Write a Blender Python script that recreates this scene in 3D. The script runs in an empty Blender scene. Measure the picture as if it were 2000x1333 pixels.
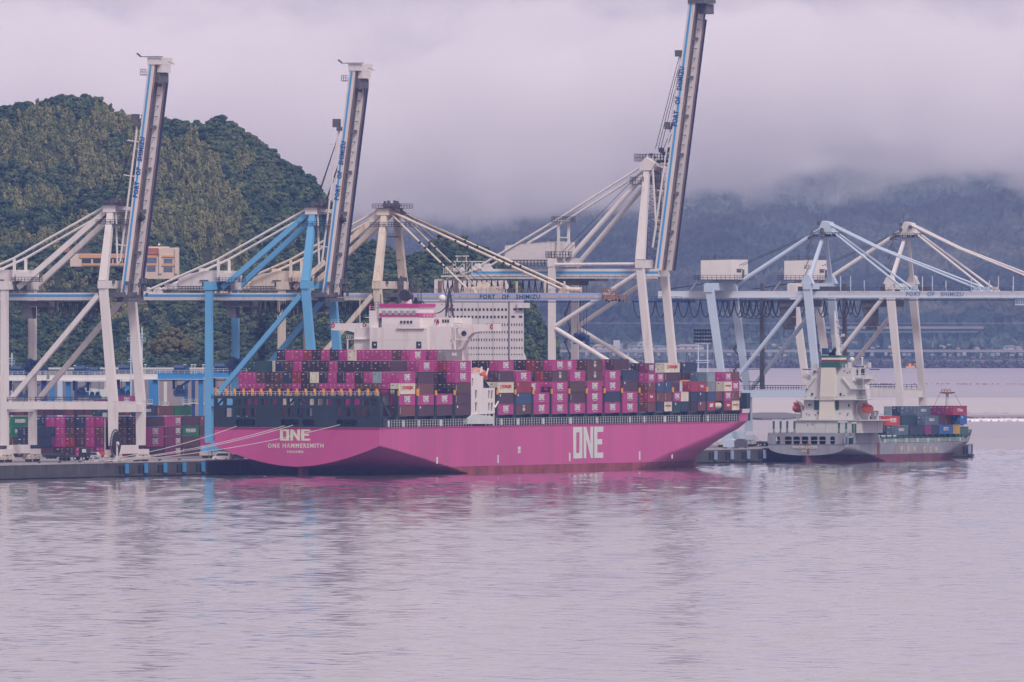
import bpy, bmesh, math, random
import numpy as np
from math import sin, cos, pi, radians, atan, sqrt, hypot
from mathutils import Vector, Matrix, Euler
random.seed(7); np.random.seed(7)
scn = bpy.context.scene
COL = scn.collection
# ------------------------------------------------------------------ camera, light, exposure
F = 38000.0; H = 46.0; YH = 582.0            # focal length in px of the 2000 px photo, eye height (m), horizon row
cam = bpy.data.cameras.new('camera'); camo = bpy.data.objects.new('camera', cam); COL.objects.link(camo)
cam.sensor_width = 36.0; cam.lens = F/2000*36.0; cam.shift_y = -(666.5-YH)/2000.0
cam.clip_start = 50.0; cam.clip_end = 90000.0
camo.location = (0, 0, H); camo.rotation_euler = (pi/2, 0, 0)
scn.camera = camo
scn.view_settings.view_transform = 'Standard'; scn.view_settings.look = 'None'
scn.view_settings.exposure = 0.68; scn.view_settings.gamma = 1.0
SUN_EL, SUN_AZ = radians(48), radians(150)   # from behind the camera, to its right
sl = bpy.data.lights.new('sun', 'SUN'); sl.energy = 1.5; sl.angle = radians(14); sl.color = (1.0, 0.93, 0.90)
so = bpy.data.objects.new('sun', sl); COL.objects.link(so)
sd = Vector((sin(SUN_AZ)*cos(SUN_EL), cos(SUN_AZ)*cos(SUN_EL), sin(SUN_EL)))
so.rotation_euler = (-sd).to_track_quat('-Z', 'Y').to_euler(); so.location = (0, 0, 3000)
W = bpy.data.worlds.new('World'); scn.world = W; W.use_nodes = True
wn = W.node_tree; wn.nodes.clear()
def wnode(t, **k):
    n = wn.nodes.new(t)
    for a, b in k.items(): setattr(n, a, b)
    return n
wo = wnode('ShaderNodeOutputWorld'); bg = wnode('ShaderNodeBackground'); bg.inputs['Strength'].default_value = 0.1
sky = wnode('ShaderNodeTexSky', sky_type='NISHITA', sun_disc=False, sun_elevation=SUN_EL, sun_rotation=SUN_AZ, air_density=1.0, dust_density=4.0)
tc = wnode('ShaderNodeTexCoord'); sep = wnode('ShaderNodeSeparateXYZ'); wn.links.new(tc.outputs['Generated'], sep.inputs[0])
mp = wnode('ShaderNodeMapping'); mp.inputs['Scale'].default_value = (30, 30, 110); wn.links.new(tc.outputs['Generated'], mp.inputs[0])
nz = wnode('ShaderNodeTexNoise'); nz.inputs['Scale'].default_value = 3.0; nz.inputs['Detail'].default_value = 6; nz.inputs['Roughness'].default_value = .45
wn.links.new(mp.outputs[0], nz.inputs['Vector'])
cr = wnode('ShaderNodeValToRGB'); e = cr.color_ramp.elements
e[0].position = .36; e[0].color = (.45, .385, .415, 1); e[1].position = .62; e[1].color = (.58, .48, .475, 1)
wn.links.new(nz.outputs[0], cr.inputs[0])
k10 = wnode('ShaderNodeVectorMath', operation='SCALE'); k10.inputs['Scale'].default_value = 9.6
wn.links.new(cr.outputs[0], k10.inputs[0])
mx = wnode('ShaderNodeMixRGB'); mx.inputs[0].default_value = .92
wn.links.new(sky.outputs[0], mx.inputs[1]); wn.links.new(k10.outputs[0], mx.inputs[2])
wn.links.new(mx.outputs[0], bg.inputs['Color']); wn.links.new(bg.outputs[0], wo.inputs[0])

scn.cycles.volume_bounces = 12; scn.cycles.max_bounces = 16; scn.cycles.diffuse_bounces = 3; scn.cycles.glossy_bounces = 3
# ------------------------------------------------------------------ frames: quay coordinates (v towards the water, u along the quay away from the camera)
PHI = atan((15030-1000)/F); S = sin(PHI); Cc = cos(PHI)
X0, Y0 = -129.2, 4910.0
ZQ = 3.6
def wv(v, u, z=0.0): return Vector((X0+S*u+Cc*v, Y0+Cc*u-S*v, z))
def pv(x, y, v):                              # where the sight line of a photo point meets the plane v = const
    r = (x-1000)/F; u = (r*(Y0-S*v)-X0-Cc*v)/(S-Cc*r); Y = Y0+Cc*u-S*v
    return v, u, H-(y-YH)*Y/F
def pu(x, y, u):
    r = (x-1000)/F; v = (r*(Y0+Cc*u)-X0-S*u)/(Cc+r*S); Y = Y0+Cc*u-S*v
    return v, u, H-(y-YH)*Y/F
def pg(x, y, z=0.0):                          # ... the level z, in quay coordinates
    Y = (H-z)*F/(y-YH); X = (x-1000)/F*Y; a = X-X0; b = Y-Y0
    return Cc*a-S*b, S*a+Cc*b, z
def pY(x, y, Y): return Vector(((x-1000)/F*Y, Y, H-(y-YH)*Y/F))

# ------------------------------------------------------------------ object helpers
def tag(o, label=None, cat=None, group=None, kind=None):
    if label: o['label'] = label
    if cat: o['category'] = cat
    if group: o['group'] = group
    if kind: o['kind'] = kind
    return o
def root(name, label, cat, loc, rz=-PHI, group=None):
    o = bpy.data.objects.new(name, None); COL.objects.link(o); o.location = loc; o.rotation_euler = (0, 0, rz)
    o.empty_display_size = 1
    return tag(o, label, cat, group)
def link(name, me, parent=None):
    o = bpy.data.objects.new(name, me); COL.objects.link(o)
    if parent is not None: o.parent = parent
    return o
class MB:
    def __init__(s): s.v = []; s.f = []; s.m = []; s.cur = 0
    def mat(s, i): s.cur = i; return s
    def add(s, vs, fs):
        b = len(s.v); s.v += [tuple(p) for p in vs]
        for f in fs: s.f.append([b+i for i in f]); s.m.append(s.cur)
        return s
    def hexa(s, p):                            # 8 points: bottom ring 0-3, top ring 4-7
        return s.add(p, [(0,3,2,1),(4,5,6,7),(0,1,5,4),(1,2,6,5),(2,3,7,6),(3,0,4,7)])
    def box(s, x0, x1, y0, y1, z0, z1):
        if x0 > x1: x0, x1 = x1, x0
        if y0 > y1: y0, y1 = y1, y0
        if z0 > z1: z0, z1 = z1, z0
        return s.hexa([(x0,y0,z0),(x1,y0,z0),(x1,y1,z0),(x0,y1,z0),(x0,y0,z1),(x1,y0,z1),(x1,y1,z1),(x0,y1,z1)])
    def bar(s, p, q, w, h=None, w2=None, h2=None, up=(0,0,1)):   # w across, h along 'up'
        p = Vector(p); q = Vector(q); d = (q-p).normalized(); upv = Vector(up)
        if abs(d.dot(upv)) > .98: upv = Vector((1,0,0))
        a = d.cross(upv).normalized(); b = a.cross(d).normalized()
        h = h or w; w2 = w2 or w; h2 = h2 or h
        def ring(c, w, h): return [c-a*w/2-b*h/2, c+a*w/2-b*h/2, c+a*w/2+b*h/2, c-a*w/2+b*h/2]
        return s.hexa(ring(p, w, h)+ring(q, w2, h2))
    def tube(s, p, q, r, n=8, r2=None, cap=True):
        p = Vector(p); q = Vector(q); d = (q-p).normalized(); r2 = r if r2 is None else r2
        upv = Vector((0,0,1)) if abs(d.z) < .9 else Vector((1,0,0))
        a = d.cross(upv).normalized(); b = a.cross(d)
        vs = []
        for c, rr in ((p, r), (q, r2)):
            for i in range(n):
                t = 2*pi*i/n; vs.append(c+a*rr*cos(t)+b*rr*sin(t))
        fs = [(i, (i+1) % n, n+(i+1) % n, n+i) for i in range(n)]
        if cap: fs += [tuple(range(n-1,-1,-1)), tuple(range(n, 2*n))]
        return s.add(vs, fs)
    def path(s, pts, r, n=5):
        for a, b in zip(pts[:-1], pts[1:]): s.tube(a, b, r, n, cap=False)
        return s
    def prism(s, pts, a, b, axis='y'):         # polygon (2 coords) extruded along an axis
        n = len(pts)
        def P(p, t):
            return (p[0], t, p[1]) if axis == 'y' else ((t, p[0], p[1]) if axis == 'x' else (p[0], p[1], t))
        vs = [P(p, a) for p in pts]+[P(p, b) for p in pts]
        return s.add(vs, [tuple(range(n)), tuple(range(2*n-1, n-1, -1))]+[(i, n+i, n+(i+1) % n, (i+1) % n) for i in range(n)])
    def ico(s, c, r, sub=1, sc=(1,1,1)):
        bm = bmesh.new(); bmesh.ops.create_icosphere(bm, subdivisions=sub, radius=1)
        vs = [(c[0]+v.co.x*r*sc[0], c[1]+v.co.y*r*sc[1], c[2]+v.co.z*r*sc[2]) for v in bm.verts]
        s.add(vs, [[v.index for v in f.verts] for f in bm.faces]); bm.free(); return s
    def rail(s, p, q, h=1.1, step=2.0, r=.035, bars=2):
        p = Vector(p); q = Vector(q); L = (q-p).length; n = max(1, int(L/step))
        for i in range(n+1):
            c = p.lerp(q, i/n); s.bar(c, c+Vector((0,0,h)), 2*r, 2*r)
        for k in range(bars):
            z = Vector((0,0,h*(k+1)/bars)); s.bar(p+z, q+z, 2*r, 2*r)
        return s
    def mesh(s, name, mats, smooth=False):
        me = bpy.data.meshes.new(name); me.from_pydata(s.v, [], s.f)
        for m in (mats if isinstance(mats, (list, tuple)) else [mats]): me.materials.append(m)
        me.polygons.foreach_set('material_index', s.m)
        if smooth: me.polygons.foreach_set('use_smooth', [True]*len(s.f))
        bm = bmesh.new(); bm.from_mesh(me); bmesh.ops.recalc_face_normals(bm, faces=bm.faces); bm.to_mesh(me); bm.free()
        me.update(); return me
    def build(s, name, mats, parent=None, smooth=False): return link(name, s.mesh(name, mats, smooth), parent)

# ------------------------------------------------------------------ flat curve tools: lettering and plates with holes
def curve_mesh(cu, name):
    o = bpy.data.objects.new('tmp', cu); COL.objects.link(o)
    dg = bpy.context.evaluated_depsgraph_get(); dg.update()
    me = bpy.data.meshes.new_from_object(o.evaluated_get(dg)); me.name = name
    bpy.data.objects.remove(o); return me
def text_mesh(txt, w, h, mat, name='lettering', depth=.02, spacing=1.0, bold=0.0):
    """lettering in the XZ plane facing -Y, centred on the origin, w x h metres"""
    cu = bpy.data.curves.new(name, 'FONT'); cu.body = txt; cu.size = 1; cu.extrude = depth; cu.space_character = spacing; cu.offset = bold
    cu.resolution_u = 2
    me = curve_mesh(cu, name)
    co = np.empty(len(me.vertices)*3); me.vertices.foreach_get('co', co); co = co.reshape(-1, 3)
    lo = co.min(0); hi = co.max(0); c = (lo+hi)/2
    out = np.empty_like(co); out[:,0] = (co[:,0]-c[0])/(hi[0]-lo[0])*w; out[:,2] = (co[:,1]-c[1])/(hi[1]-lo[1])*h; out[:,1] = -(co[:,2]-c[2])
    me.vertices.foreach_set('co', out.ravel()); me.materials.clear(); me.materials.append(mat); me.update(); return me
def plate(outline, holes, th, mats, name, parent=None, fix=None):
    cu = bpy.data.curves.new(name, 'CURVE'); cu.dimensions = '2D'; cu.fill_mode = 'BOTH'; cu.extrude = th/2
    for pts in [outline]+holes:
        sp = cu.splines.new('POLY'); sp.points.add(len(pts)-1); sp.use_cyclic_u = True
        for p, q in zip(sp.points, pts): p.co = (q[0], q[1], 0, 1)
    me = curve_mesh(cu, name)
    co = np.empty(len(me.vertices)*3); me.vertices.foreach_get('co', co); co = co.reshape(-1, 3)
    co = co[:, [0, 2, 1]]                      # XY -> XZ
    if fix is not None: co = fix(co)
    me.vertices.foreach_set('co', co.ravel()); me.materials.clear()
    for m in (mats if isinstance(mats, (list, tuple)) else [mats]): me.materials.append(m)
    me.update(); return link(name, me, parent)
def rrect(x0, x1, z0, z1, r=.4, n=3):
    out = []
    for cx, cz, a0 in ((x1-r, z1-r, 0), (x0+r, z1-r, 90), (x0+r, z0+r, 180), (x1-r, z0+r, 270)):
        for i in range(n+1):
            t = radians(a0+90*i/n); out.append((cx+r*cos(t), cz+r*sin(t)))
    return out

# ------------------------------------------------------------------ materials
def newmat(name):
    m = bpy.data.materials.new(name); m.use_nodes = True; m.node_tree.nodes.clear(); return m, m.node_tree
def paint(name, col, rough=.55, var=.12, scale=.35, dirt=None, dirt_amt=.0, streak=False, stretch=(1,1,1), metallic=0, bump=0, bscale=4, mottle=.0, ds=(1.1, 1.1, .10), dk=.8):
    """painted / built surface: broad tone variation + optional rust or grime streaks that run down"""
    m, nt = newmat(name); N = nt.nodes; L = nt.links
    out = N.new('ShaderNodeOutputMaterial'); b = N.new('ShaderNodeBsdfPrincipled'); L.new(b.outputs[0], out.inputs[0])
    b.inputs['Roughness'].default_value = rough; b.inputs['Metallic'].default_value = metallic
    t = N.new('ShaderNodeTexCoord'); n1 = N.new('ShaderNodeTexNoise'); n1.inputs['Scale'].default_value = scale; n1.inputs['Detail'].default_value = 5
    mpn = N.new('ShaderNodeMapping'); mpn.inputs['Scale'].default_value = stretch
    oi = N.new('ShaderNodeObjectInfo'); ad = N.new('ShaderNodeVectorMath'); ad.operation = 'ADD'
    L.new(t.outputs['Object'], mpn.inputs[0]); L.new(mpn.outputs[0], ad.inputs[0])
    sc = N.new('ShaderNodeMath'); sc.operation = 'MULTIPLY'; sc.inputs[1].default_value = 57.0; L.new(oi.outputs['Random'], sc.inputs[0]); L.new(sc.outputs[0], ad.inputs[1])
    L.new(ad.outputs[0], n1.inputs['Vector'])
    mr = N.new('ShaderNodeMapRange'); mr.inputs['From Min'].default_value = .3; mr.inputs['From Max'].default_value = .7
    mr.inputs['To Min'].default_value = 1-var; mr.inputs['To Max'].default_value = 1+var; L.new(n1.outputs[0], mr.inputs[0])
    vm = N.new('ShaderNodeVectorMath'); vm.operation = 'SCALE'; vm.inputs[0].default_value = col[:3]; L.new(mr.outputs[0], vm.inputs['Scale'])
    last = vm.outputs[0]
    if dirt is not None:
        n2 = N.new('ShaderNodeTexNoise'); n2.inputs['Detail'].default_value = 6; n2.inputs['Scale'].default_value = 1.0; n2.inputs['Roughness'].default_value = .65
        mp2 = N.new('ShaderNodeMapping'); mp2.inputs['Scale'].default_value = ds if streak else (.5, .5, .5)
        L.new(ad.outputs[0], mp2.inputs[0]); L.new(mp2.outputs[0], n2.inputs['Vector'])
        r2 = N.new('ShaderNodeMapRange'); r2.inputs['From Min'].default_value = .62-dirt_amt*.25; r2.inputs['From Max'].default_value = .80-dirt_amt*.15
        L.new(n2.outputs[0], r2.inputs[0]); mixn = N.new('ShaderNodeMixRGB'); mixn.inputs[2].default_value = (*dirt, 1)
        mm = N.new('ShaderNodeMath'); mm.operation = 'MULTIPLY'; mm.inputs[1].default_value = dk; L.new(r2.outputs[0], mm.inputs[0])
        L.new(mm.outputs[0], mixn.inputs[0]); L.new(last, mixn.inputs[1]); last = mixn.outputs[0]
    L.new(last, b.inputs['Base Color'])
    if bump:
        n3 = N.new('ShaderNodeTexNoise'); n3.inputs['Scale'].default_value = bscale; n3.inputs['Detail'].default_value = 4; L.new(ad.outputs[0], n3.inputs['Vector'])
        bp = N.new('ShaderNodeBump'); bp.inputs['Strength'].default_value = 1; bp.inputs['Distance'].default_value = bump; L.new(n3.outputs[0], bp.inputs['Height']); L.new(bp.outputs[0], b.inputs['Normal'])
    return m
# ------------------------------------------------------------------ water
WA = (.035, .05, .0)
WAVE = .195
def water_mat(name='water', rough=.055, WA=WA, cl=((.10, .085, .12, 1), (.15, .125, .15, 1))):
    m, nt = newmat(name); N = nt.nodes; L = nt.links
    out = N.new('ShaderNodeOutputMaterial'); b = N.new('ShaderNodeBsdfPrincipled'); L.new(b.outputs[0], out.inputs[0])
    b.inputs['IOR'].default_value = 1.333; b.inputs['Roughness'].default_value = rough
    g = N.new('ShaderNodeNewGeometry')
    def noise(sc, stretch, det=3, rough=.5):
        mp = N.new('ShaderNodeMapping'); mp.inputs['Scale'].default_value = stretch; L.new(g.outputs['Position'], mp.inputs[0])
        n = N.new('ShaderNodeTexNoise'); n.inputs['Scale'].default_value = sc; n.inputs['Detail'].default_value = det; n.inputs['Roughness'].default_value = rough
        L.new(mp.outputs[0], n.inputs['Vector']); return n.outputs[0]
    n0 = noise(.42, (1, .6, 1), 3, .6); n1 = noise(.12, (1, .33, 1), 3, .55); n2 = noise(.03, (1, .4, 1), 2); n3 = noise(.0045, (1, .30, 1), 4, .6)
    def madd(a, k, b_=None):
        m_ = N.new('ShaderNodeMath'); m_.operation = 'MULTIPLY_ADD'; m_.inputs[1].default_value = k; m_.inputs[2].default_value = 0; L.new(a, m_.inputs[0])
        if b_ is not None: L.new(b_, m_.inputs[2])
        return m_.outputs[0]
    hgt = madd(n0, WA[0], madd(n1, WA[1], madd(n2, WA[2])))
    bp = N.new('ShaderNodeBump'); bp.inputs['Distance'].default_value = 1.0
    # calmer and rougher patches of wind on the water
    mr = N.new('ShaderNodeMapRange'); mr.inputs['From Min'].default_value = .35; mr.inputs['From Max'].default_value = .65; mr.inputs['To Min'].default_value = .45; mr.inputs['To Max'].default_value = 1.0
    L.new(n3, mr.inputs[0]); L.new(mr.outputs[0], bp.inputs['Strength'])
    L.new(hgt, bp.inputs['Height']); L.new(bp.outputs[0], b.inputs['Normal'])
    cr = N.new('ShaderNodeValToRGB'); e = cr.color_ramp.elements; e[0].color = cl[0]; e[1].color = cl[1]; e[0].position = .35; e[1].position = .65
    L.new(n3, cr.inputs[0]); L.new(cr.outputs[0], b.inputs['Base Color'])
    return m
M_WATER = water_mat()
M_FARW = water_mat('open_water', .34, (.10, .40, .6), ((.25, .22, .275, 1), (.31, .275, .31, 1)))
mb = MB(); mb.add([(-6000, 1200, -.35), (6000, 1200, -.35), (9000, 30000, -.35), (-9000, 30000, -.35)], [(0,1,2,3)])
tag(mb.build('water', M_FARW), kind='structure')
# the harbour surface the photo looks across: real low waves
def wave_field():
    rs = np.random.RandomState(11); Y = [2150.0]
    while Y[-1] < 5900: Y.append(Y[-1]+1.25+max(0, Y[-1]-3600)*.0011)
    Y = np.array(Y)[:, None]; c = np.linspace(-1, 1, 660)[None, :]; X = c*Y*.0345
    Z = np.zeros_like(X)
    def patch(sx, sy, seed):
        r = np.random.RandomState(seed); tab = r.rand(256, 256); x = X/sx+40; y = Y/sy+40+0*X; xi = np.floor(x).astype(int); yi = np.floor(y).astype(int); fx = x-xi; fy = y-yi; fx = fx*fx*(3-2*fx); fy = fy*fy*(3-2*fy)
        return (tab[xi%256, yi%256]*(1-fx)+tab[(xi+1)%256, yi%256]*fx)*(1-fy)+(tab[xi%256, (yi+1)%256]*(1-fx)+tab[(xi+1)%256, (yi+1)%256]*fx)*fy
    calm = .72+.5*(.55*patch(90, 420, 1)+.45*patch(30, 150, 2))
    gust = .75+.5*patch(16, 70, 3)
    for k in range(30):
        lam = rs.uniform(2.6, 8.5)*(1 if k < 24 else 3.2); th = rs.normal(1.45, .75); kk = 2*pi/lam; a = .0095*lam*rs.uniform(.5, 1.2)*(1 if k < 24 else .35)
        ph = rs.uniform(0, 6.28); w = patch(rs.uniform(20, 60), rs.uniform(60, 160), 20+k)
        Z += a*(.5+w)*np.sin(kk*(cos(th)*X+sin(th)*Y)+ph)
    Z *= calm*gust*WAVE
    n, m = Z.shape; co = np.stack([X, Y+0*X, Z], -1).reshape(-1, 3); i = np.arange((n-1)*(m-1)); a = i//(m-1)*m+i%(m-1); q = np.stack([a, a+1, a+m+1, a+m], -1).ravel()
    me = bpy.data.meshes.new('harbour_water'); me.vertices.add(n*m); me.vertices.foreach_set('co', co.ravel()); me.loops.add(len(q)); me.loops.foreach_set('vertex_index', q); me.polygons.add(len(i)); me.polygons.foreach_set('loop_start', np.arange(0, len(q), 4)); me.polygons.foreach_set('loop_total', np.full(len(i), 4)); me.polygons.foreach_set('use_smooth', np.ones(len(i), bool))
    me.materials.append(M_WATER); me.update(); print('water', n, m)
    return tag(link('harbour_water', me), kind='structure')
wave_field()
HAZE_D = 2.3e-5
# ------------------------------------------------------------------ land: hills, forest, far mountains
def vnoise(x, y, seed=0):
    rs = np.random.RandomState(seed); tab = rs.rand(256, 256)
    xi = np.floor(x).astype(int); yi = np.floor(y).astype(int); fx = x-xi; fy = y-yi
    fx = fx*fx*(3-2*fx); fy = fy*fy*(3-2*fy)
    a = tab[xi % 256, yi % 256]; b = tab[(xi+1) % 256, yi % 256]; c = tab[xi % 256, (yi+1) % 256]; d = tab[(xi+1) % 256, (yi+1) % 256]
    return (a*(1-fx)+b*fx)*(1-fy)+(c*(1-fx)+d*fx)*fy
def fbm(x, y, seed=0, oct=4):
    r = 0; a = 1; t = 0
    for i in range(oct): r = r+a*vnoise(x*2**i, y*2**i, seed+i); t += a; a *= .5
    return r/t
def grid_mesh(name, X, Y, Z, mat, smooth=True):
    n, m = X.shape; me = bpy.data.meshes.new(name)
    co = np.stack([X, Y, Z], -1).reshape(-1, 3)
    i = np.arange((n-1)*(m-1)); r = i//(m-1); c = i % (m-1); a = r*m+c
    q = np.stack([a, a+1, a+m+1, a+m], -1).ravel()
    me.vertices.add(n*m); me.vertices.foreach_set('co', co.ravel()); me.loops.add(len(q)); me.loops.foreach_set('vertex_index', q)
    me.polygons.add(len(i)); me.polygons.foreach_set('loop_start', np.arange(0, len(q), 4)); me.polygons.foreach_set('loop_total', np.full(len(i), 4))
    if smooth: me.polygons.foreach_set('use_smooth', np.ones(len(i), bool))
    me.materials.append(mat); me.update(); me.validate(); return me
def foliage(name, stops, scale, inst=False, dark=.35, fine=2.2, bump=.5):
    m, nt = newmat(name); N = nt.nodes; L = nt.links
    out = N.new('ShaderNodeOutputMaterial'); b = N.new('ShaderNodeBsdfPrincipled'); L.new(b.outputs[0], out.inputs[0]); b.inputs['Roughness'].default_value = .9
    b.inputs['Specular IOR Level'].default_value = .12
    g = N.new('ShaderNodeNewGeometry'); n = N.new('ShaderNodeTexNoise'); n.inputs['Scale'].default_value = scale; n.inputs['Detail'].default_value = 5
    L.new(g.outputs['Position'], n.inputs['Vector']); cr = N.new('ShaderNodeValToRGB')
    cr.color_ramp.elements[0].position = .3; cr.color_ramp.elements[0].color = (*stops[0], 1); cr.color_ramp.elements[1].position = .7; cr.color_ramp.elements[1].color = (*stops[-1], 1)
    if len(stops) == 3: e = cr.color_ramp.elements.new(.5); e.color = (*stops[1], 1)
    if inst:
        oi = N.new('ShaderNodeObjectInfo'); mm = N.new('ShaderNodeMath'); mm.operation = 'MULTIPLY_ADD'; mm.inputs[1].default_value = .55; L.new(oi.outputs['Random'], mm.inputs[0])
        m2 = N.new('ShaderNodeMath'); m2.operation = 'MULTIPLY'; m2.inputs[1].default_value = .5; L.new(n.outputs[0], m2.inputs[0]); L.new(m2.outputs[0], mm.inputs[2]); L.new(mm.outputs[0], cr.inputs[0])
    else: L.new(n.outputs[0], cr.inputs[0])
    n2 = N.new('ShaderNodeTexNoise'); n2.inputs['Scale'].default_value = fine; n2.inputs['Detail'].default_value = 3; L.new(g.outputs['Position'], n2.inputs['Vector'])
    mr = N.new('ShaderNodeMapRange'); mr.inputs['From Min'].default_value = .35; mr.inputs['From Max'].default_value = .65; mr.inputs['To Min'].default_value = 1-dark; mr.inputs['To Max'].default_value = 1+dark; L.new(n2.outputs[0], mr.inputs[0])
    sc = N.new('ShaderNodeVectorMath'); sc.operation = 'SCALE'; L.new(cr.outputs[0], sc.inputs[0]); L.new(mr.outputs[0], sc.inputs['Scale']); L.new(sc.outputs[0], b.inputs['Base Color'])
    if bump:
        bp = N.new('ShaderNodeBump'); bp.inputs['Distance'].default_value = bump; bp.inputs['Strength'].default_value = 1; L.new(n2.outputs[0], bp.inputs['Height']); L.new(bp.outputs[0], b.inputs['Normal'])
    return m
M_FLOOR = foliage('forest_floor', [(.018,.028,.016), (.05,.055,.028)], .05, fine=.8)
M_EVER = foliage('evergreen_leaves', [(.026,.052,.040), (.048,.082,.052), (.092,.118,.060)], .02, inst=True, fine=1.6, bump=.6, dark=.5)
M_BAMB = foliage('bamboo_leaves', [(.090,.112,.054), (.142,.156,.070), (.200,.196,.094)], .02, inst=True, fine=1.6, bump=.5, dark=.4)

def interp(tbl, x): return np.interp(x, [p[0] for p in tbl], [p[1] for p in tbl])
HILLS = []
def hill(tbl, x0, x1, Yb, Yr, seed, nx=240, ny=70, back=900, rough=9):
    px = np.linspace(x0, x1, nx)[None, :]; t = np.linspace(-.35, 1.25, ny)[:, None]
    Yc = Yb+(Yr-Yb)*np.minimum(t, 1)+np.maximum(t-1, 0)*back*2+np.minimum(t, 0)*200
    def height(px, t):
        tt = np.clip(t, 0, 1); zr = 40.5+(YH-interp(tbl, px))*Yr/F
        prof = (tt**1.15)*.98+.02*tt
        Yc = Yb+(Yr-Yb)*np.minimum(t, 1)
        n = (fbm(px/70.0, t*5.0+seed, seed, 3)-.5)*rough*np.sin(np.clip(tt, 0, 1)*pi)*2
        rid = (np.abs(fbm(px/130.0+3, t*1.6, seed+9, 2)-.5)*2)*-rough*2.2*np.sin(tt*pi)
        z = zr*prof+n+rid+2.5
        return np.where(t > 1, zr*(1-(t-1)*.8)+2.5, np.where(t < 0, 2.5, z))
    Xc = (px-1000)/F*Yc; Z = height(px*np.ones_like(t), t*np.ones_like(px))
    return (px, Yc, Xc*np.ones_like(Z), Yc*np.ones_like(px), Z, height)
T1 = [(-160,205),(-60,222),(0,214),(40,205),(90,198),(130,192),(165,190),(200,202),(250,224),(300,238),(350,243),(400,240),(430,233),(470,256),(505,282),(540,305),(575,330),(610,350),(632,385),(655,420),(690,462),(730,520),(790,600),(860,690)]
T2 = [(520,560),(600,520),(660,482),(700,474),(740,480),(780,500),(805,508),(830,492),(860,470),(885,466),(905,470),(935,490),(960,497),(985,520),(1010,560),(1030,592),(1050,618),(1068,645),(1084,676),(1096,706),(1108,770),(1116,850),(1140,880)]
GROVES = [(95, 285, 105, 62), (215, 250, 60, 34), (190, 345, 70, 40), (330, 330, 95, 62), (400, 425, 78, 82), (300, 440, 60, 50), (70, 400, 75, 26), (40, 480, 90, 22), (150, 455, 40, 30), (430, 520, 60, 30), (120, 560, 60, 25), (250, 610, 50, 30), (500, 600, 40, 35), (470, 330, 30, 30)]
def bamboo_at(px, t, yp):                      # groves lie in drifts across the slope, ragged at their edges
    w = (fbm(np.array([px/38.0]), np.array([yp/38.0]), 41, 3)[0]-.5)*1.5+random.gauss(0, .07)
    return min(((px-a)/c)**2+((yp-b)/d)**2 for a, b, c, d in GROVES) < 1+w
cover = {'e': [], 'b': []}
for nm, tbl, x0, x1, Yb, Yr, seed, cnt in (('hill', T1, -160, 860, 5900, 7300, 3, 11000), ('headland', T2, 520, 1128, 5750, 6500, 17, 3600)):
    px, Yc, X, Y, Z, height = hill(tbl, x0, x1, Yb, Yr, seed, back=700, rough=(9 if nm == 'hill' else 4))
    tag(link(nm, grid_mesh(nm, X, Y, Z, M_FLOOR)), kind='structure')
    if nm == 'headland': hh = height
    rp = np.random.RandomState(seed); a = rp.uniform(x0+5, x1-18, cnt); tt = np.concatenate([rp.uniform(0.0, 1.0, int(cnt*.90))**.85, rp.uniform(.97, 1.04, cnt-int(cnt*.90))])
    z = height(a, tt); yc = Yb+(Yr-Yb)*np.minimum(tt, 1)+np.maximum(tt-1, 0)*1400
    for i in range(cnt):
        x = (a[i]-1000)/F*yc[i]
        if nm == 'headland' and a[i] > 1040 and rp.rand() < .35: continue
        yp = YH-(z[i]-46)*F/yc[i]
        if nm == 'hill' and yc[i] < 6600 and ((110 < a[i] < 268 and 478 < yp < 552) or (266 < a[i] < 358 and 478 < yp < 570)): continue
        if nm == 'headland' and yc[i] < 5790: continue
        bb = nm == 'hill' and bamboo_at(a[i], tt[i], yp)
        cover['b' if bb else 'e'].append((x, yc[i], z[i]-.4))
# crown shapes: uneven clusters of lumps, instanced over the slopes
def crown_mesh(seed, mat, kind):
    rs = np.random.RandomState(seed); mb = MB()
    if kind == 'e':
        for k in range(13):
            a = rs.uniform(0, 2*pi); rr = rs.uniform(0, 1.5); zz = rs.uniform(.4, 3.0); r = rs.uniform(.55, 1.15)*(1.15-zz*.12)
            mb.ico((rr*cos(a)*(1.1-zz*.18), rr*sin(a)*(1.1-zz*.18), zz), r, 2, (1, 1, rs.uniform(.6, .85)))
    else:
        for k in range(15):
            a = rs.uniform(0, 2*pi); rr = rs.uniform(0, 1.3); zz = rs.uniform(.6, 3.6); r = rs.uniform(.28, .6)
            mb.ico((rr*cos(a)*(1.2-zz*.22), rr*sin(a)*(1.2-zz*.22), zz), r, 1, (1, 1, rs.uniform(1.5, 2.4)))
    mb.v = [tuple(np.array(p)+rs.normal(0, .11, 3)) for p in mb.v]
    return mb.mesh('crown', mat, smooth=False)
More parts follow.
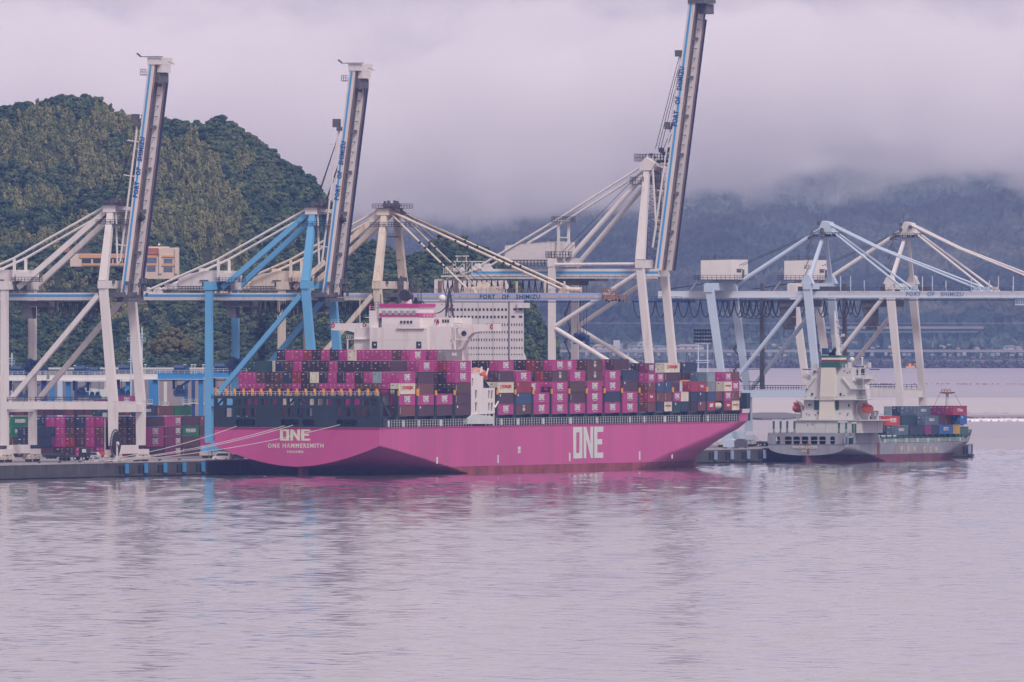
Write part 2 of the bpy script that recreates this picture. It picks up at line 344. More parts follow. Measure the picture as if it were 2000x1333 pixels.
def cover_object(name, pts, kind, mat, smin, smax, parent=None):
    vc = bpy.data.collections.new(name+'_crowns')
    for k in range(6):
        o = bpy.data.objects.new('crown', crown_mesh(100+k, mat, kind)); vc.objects.link(o)
    me = bpy.data.meshes.new(name); me.from_pydata([tuple(p) for p in pts], [], [])
    o = link(name, me)
    ng = bpy.data.node_groups.new(name, 'GeometryNodeTree'); ng.interface.new_socket('Geometry', in_out='INPUT', socket_type='NodeSocketGeometry'); ng.interface.new_socket('Geometry', in_out='OUTPUT', socket_type='NodeSocketGeometry')
    N = ng.nodes; L = ng.links; gi = N.new('NodeGroupInput'); go = N.new('NodeGroupOutput'); ip = N.new('GeometryNodeInstanceOnPoints')
    ci = N.new('GeometryNodeCollectionInfo'); ci.inputs['Collection'].default_value = vc; ci.inputs['Separate Children'].default_value = True; ci.inputs['Reset Children'].default_value = True
    rv = N.new('FunctionNodeRandomValue'); rv.data_type = 'FLOAT'; rv.inputs[2].default_value = smin; rv.inputs[3].default_value = smax
    rr = N.new('FunctionNodeRandomValue'); rr.data_type = 'FLOAT_VECTOR'; rr.inputs[0].default_value = (0, 0, 0); rr.inputs[1].default_value = (.12, .12, 6.28)
    L.new(gi.outputs[0], ip.inputs['Points']); L.new(ci.outputs[0], ip.inputs['Instance']); ip.inputs['Pick Instance'].default_value = True
    L.new(rv.outputs[1], ip.inputs['Scale']); L.new(rr.outputs[0], ip.inputs['Rotation']); L.new(ip.outputs[0], go.inputs[0])
    md = o.modifiers.new('cover', 'NODES'); md.node_group = ng
    return tag(o, kind='stuff')
tag(cover_object('evergreen_forest', cover['e'], 'e', M_EVER, .75, 1.75), 'dark evergreen forest covering the hillside and headland behind the port', 'forest')
tag(cover_object('bamboo_grove', cover['b'], 'b', M_BAMB, .6, 1.25), 'olive bamboo groves spreading in drifts over the left hillside', 'bamboo grove')

# far mountain slopes across the bay, rising into the cloud
YS = 12860.0
M_FAR = foliage('mountain_forest', [(.030,.055,.068), (.060,.092,.092), (.150,.155,.125)], .006, fine=.05, bump=4, dark=.45)  # forest tones with some distance-haze blue put into the base colour
pxf = np.linspace(560, 2140, 640)[None, :]; tf = np.linspace(0, 1, 260)[:, None]
Yf = YS+60+tf*3300
base = interp([(500,300),(700,290),(900,260),(1150,230),(1400,215),(1650,200),(1850,170),(2140,160)], pxf)
zf = 4+(46+(YH-base)*16000/F)*tf**.9+(fbm(pxf/110.0+5, tf*4, 23, 3)-.5)*34*np.sin(np.clip(tf*1.4, 0, 1)*pi/2)-np.abs(fbm(pxf/150.0, tf*2.5, 31, 3)-.5)*38*np.sin(tf*pi)
zf = zf+(vnoise(pxf*.11, tf*50, 7)-.5)*6+(vnoise(pxf*.23, tf*95, 5)-.5)*3.8+(vnoise(pxf*.5, tf*150, 6)-.5)*2.2
Xf = (pxf-1000)/F*Yf
tag(link('mountains', grid_mesh('mountains', Xf*np.ones_like(zf), Yf*np.ones_like(zf), zf, M_FAR)), kind='structure')
# cloud lying on the mountains
CL = (3.6, .95, 1.75, .016)
cm, nt = newmat('cloud'); N = nt.nodes; L = nt.links
o_ = N.new('ShaderNodeOutputMaterial'); v_ = N.new('ShaderNodeVolumePrincipled'); L.new(v_.outputs[0], o_.inputs['Volume'])
v_.inputs['Color'].default_value = (.985, .962, .965, 1); v_.inputs['Anisotropy'].default_value = .0
g = N.new('ShaderNodeNewGeometry'); n = N.new('ShaderNodeTexNoise'); n.inputs['Scale'].default_value = .0095; n.inputs['Detail'].default_value = 7; n.inputs['Roughness'].default_value = .55
mp_ = N.new('ShaderNodeMapping'); mp_.inputs['Scale'].default_value = (1, .25, 1.5); mp_.inputs['Location'].default_value = (3.1, 0, 1.7); L.new(g.outputs['Position'], mp_.inputs[0]); L.new(mp_.outputs[0], n.inputs['Vector'])
sp_ = N.new('ShaderNodeSeparateXYZ'); L.new(g.outputs['Position'], sp_.inputs[0])
cr_ = N.new('ShaderNodeFloatCurve') if False else N.new('ShaderNodeValToRGB')
mr = N.new('ShaderNodeMapRange'); mr.inputs['From Min'].default_value = 60; mr.inputs['From Max'].default_value = 260; nl = N.new('ShaderNodeTexNoise'); nl.inputs['Scale'].default_value = .0034; nl.inputs['Detail'].default_value = 3; L.new(mp_.outputs[0], nl.inputs['Vector'])
zz_ = N.new('ShaderNodeMath'); zz_.operation = 'MULTIPLY_ADD'; zz_.inputs[1].default_value = 170; L.new(nl.outputs[0], zz_.inputs[0]); zs = N.new('ShaderNodeMath'); zs.operation = 'SUBTRACT'; zs.inputs[1].default_value = 85; L.new(sp_.outputs[2], zs.inputs[0]); L.new(zs.outputs[0], zz_.inputs[2])
L.new(zz_.outputs[0], mr.inputs[0]); L.new(mr.outputs[0], cr_.inputs[0])
E_ = cr_.color_ramp.elements; E_[0].position = .17; E_[0].color = (0, 0, 0, 1); E_[1].position = .56; E_[1].color = (1, 1, 1, 1)
for p_, v in ((.76, .75), (.97, .35)): e_ = E_.new(p_); e_.color = (v, v, v, 1)
# density = profile over height + 2.4 (noise - .5) - .62
m1 = N.new('ShaderNodeMath'); m1.operation = 'MULTIPLY_ADD'; m1.inputs[1].default_value = CL[0]; m1.inputs[2].default_value = -CL[0]*.5-CL[1]; L.new(n.outputs[0], m1.inputs[0])
ad = N.new('ShaderNodeMath'); ad.operation = 'MULTIPLY_ADD'; ad.inputs[1].default_value = CL[2]; L.new(cr_.outputs[0], ad.inputs[0]); L.new(m1.outputs[0], ad.inputs[2])
cl_ = N.new('ShaderNodeClamp'); L.new(ad.outputs[0], cl_.inputs[0])
mu = N.new('ShaderNodeMath'); mu.operation = 'MULTIPLY'; mu.inputs[1].default_value = CL[3]; L.new(cl_.outputs[0], mu.inputs[0]); veil = N.new('ShaderNodeMath'); veil.operation = 'ADD'; veil.inputs[1].default_value = 1.0e-4; L.new(mu.outputs[0], veil.inputs[0]); L.new(veil.outputs[0], v_.inputs['Density'])
mb = MB(); mb.box(-640, 920, 12985, 14600, 2, 300); tag(mb.build('clouds', cm), 'grey cloud bank wrapping the mountain tops across the bay', 'cloud', kind='stuff')

# ------------------------------------------------------------------ far shore
M_CONC = paint('far_concrete', (.27,.25,.26), .8, .15, .05)
M_ROCK = paint('breakwater_rock', (.085,.085,.10), .9, .5, .25, bump=1.2, bscale=.6)
M_ASPH = paint('asphalt', (.055,.055,.06), .9, .2, .1)
def shore_strip(name, y_top, y_bot, Y, depth, mat, x0=1085, x1=2100, jag=0, seed=1, kind='structure'):
    rs = np.random.RandomState(seed); mb = MB(); n = 160 if jag else 2
    xs = np.linspace(x0, x1, n+1)
    ptsT = [pY(x, y_top+(rs.normal(0, jag) if jag else 0), Y+8) for x in xs]; ptsB = [pY(x, y_bot, Y) for x in xs]
    vs = []
    for a, b in zip(ptsB, ptsT): vs += [b_ for b_ in ((a.x, a.y, -1), (b.x, b.y, b.z), (b.x, b.y+depth, b.z))]
    fs = []
    for i in range(n): k = 3*i; fs += [(k, k+3, k+4, k+1), (k+1, k+4, k+5, k+2)]
    mb.add(vs, fs); return tag(mb.build(name, mat), kind=kind)
shore_strip('far_shore', 703, 720, YS-30, 100, paint('shore_land', (.13,.12,.11), .9, .2, .02))
# breakwater: jumble of armour blocks
mb = MB(); rs = np.random.RandomState(4)
for i in range(1500):
    x = rs.uniform(1080, 2110); Y = YS-42+rs.uniform(0, 26); z = max(0, (Y-(YS-42))*.19+rs.uniform(-.6, 1.2)); X = (x-1000)/F*Y; r = rs.uniform(.9, 1.9)
    d = Vector(rs.normal(0, 1, 3)).normalized()*r; mb.bar((X-d.x, Y-d.y, z-d.z*.6), (X+d.x, Y+d.y, z+d.z*.6), r*.8)
tag(mb.build('breakwater_blocks', M_ROCK), 'jumble of grey armour blocks along the far shoreline', 'breakwater', kind='stuff')
def zat(y, Y): return H-(y-YH)*Y/F
def far_box(mb, x0, x1, y0, y1, Y, d=8): a = pY(x0, y1, Y); b = pY(x1, y0, Y); mb.box(a.x, b.x, Y, Y+d, a.z, b.z)
def single(name, label, cat, mb, mats, kind=None, group=None): return tag(mb.build(name, mats), label, cat, group, kind)
mb = MB(); far_box(mb, 1080, 2110, 683.5, 688.5, YS+4, 14)
r_ = root('coastal_viaduct', 'long pale elevated coast road running the width of the far shore', 'viaduct', (0, YS+4, 0), 0)
def lc(mb, o): mb.v = [(a-o[0], b-o[1], c-o[2]) for a, b, c in mb.v]; return mb
lc(mb, (0, YS+4, 0)).build('deck', M_CONC, r_)
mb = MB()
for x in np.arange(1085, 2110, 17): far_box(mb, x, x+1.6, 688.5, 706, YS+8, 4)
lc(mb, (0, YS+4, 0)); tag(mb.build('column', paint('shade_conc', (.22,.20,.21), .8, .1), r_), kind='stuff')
# upper viaduct on the right, its piers, the green ones below
r_ = root('highway_viaduct', 'grey green highway viaduct with pale piers on the slope at right', 'viaduct', (0, YS+120, 0), 0)
mb = MB(); far_box(mb, 1605, 1921, 638, 643, YS+120, 14); lc(mb, (0, YS+120, 0)).build('parapet', M_CONC, r_)
mb = MB(); a = [pY(x, y, YS+121) for x, y in ((1605,643),(1921,643),(1908,650),(1600,651))]
mb.add([(p.x, p.y, p.z) for p in a]+[(p.x, p.y+10, p.z) for p in a], [(0,1,2,3),(7,6,5,4),(0,4,5,1),(3,2,6,7),(1,5,6,2),(0,3,7,4)]); lc(mb, (0, YS+120, 0)).build('girder', paint('girder_green', (.12,.19,.19), .7), r_)
for x, yb in ((1641,672),(1678,656),(1718,656),(1763,662),(1775,665),(1820,672),(1827,655),(1868,658)):
    mb = MB(); far_box(mb, x, x+3.2, 650, yb+6, YS+126, 4); lc(mb, (0, YS+120, 0)).build('pier', M_CONC, r_)
r_ = tag(MB().box(*[0]*6).build('upper_road', M_CONC), 'thin pale road line above the highway viaduct at right', 'road'); bpy.data.objects.remove(r_)
mb = MB(); far_box(mb, 1130, 2110, 631, 632.2, YS+260, 8); tag(mb.build('hill_road', M_CONC), kind='structure')
# houses and sheds along the far coast
M_ROOF = {'white': paint('roof_white', (.48,.45,.46), .6, .05), 'cream': paint('roof_cream', (.44,.38,.34), .6, .05), 'blue': paint('roof_blue', (.22,.31,.37), .6, .05), 'dark': paint('roof_dark', (.12,.11,.13), .7, .1), 'orange': paint('roof_orange', (.75,.33,.06), .6, .05)}
def far_house(x0, x1, y0, y1, Y, rc, label, cat='house', wall='white', grp='buildings along the far coast', pitched=True):
    a = pY(x0, y1, Y); b = pY(x1, y0, Y); w = b.x-a.x; h = b.z-a.z; r = root('shed' if cat == 'shed' else 'house', label, cat, (a.x+w/2, Y, a.z), 0, grp)
    mb = MB(); mb.box(-w/2, w/2, 0, 9, 0, h*(.62 if pitched else 1)); mb.build('wall', M_ROOF[wall], r)
    mb = MB()
    if pitched: mb.prism([(-w/2-.3, h*.60), (w/2+.3, h*.60), (w*.30, h), (-w*.30, h)], -.4, 9.4)
    else: mb.box(-w/2-.2, w/2+.2, -.2, 9.2, h, h+.4)
    mb.build('roof', M_ROOF[rc], r)
    if w > 6:
        for k in range(int(w//5)):
            mb = MB(); xx = -w/2+1.5+k*5; mb.box(xx, xx+1.6, -.06, .05, h*.2, h*.45); mb.build('window', M_ROOF['dark'], r)
fh = [(1157,1200,673,683,'white','long white factory with a row of dark windows on the far coast','shed'),
      (1227,1262,675,683,'blue','pale blue roofed shed left of the tall crane leg','shed'),(1245,1276,668,676,'white','flat white hall above the blue sheds','shed'),
      (1275,1303,675,683,'blue','blue roofed shed between the two tall crane legs','shed'),(1318,1375,673,683,'cream','broad cream arched hall by the light tower','shed'),
      (1960,1985,675,683,'blue','blue grey roofed house at the right end of the far coast','house'),(1982,1996,677,683,'cream','cream roofed house at the far right of the coast road','house')]
for x0, x1, y0, y1, rc, lb, ct in fh: far_house(x0, x1, y0, y1, YS+32, rc, lb, ct)
mb = MB(); a = pY(1198, 683, YS+34); b = pY(1211, 665, YS+34); r = root('house', 'tall white tower block beside the long factory', 'building', (a.x, YS+34, a.z), 0, 'buildings along the far coast')
mb.box(0, b.x-a.x, 0, 8, 0, b.z-a.z); mb.build('wall', M_ROOF['white'], r); mb = MB(); mb.box(b.x-a.x, b.x-a.x+1.6, 0, 8, 0, (b.z-a.z)*.6); mb.build('annex', M_ROOF['blue'], r)
ORDN = [a+b for a in ('', 'twenty-', 'thirty-') for b in (['first','second','third','fourth','fifth','sixth','seventh','eighth','ninth']+([] if a else ['tenth','eleventh','twelfth','thirteenth','fourteenth','fifteenth','sixteenth','seventeenth','eighteenth','nineteenth','twentieth']))]
ORDN.insert(29, 'thirtieth')
HN = ['the funnel mast', 'the steel mast at left', 'the white crane brace', 'the second brace', 'the white crane leg', 'the leg gap', 'the right white leg', 'right of the white leg', 'the third viaduct pier', 'the fourth viaduct pier', 'the viaduct end', 'the flag mast', 'the pale blue leg', 'right of the pale blue leg', 'the blue brace']
# small cottages in front of and between the road columns: many, tiny
rs = np.random.RandomState(12); LB = ['white','cream','blue','white','dark','cream']; xs_ = [1143,1196,1225,1238,1245,1284,1302,1345,1368,1420,1437,1446,1466,1478,1500,1516,1530,1640,1660,1682,1700,1728,1738,1763,1772,1798,1817,1842,1854,1869,1880,1914,1935,1946,1972,1990]
for i, x in enumerate(xs_):
    w = rs.uniform(4, 10); c = LB[i % 6]
    far_house(x, x+w, 691-rs.uniform(0, 2.5), 695, YS-2, c, f'tiny {c} roofed hut under the coast road, {ORDN[i]} hut from the left', 'hut', 'white' if c != 'white' else 'cream', f'{c} roofed huts under the coast road')
for i, (x, y) in enumerate([(1640,668),(1700,676),(1712,673),(1735,676),(1752,678),(1835,672),(1842,676),(1850,670),(1868,677),(1905,679),(1665,665),(1490,676),(1508,672),(1520,675)]):
    far_house(x, x+rs.uniform(5, 9), y, y+5, YS+50, 'dark' if i % 3 else 'white', f'small {"dark" if i % 3 else "white"} roofed house in trees, coast road, near {HN[i]}', 'house', 'white' if i % 2 else 'cream', 'small houses among trees behind the coast road')
r = root('work_boat', 'small yellow orange barge moored against the far breakwater', 'boat', pY(1779, 719.6, YS-70), 0)
mb = MB(); mb.prism([(-3.2,0),(2.4,0),(3.4,1.3),(-3.6,1.3)], 0, 3); mb.build('hull', M_ROOF['orange'], r)
mb = MB(); mb.box(-1.4, .3, .6, 2.4, 1.3, 3.0); mb.build('cabin', M_ROOF['orange'], r)
mb = MB(); mb.bar((1.2,1.5,1.3),(2.6,1.5,3.0),.35); mb.bar((2.6,1.5,3.0),(3.4,1.5,1.9),.3); mb.build('jib', M_ROOF['orange'], r)
# low sand spit, river bar and floats between the port and the far shore
def bar_(name, x0, x1, y0, y1, mat, kind, jag=.8, seed=3, h=.5, n=60):
    rs = np.random.RandomState(seed); top = []; bot = []
    for i in range(n+1):
        x = x0+(x1-x0)*i/n; k = rs.normal(0, jag); e = sin(pi*min(1, max(0, min(i, n-i)/6))/2)
        ym = (y0+y1)/2; hh = (y1-y0)/2*e
        top.append(pg_world(x, ym-hh+k*.3)); bot.append(pg_world(x, ym+hh+k*.3))
    mb = MB(); vs = [(p.x, p.y, h) for p in top]+[(p.x, p.y, h) for p in bot]+[(p.x, p.y-3, -.5) for p in bot]
    m = n+1; mb.add(vs, [(i, i+1, m+i+1, m+i) for i in range(n)]+[(m+i, m+i+1, 2*m+i+1, 2*m+i) for i in range(n)])
    return tag(mb.build(name, mat), kind=kind)
def pg_world(x, y, z=0): Y = (H-z)*F/(y-YH); return Vector(((x-1000)/F*Y, Y, z))
bar_('sand_spit', 1440, 1572, 808, 819, paint('wet_shingle', (.13,.12,.135), .8, .25, .02, bump=.2), 'structure', .0, 3, .4, 16)
bar_('turbid_shallows', 1400, 2160, 777, 806, paint('shoal_water', (.40,.35,.34), .35, .06, .004, bump=.03, bscale=.3), 'structure', 1.2, 5, .02)
bar_('surf', 1878, 2100, 819.2, 821.6, paint('foam', (.78,.74,.76), .6, .1, .3), 'stuff', .5, 8, .25)['label'] = 'white surf breaking along the shoal at right'
bar_('gravel_bar', 1885, 2100, 813.5, 817, paint('gravel_wet', (.24,.20,.20), .8, .3, .05), 'structure', .5, 9, .35)
for o in scn.objects:
    if o.name == 'surf': o['category'] = 'surf'
M_FLOAT = paint('float_red', (.45,.16,.12), .6)
mb = MB()
for i in range(110):
    x = 1600+i*4.3+random.uniform(-1.5, 1.5)
    if random.random() < .35: continue
    p = pg_world(x, 749.8+(x-1600)*.002+random.uniform(-.25, .25)); r = random.uniform(.22, .5); mb.ico((p.x, p.y, .1), r, 1, (2.2, 1, .8))
single('float_line', 'line of small rusty red floats across the bay', 'float line', mb, M_FLOAT, 'stuff')
# ------------------------------------------------------------------ the pink container ship (local: x towards the water, y towards the bow, z above water)
SU, SV = 140.0, 26.7
M_PINK = paint('hull_pink', (.54,.084,.270), .5, .12, .035, dirt=(.30,.10,.12), dirt_amt=.42, streak=True, stretch=(1,1,.4), ds=(.11,.11,.03), dk=.5)
M_PINK2 = paint('deckhouse_magenta', (.45,.035,.20), .5, .06)
M_BOOT = paint('antifouling', (.27,.055,.075), .8, .35, .25, dirt=(.10,.05,.06), dirt_amt=.5, streak=True)
M_NAVY = paint('dark_steel', (.014,.030,.042), .6, .15, .3, dirt=(.05,.045,.05), dirt_amt=.2)
M_INNER = paint('deck_gear_steel', (.025,.028,.035), .8, .2)  # even dark grey steel of winches and deck fittings
M_DECK = paint('deck_green', (.05,.075,.07), .8, .2)
M_WHITE = paint('ship_white', (.72,.67,.66), .5, .05, .1, dirt=(.42,.30,.22), dirt_amt=.30, streak=True, ds=(.6,.6,.07), dk=.55)
M_CREAM = paint('lettering_cream', (.66,.66,.54), .6, .08, .5, dirt=(.40,.36,.16), dirt_amt=.45, streak=True)
M_LOGO = paint('logo_white', (.62,.66,.64), .6, .06, .3, dirt=(.45,.44,.36), dirt_amt=.2, streak=True)
M_PALE = paint('rail_pale', (.55,.57,.57), .6, .1)
M_RAILD = paint('rail_dark', (.06,.06,.08), .7, .1)
M_YEL = paint('safety_yellow', (.75,.34,.02), .6, .1)
M_GLASS = paint('window_glass', (.03,.04,.06), .15, .1)
M_ORANGE = paint('lifeboat_orange', (.70,.115,.05), .5, .08)
M_BLACK = paint('black_paint', (.018,.018,.025), .5, .1)
ship = root('container_ship', 'huge bright pink container ship moored at the quay, stern towards us, stacked with boxes', 'container ship', wv(SV, SU, 0))
def hull_fn(L, B, zk, kx, t_low, zdeck, stem, entry, pw):
    """half breadth on a level z at distance y; stern counter + flared bow"""
    def start(z): return 0.0 if z >= t_low else kx*.55*min(1, (t_low-z)/(t_low+3.0))
    def half(z, y):
        sf = interp(stem, z)
        if z >= zk: a = 1.0
        else:
            w0 = sqrt(max(0, (z-t_low)/(zk-t_low)))**1.15 if z > t_low else 0.0
            s0 = start(z); s1 = max(kx*(1-max(z, -2)/zk)**.9, s0+1); q = min(1, max(0, (y-s0)/(s1-s0)))
            a = w0+(1-w0)*q**.75
        le = interp(entry, z); q = min(1, max(0, (sf-y)/le)); b = 1-(1-q)**interp(pw, z)
        return B/2*min(a, 1)*b
    return start, half
def build_hull(parent, L, B, levels, start, half, stem, mats, zboot, ny=90, name='hull'):
    rows = []; T = np.linspace(0, 1, ny); T = .5-.5*np.cos(T*pi)*(.55)-.0; T = (T-T[0])/(T[-1]-T[0])
    for z in levels:
        s0 = start(z); sf = float(interp(stem, z)); rows.append([(half(z, s0+(sf-s0)*t), s0+(sf-s0)*t, z) for t in T])
    mb = MB()
    for sgn in (1, -1):
        vs = [(sgn*p[0], p[1], p[2]) for r in rows for p in r]; fs = []; base = len(mb.v); mb.v += vs
        for i in range(len(rows)-1):
            zc = (rows[i][0][2]+rows[i+1][0][2])/2
            for j in range(ny-1):
                a = base+i*ny+j; mb.f.append([a, a+1, a+ny+1, a+ny]); mb.m.append(1 if zc < zboot else 0)
    return mb, rows
stem1 = [(-3, 300), (0, 304.9), (2, 306), (4, 308.6), (5.5, 310.8), (7.5, 312.0), (8.8, 314), (10.4, 318.6), (12.4, 320.4), (14, 322.0), (16.2, 322.6)]
LOA = 320.4
entry1 = [(-3, 120), (0, 112), (4, 92), (8, 66), (12.4, 48), (16, 44)]
pw1 = [(-3, 1.5), (0, 1.5), (4, 1.7), (8, 2.0), (12.4, 2.3)]
start, half = hull_fn(352, 45.6, 7.7, 66, 2.3, 12.4, stem1, entry1, pw1)
lv = [-3, -1.5, -.5, 0, .25, .5, .75, 1.0, 1.25, 1.5, 1.75, 1.95, 2.3]+[2.3+5.4*k/30 for k in range(1, 31)]+[8.1, 8.6, 9.2, 9.8, 10.4, 11, 11.7, 12.4]
mb, rows = build_hull(ship, 352, 45.6, lv, start, half, stem1, None, 1.9, ny=190)
# transom
tr = [(r[0][0], r[0][2]) for r, z in zip(rows, lv) if z >= 2.3]
mb.cur = 0; poly = [(x, z) for x, z in tr]+[(-x, z) for x, z in reversed(tr)]
mb.add([(x, 0, z) for x, z in poly], [tuple(range(len(poly)))])
# main deck and forecastle
n = 190; top = rows[-1]; dk = [(p[0], p[1]) for p in top]
mb2 = MB(); m_ = len(dk); mb2.add([(x-.02 if x > .1 else x, y, 12.3) for x, y in dk]+[(-x+.02 if x > .1 else -x, y, 12.3) for x, y in dk], [(i, i+1, m_+i+1, m_+i) for i in range(m_-1)])
hull = mb.build('hull', [M_PINK, M_BOOT], ship)
for p in hull.data.polygons: p.use_smooth = False
mb2.build('deck', M_DECK, ship)
# bow bulwark with its white cap
def strip(z0, z1, y0, mat, name, ins=0.0, n=40):
    mb = MB()
    for sgn in (1, -1):
        pts = []
        for i in range(n+1):
            q = i/n; yb0, yb1 = interp(stem1, z0), interp(stem1, z1)
            ya = y0+(yb0-y0)*q; yb = y0+(yb1-y0)*q
            pts.append(((half(12.4, min(ya, 349.9))+(.12*(z0-12.4)))*(1 if q < .97 else max(0, (1-q)/.03)), ya, z0)); pts.append(((half(12.4, min(yb, 349.9))+(.12*(z1-12.4)))*(1 if q < .97 else max(0, (1-q)/.03)), yb, z1))
        b = len(mb.v); mb.v += [(sgn*p[0], p[1], p[2]) for p in pts]
        for i in range(n): mb.f.append([b+2*i, b+2*i+2, b+2*i+3, b+2*i+1]); mb.m.append(0)
    return mb.build(name, mat, ship)
# the forecastle side rises in a curve, then runs level to the stem
def side_px(y, z=12.4):
    w = wv(SV+half(12.4, y), SU+y, z); return 1000+F*w.x/w.y
YB = next(y for y in np.arange(270, 320, .25) if side_px(y) > 1442)
ZT = 15.75
def bow_strip(z0, z1f, y0, mat, name, off=0.0, n=50):
    mb = MB()
    for sgn in (1, -1):
        vs = []
        for i in range(n+1):
            q = (i/n)**.8; y = y0+(LOA-.02-y0)*q; rise = z1f(y); w = half(12.4, y)
            vs += [(sgn*(w+off+.10*(z0-12.4)), y+(.25+off)*(q**8), z0), (sgn*(w+off+.10*(rise-12.4)), y+(.25*(rise-12.4)+off)*(q**8), rise)]
        b = len(mb.v); mb.v += vs
        for i in range(n): mb.f.append([b+2*i, b+2*i+2, b+2*i+3, b+2*i+1]); mb.m.append(0)
    return mb.build(name, mat, ship)
bow_strip(12.4, lambda y: 12.4+(ZT-12.4)*(1-(1-min(1, (y-YB)/1.8))**2.0), YB, M_PINK, 'bow_bulwark')
bow_strip(ZT-1.05, lambda y: ZT+.03, YB+1.6, M_WHITE, 'bulwark_cap', .35)
# boot-top piece of the bulbous bow
mb = MB(); mb.tube((0, 290, -.9), (0, 303, -.6), 2.6, 12, 2.0); mb.ico((0, 303, -.6), 2.0, 2, (1, .7, 1)); mb.build('bulbous_bow', M_BOOT, ship, True)
mb = MB(); mb.box(-.5, .5, 2.5, 7, -3, 2.4); mb.build('rudder', M_BOOT, ship)
# lettering: the logo is three heavy angular letters
def logo_polys():
    O = [[(0,0),(.30,0),(.30,1),(0,1)], [(.095,.17),(.095,.83),(.205,.83),(.205,.17)]]
    N_ = [[(.345,0),(.345,1),(.435,1),(.575,.42),(.575,1),(.66,1),(.66,0),(.585,0),(.43,.62),(.43,0)]]
    E_ = [[(.70,0),(.70,1),(1,1),(1,.83),(.80,.83),(.80,.60),(.96,.60),(.96,.43),(.80,.43),(.80,.17),(1,.17),(1,0)]]
    return [O[0], N_[0], E_[0]], [O[1]]
def logo_mesh(w, h, mat, name, extra=True):
    cu = bpy.data.curves.new(name, 'CURVE'); cu.dimensions = '2D'; cu.fill_mode = 'BOTH'; cu.extrude = .02
    a, b = logo_polys()
    polys = a+b
    if extra: polys += [[(.12,-.24),(.12,-.17),(.88,-.17),(.88,-.24)]]
    for pts in polys:
        sp = cu.splines.new('POLY'); sp.points.add(len(pts)-1); sp.use_cyclic_u = True
        for p, q in zip(sp.points, pts): p.co = ((q[0]-.5)*w, (q[1]-.5)*h, 0, 1)
    me = curve_mesh(cu, name); co = np.empty(len(me.vertices)*3); me.vertices.foreach_get('co', co); co = co.reshape(-1, 3)[:, [0, 2, 1]]; co[:, 1] *= -1
    me.vertices.foreach_set('co', co.ravel()); me.materials.clear(); me.materials.append(mat); return me
def put(me, parent, loc, side=False, name=None, rz=None):
    o = link(name or me.name, me, parent); o.location = loc; o.rotation_euler = (0, 0, pi/2 if side else 0)
    if rz is not None: o.rotation_euler = (0, 0, rz)
    return o
def loc1(x, y, plane):                         # photo point -> ship-local, on the transom or the starboard side
    p = pu(x, y, SU) if plane == 't' else pv(x, y, SV+22.8); return Vector((p[0]-SV, p[1]-SU, p[2]))
a = loc1(547, 861, 't'); b = loc1(606, 839, 't')
put(logo_mesh(b.x-a.x, b.z-a.z, M_CREAM, 'stern_logo', False), ship, ((a.x+b.x)/2, -.03, (a.z+b.z)/2))
a = loc1(523, 875.3, 't'); b = loc1(632, 866.7, 't')
put(text_mesh('ONE HAMMERSMITH', b.x-a.x, b.z-a.z, M_CREAM, 'ship_name', bold=.025, spacing=1.25), ship, ((a.x+b.x)/2, -.03, (a.z+b.z)/2))
a = loc1(561, 885.5, 't'); b = loc1(593, 880.5, 't')
put(text_mesh('PANAMA', b.x-a.x, b.z-a.z, M_CREAM, 'home_port', bold=.02, spacing=1.3), ship, ((a.x+b.x)/2, -.03, (a.z+b.z)/2))
a = loc1(1119.5, 896, 's'); b = loc1(1178, 833.5, 's')
put(logo_mesh(b.y-a.y, b.z-a.z, M_LOGO, 'side_logo', False), ship, (22.83, (a.y+b.y)/2, (a.z+b.z)/2), True)
for x, y0, y1 in ((853.5,893,906),(972.5,889,905),(1112.5,885,901),(1249,882,899),(1316,882,896)):
    a = loc1(x, y1, 's'); b = loc1(x, y0, 's'); mb = MB(); w = half(max(.5, (a.z+b.z)/2), (a.y))+.03; mb.box(w-.1, w+.05, a.y-.5, a.y+.5, a.z, b.z); mb.build('tug_mark', M_LOGO, ship)
a = loc1(1014, 878, 's'); mb = MB(); mb.box(22.7, 22.84, a.y-1.0, a.y+1.0, a.z-.2, a.z+.75); mb.box(22.7, 22.84, a.y-1.0, a.y+1.0, a.z-1.0, a.z-.35); mb.build('pilot_mark', M_LOGO, ship)
mb = MB(); mb.box(-23.02, 23.02, -.25, .25, 12.25, 12.5); mb.box(22.75, 22.95, 0, 268, 12.25, 12.45); mb.build('rubbing_strake', M_PINK2, ship)
# dark lashing bulkhead standing on the transom
X = lambda x: loc1(x, 800, 't').x
Zt = lambda y: loc1(580, y, 't').z
holes = []
def hp(x0, x1, y0, y1, r=.35): holes.append(rrect(X(x0), X(x1), Zt(y1), Zt(y0), r))
for x0, x1 in ((423.5,436),(440,455),(461,471),(478,491),(495,505),(511,523),(530,541),(549,560),(563,575),(583,596),(603,614),(620,631),(637,648),(655.5,668),(673,685),(689,703),(708,720.5),(724,739)): hp(x0, x1, 779, 792)
for x0, x1 in ((440,454),(461,470),(474,487.5),(491,500),(550,559),(563,574),(581,595),(600,610),(658,667.5),(672,685),(690,702),(706,721)): hp(x0, x1, 797.5, 815)
for x0, x1 in ((461,499),(549,584.5),(591.5,615),(657.5,698)): hp(x0, x1, 819.5, 832.5, .6)
plate([(X(418), 12.45), (X(742), 12.45), (X(742), Zt(773.8)), (X(418), Zt(773.8))], holes, .5, M_NAVY, 'lashing_bulkhead', ship)
mb = MB()
for x0, x1, y0, y1, k in ((424,436,779,792,1),(563,575,779,792,1),(583,596,779,792,-1),(563,574,797,815,-1),(581,595,797,815,1),(724,739,779,792,-1),(743,762,778,815,-1)):
    a = (X(x0), .3, Zt(y1)); b = (X(x1), .3, Zt(y0)); 
    if k < 0: a, b = (a[0], .3, b[2]), (b[0], .3, a[2])
    mb.bar(a, b, .45)
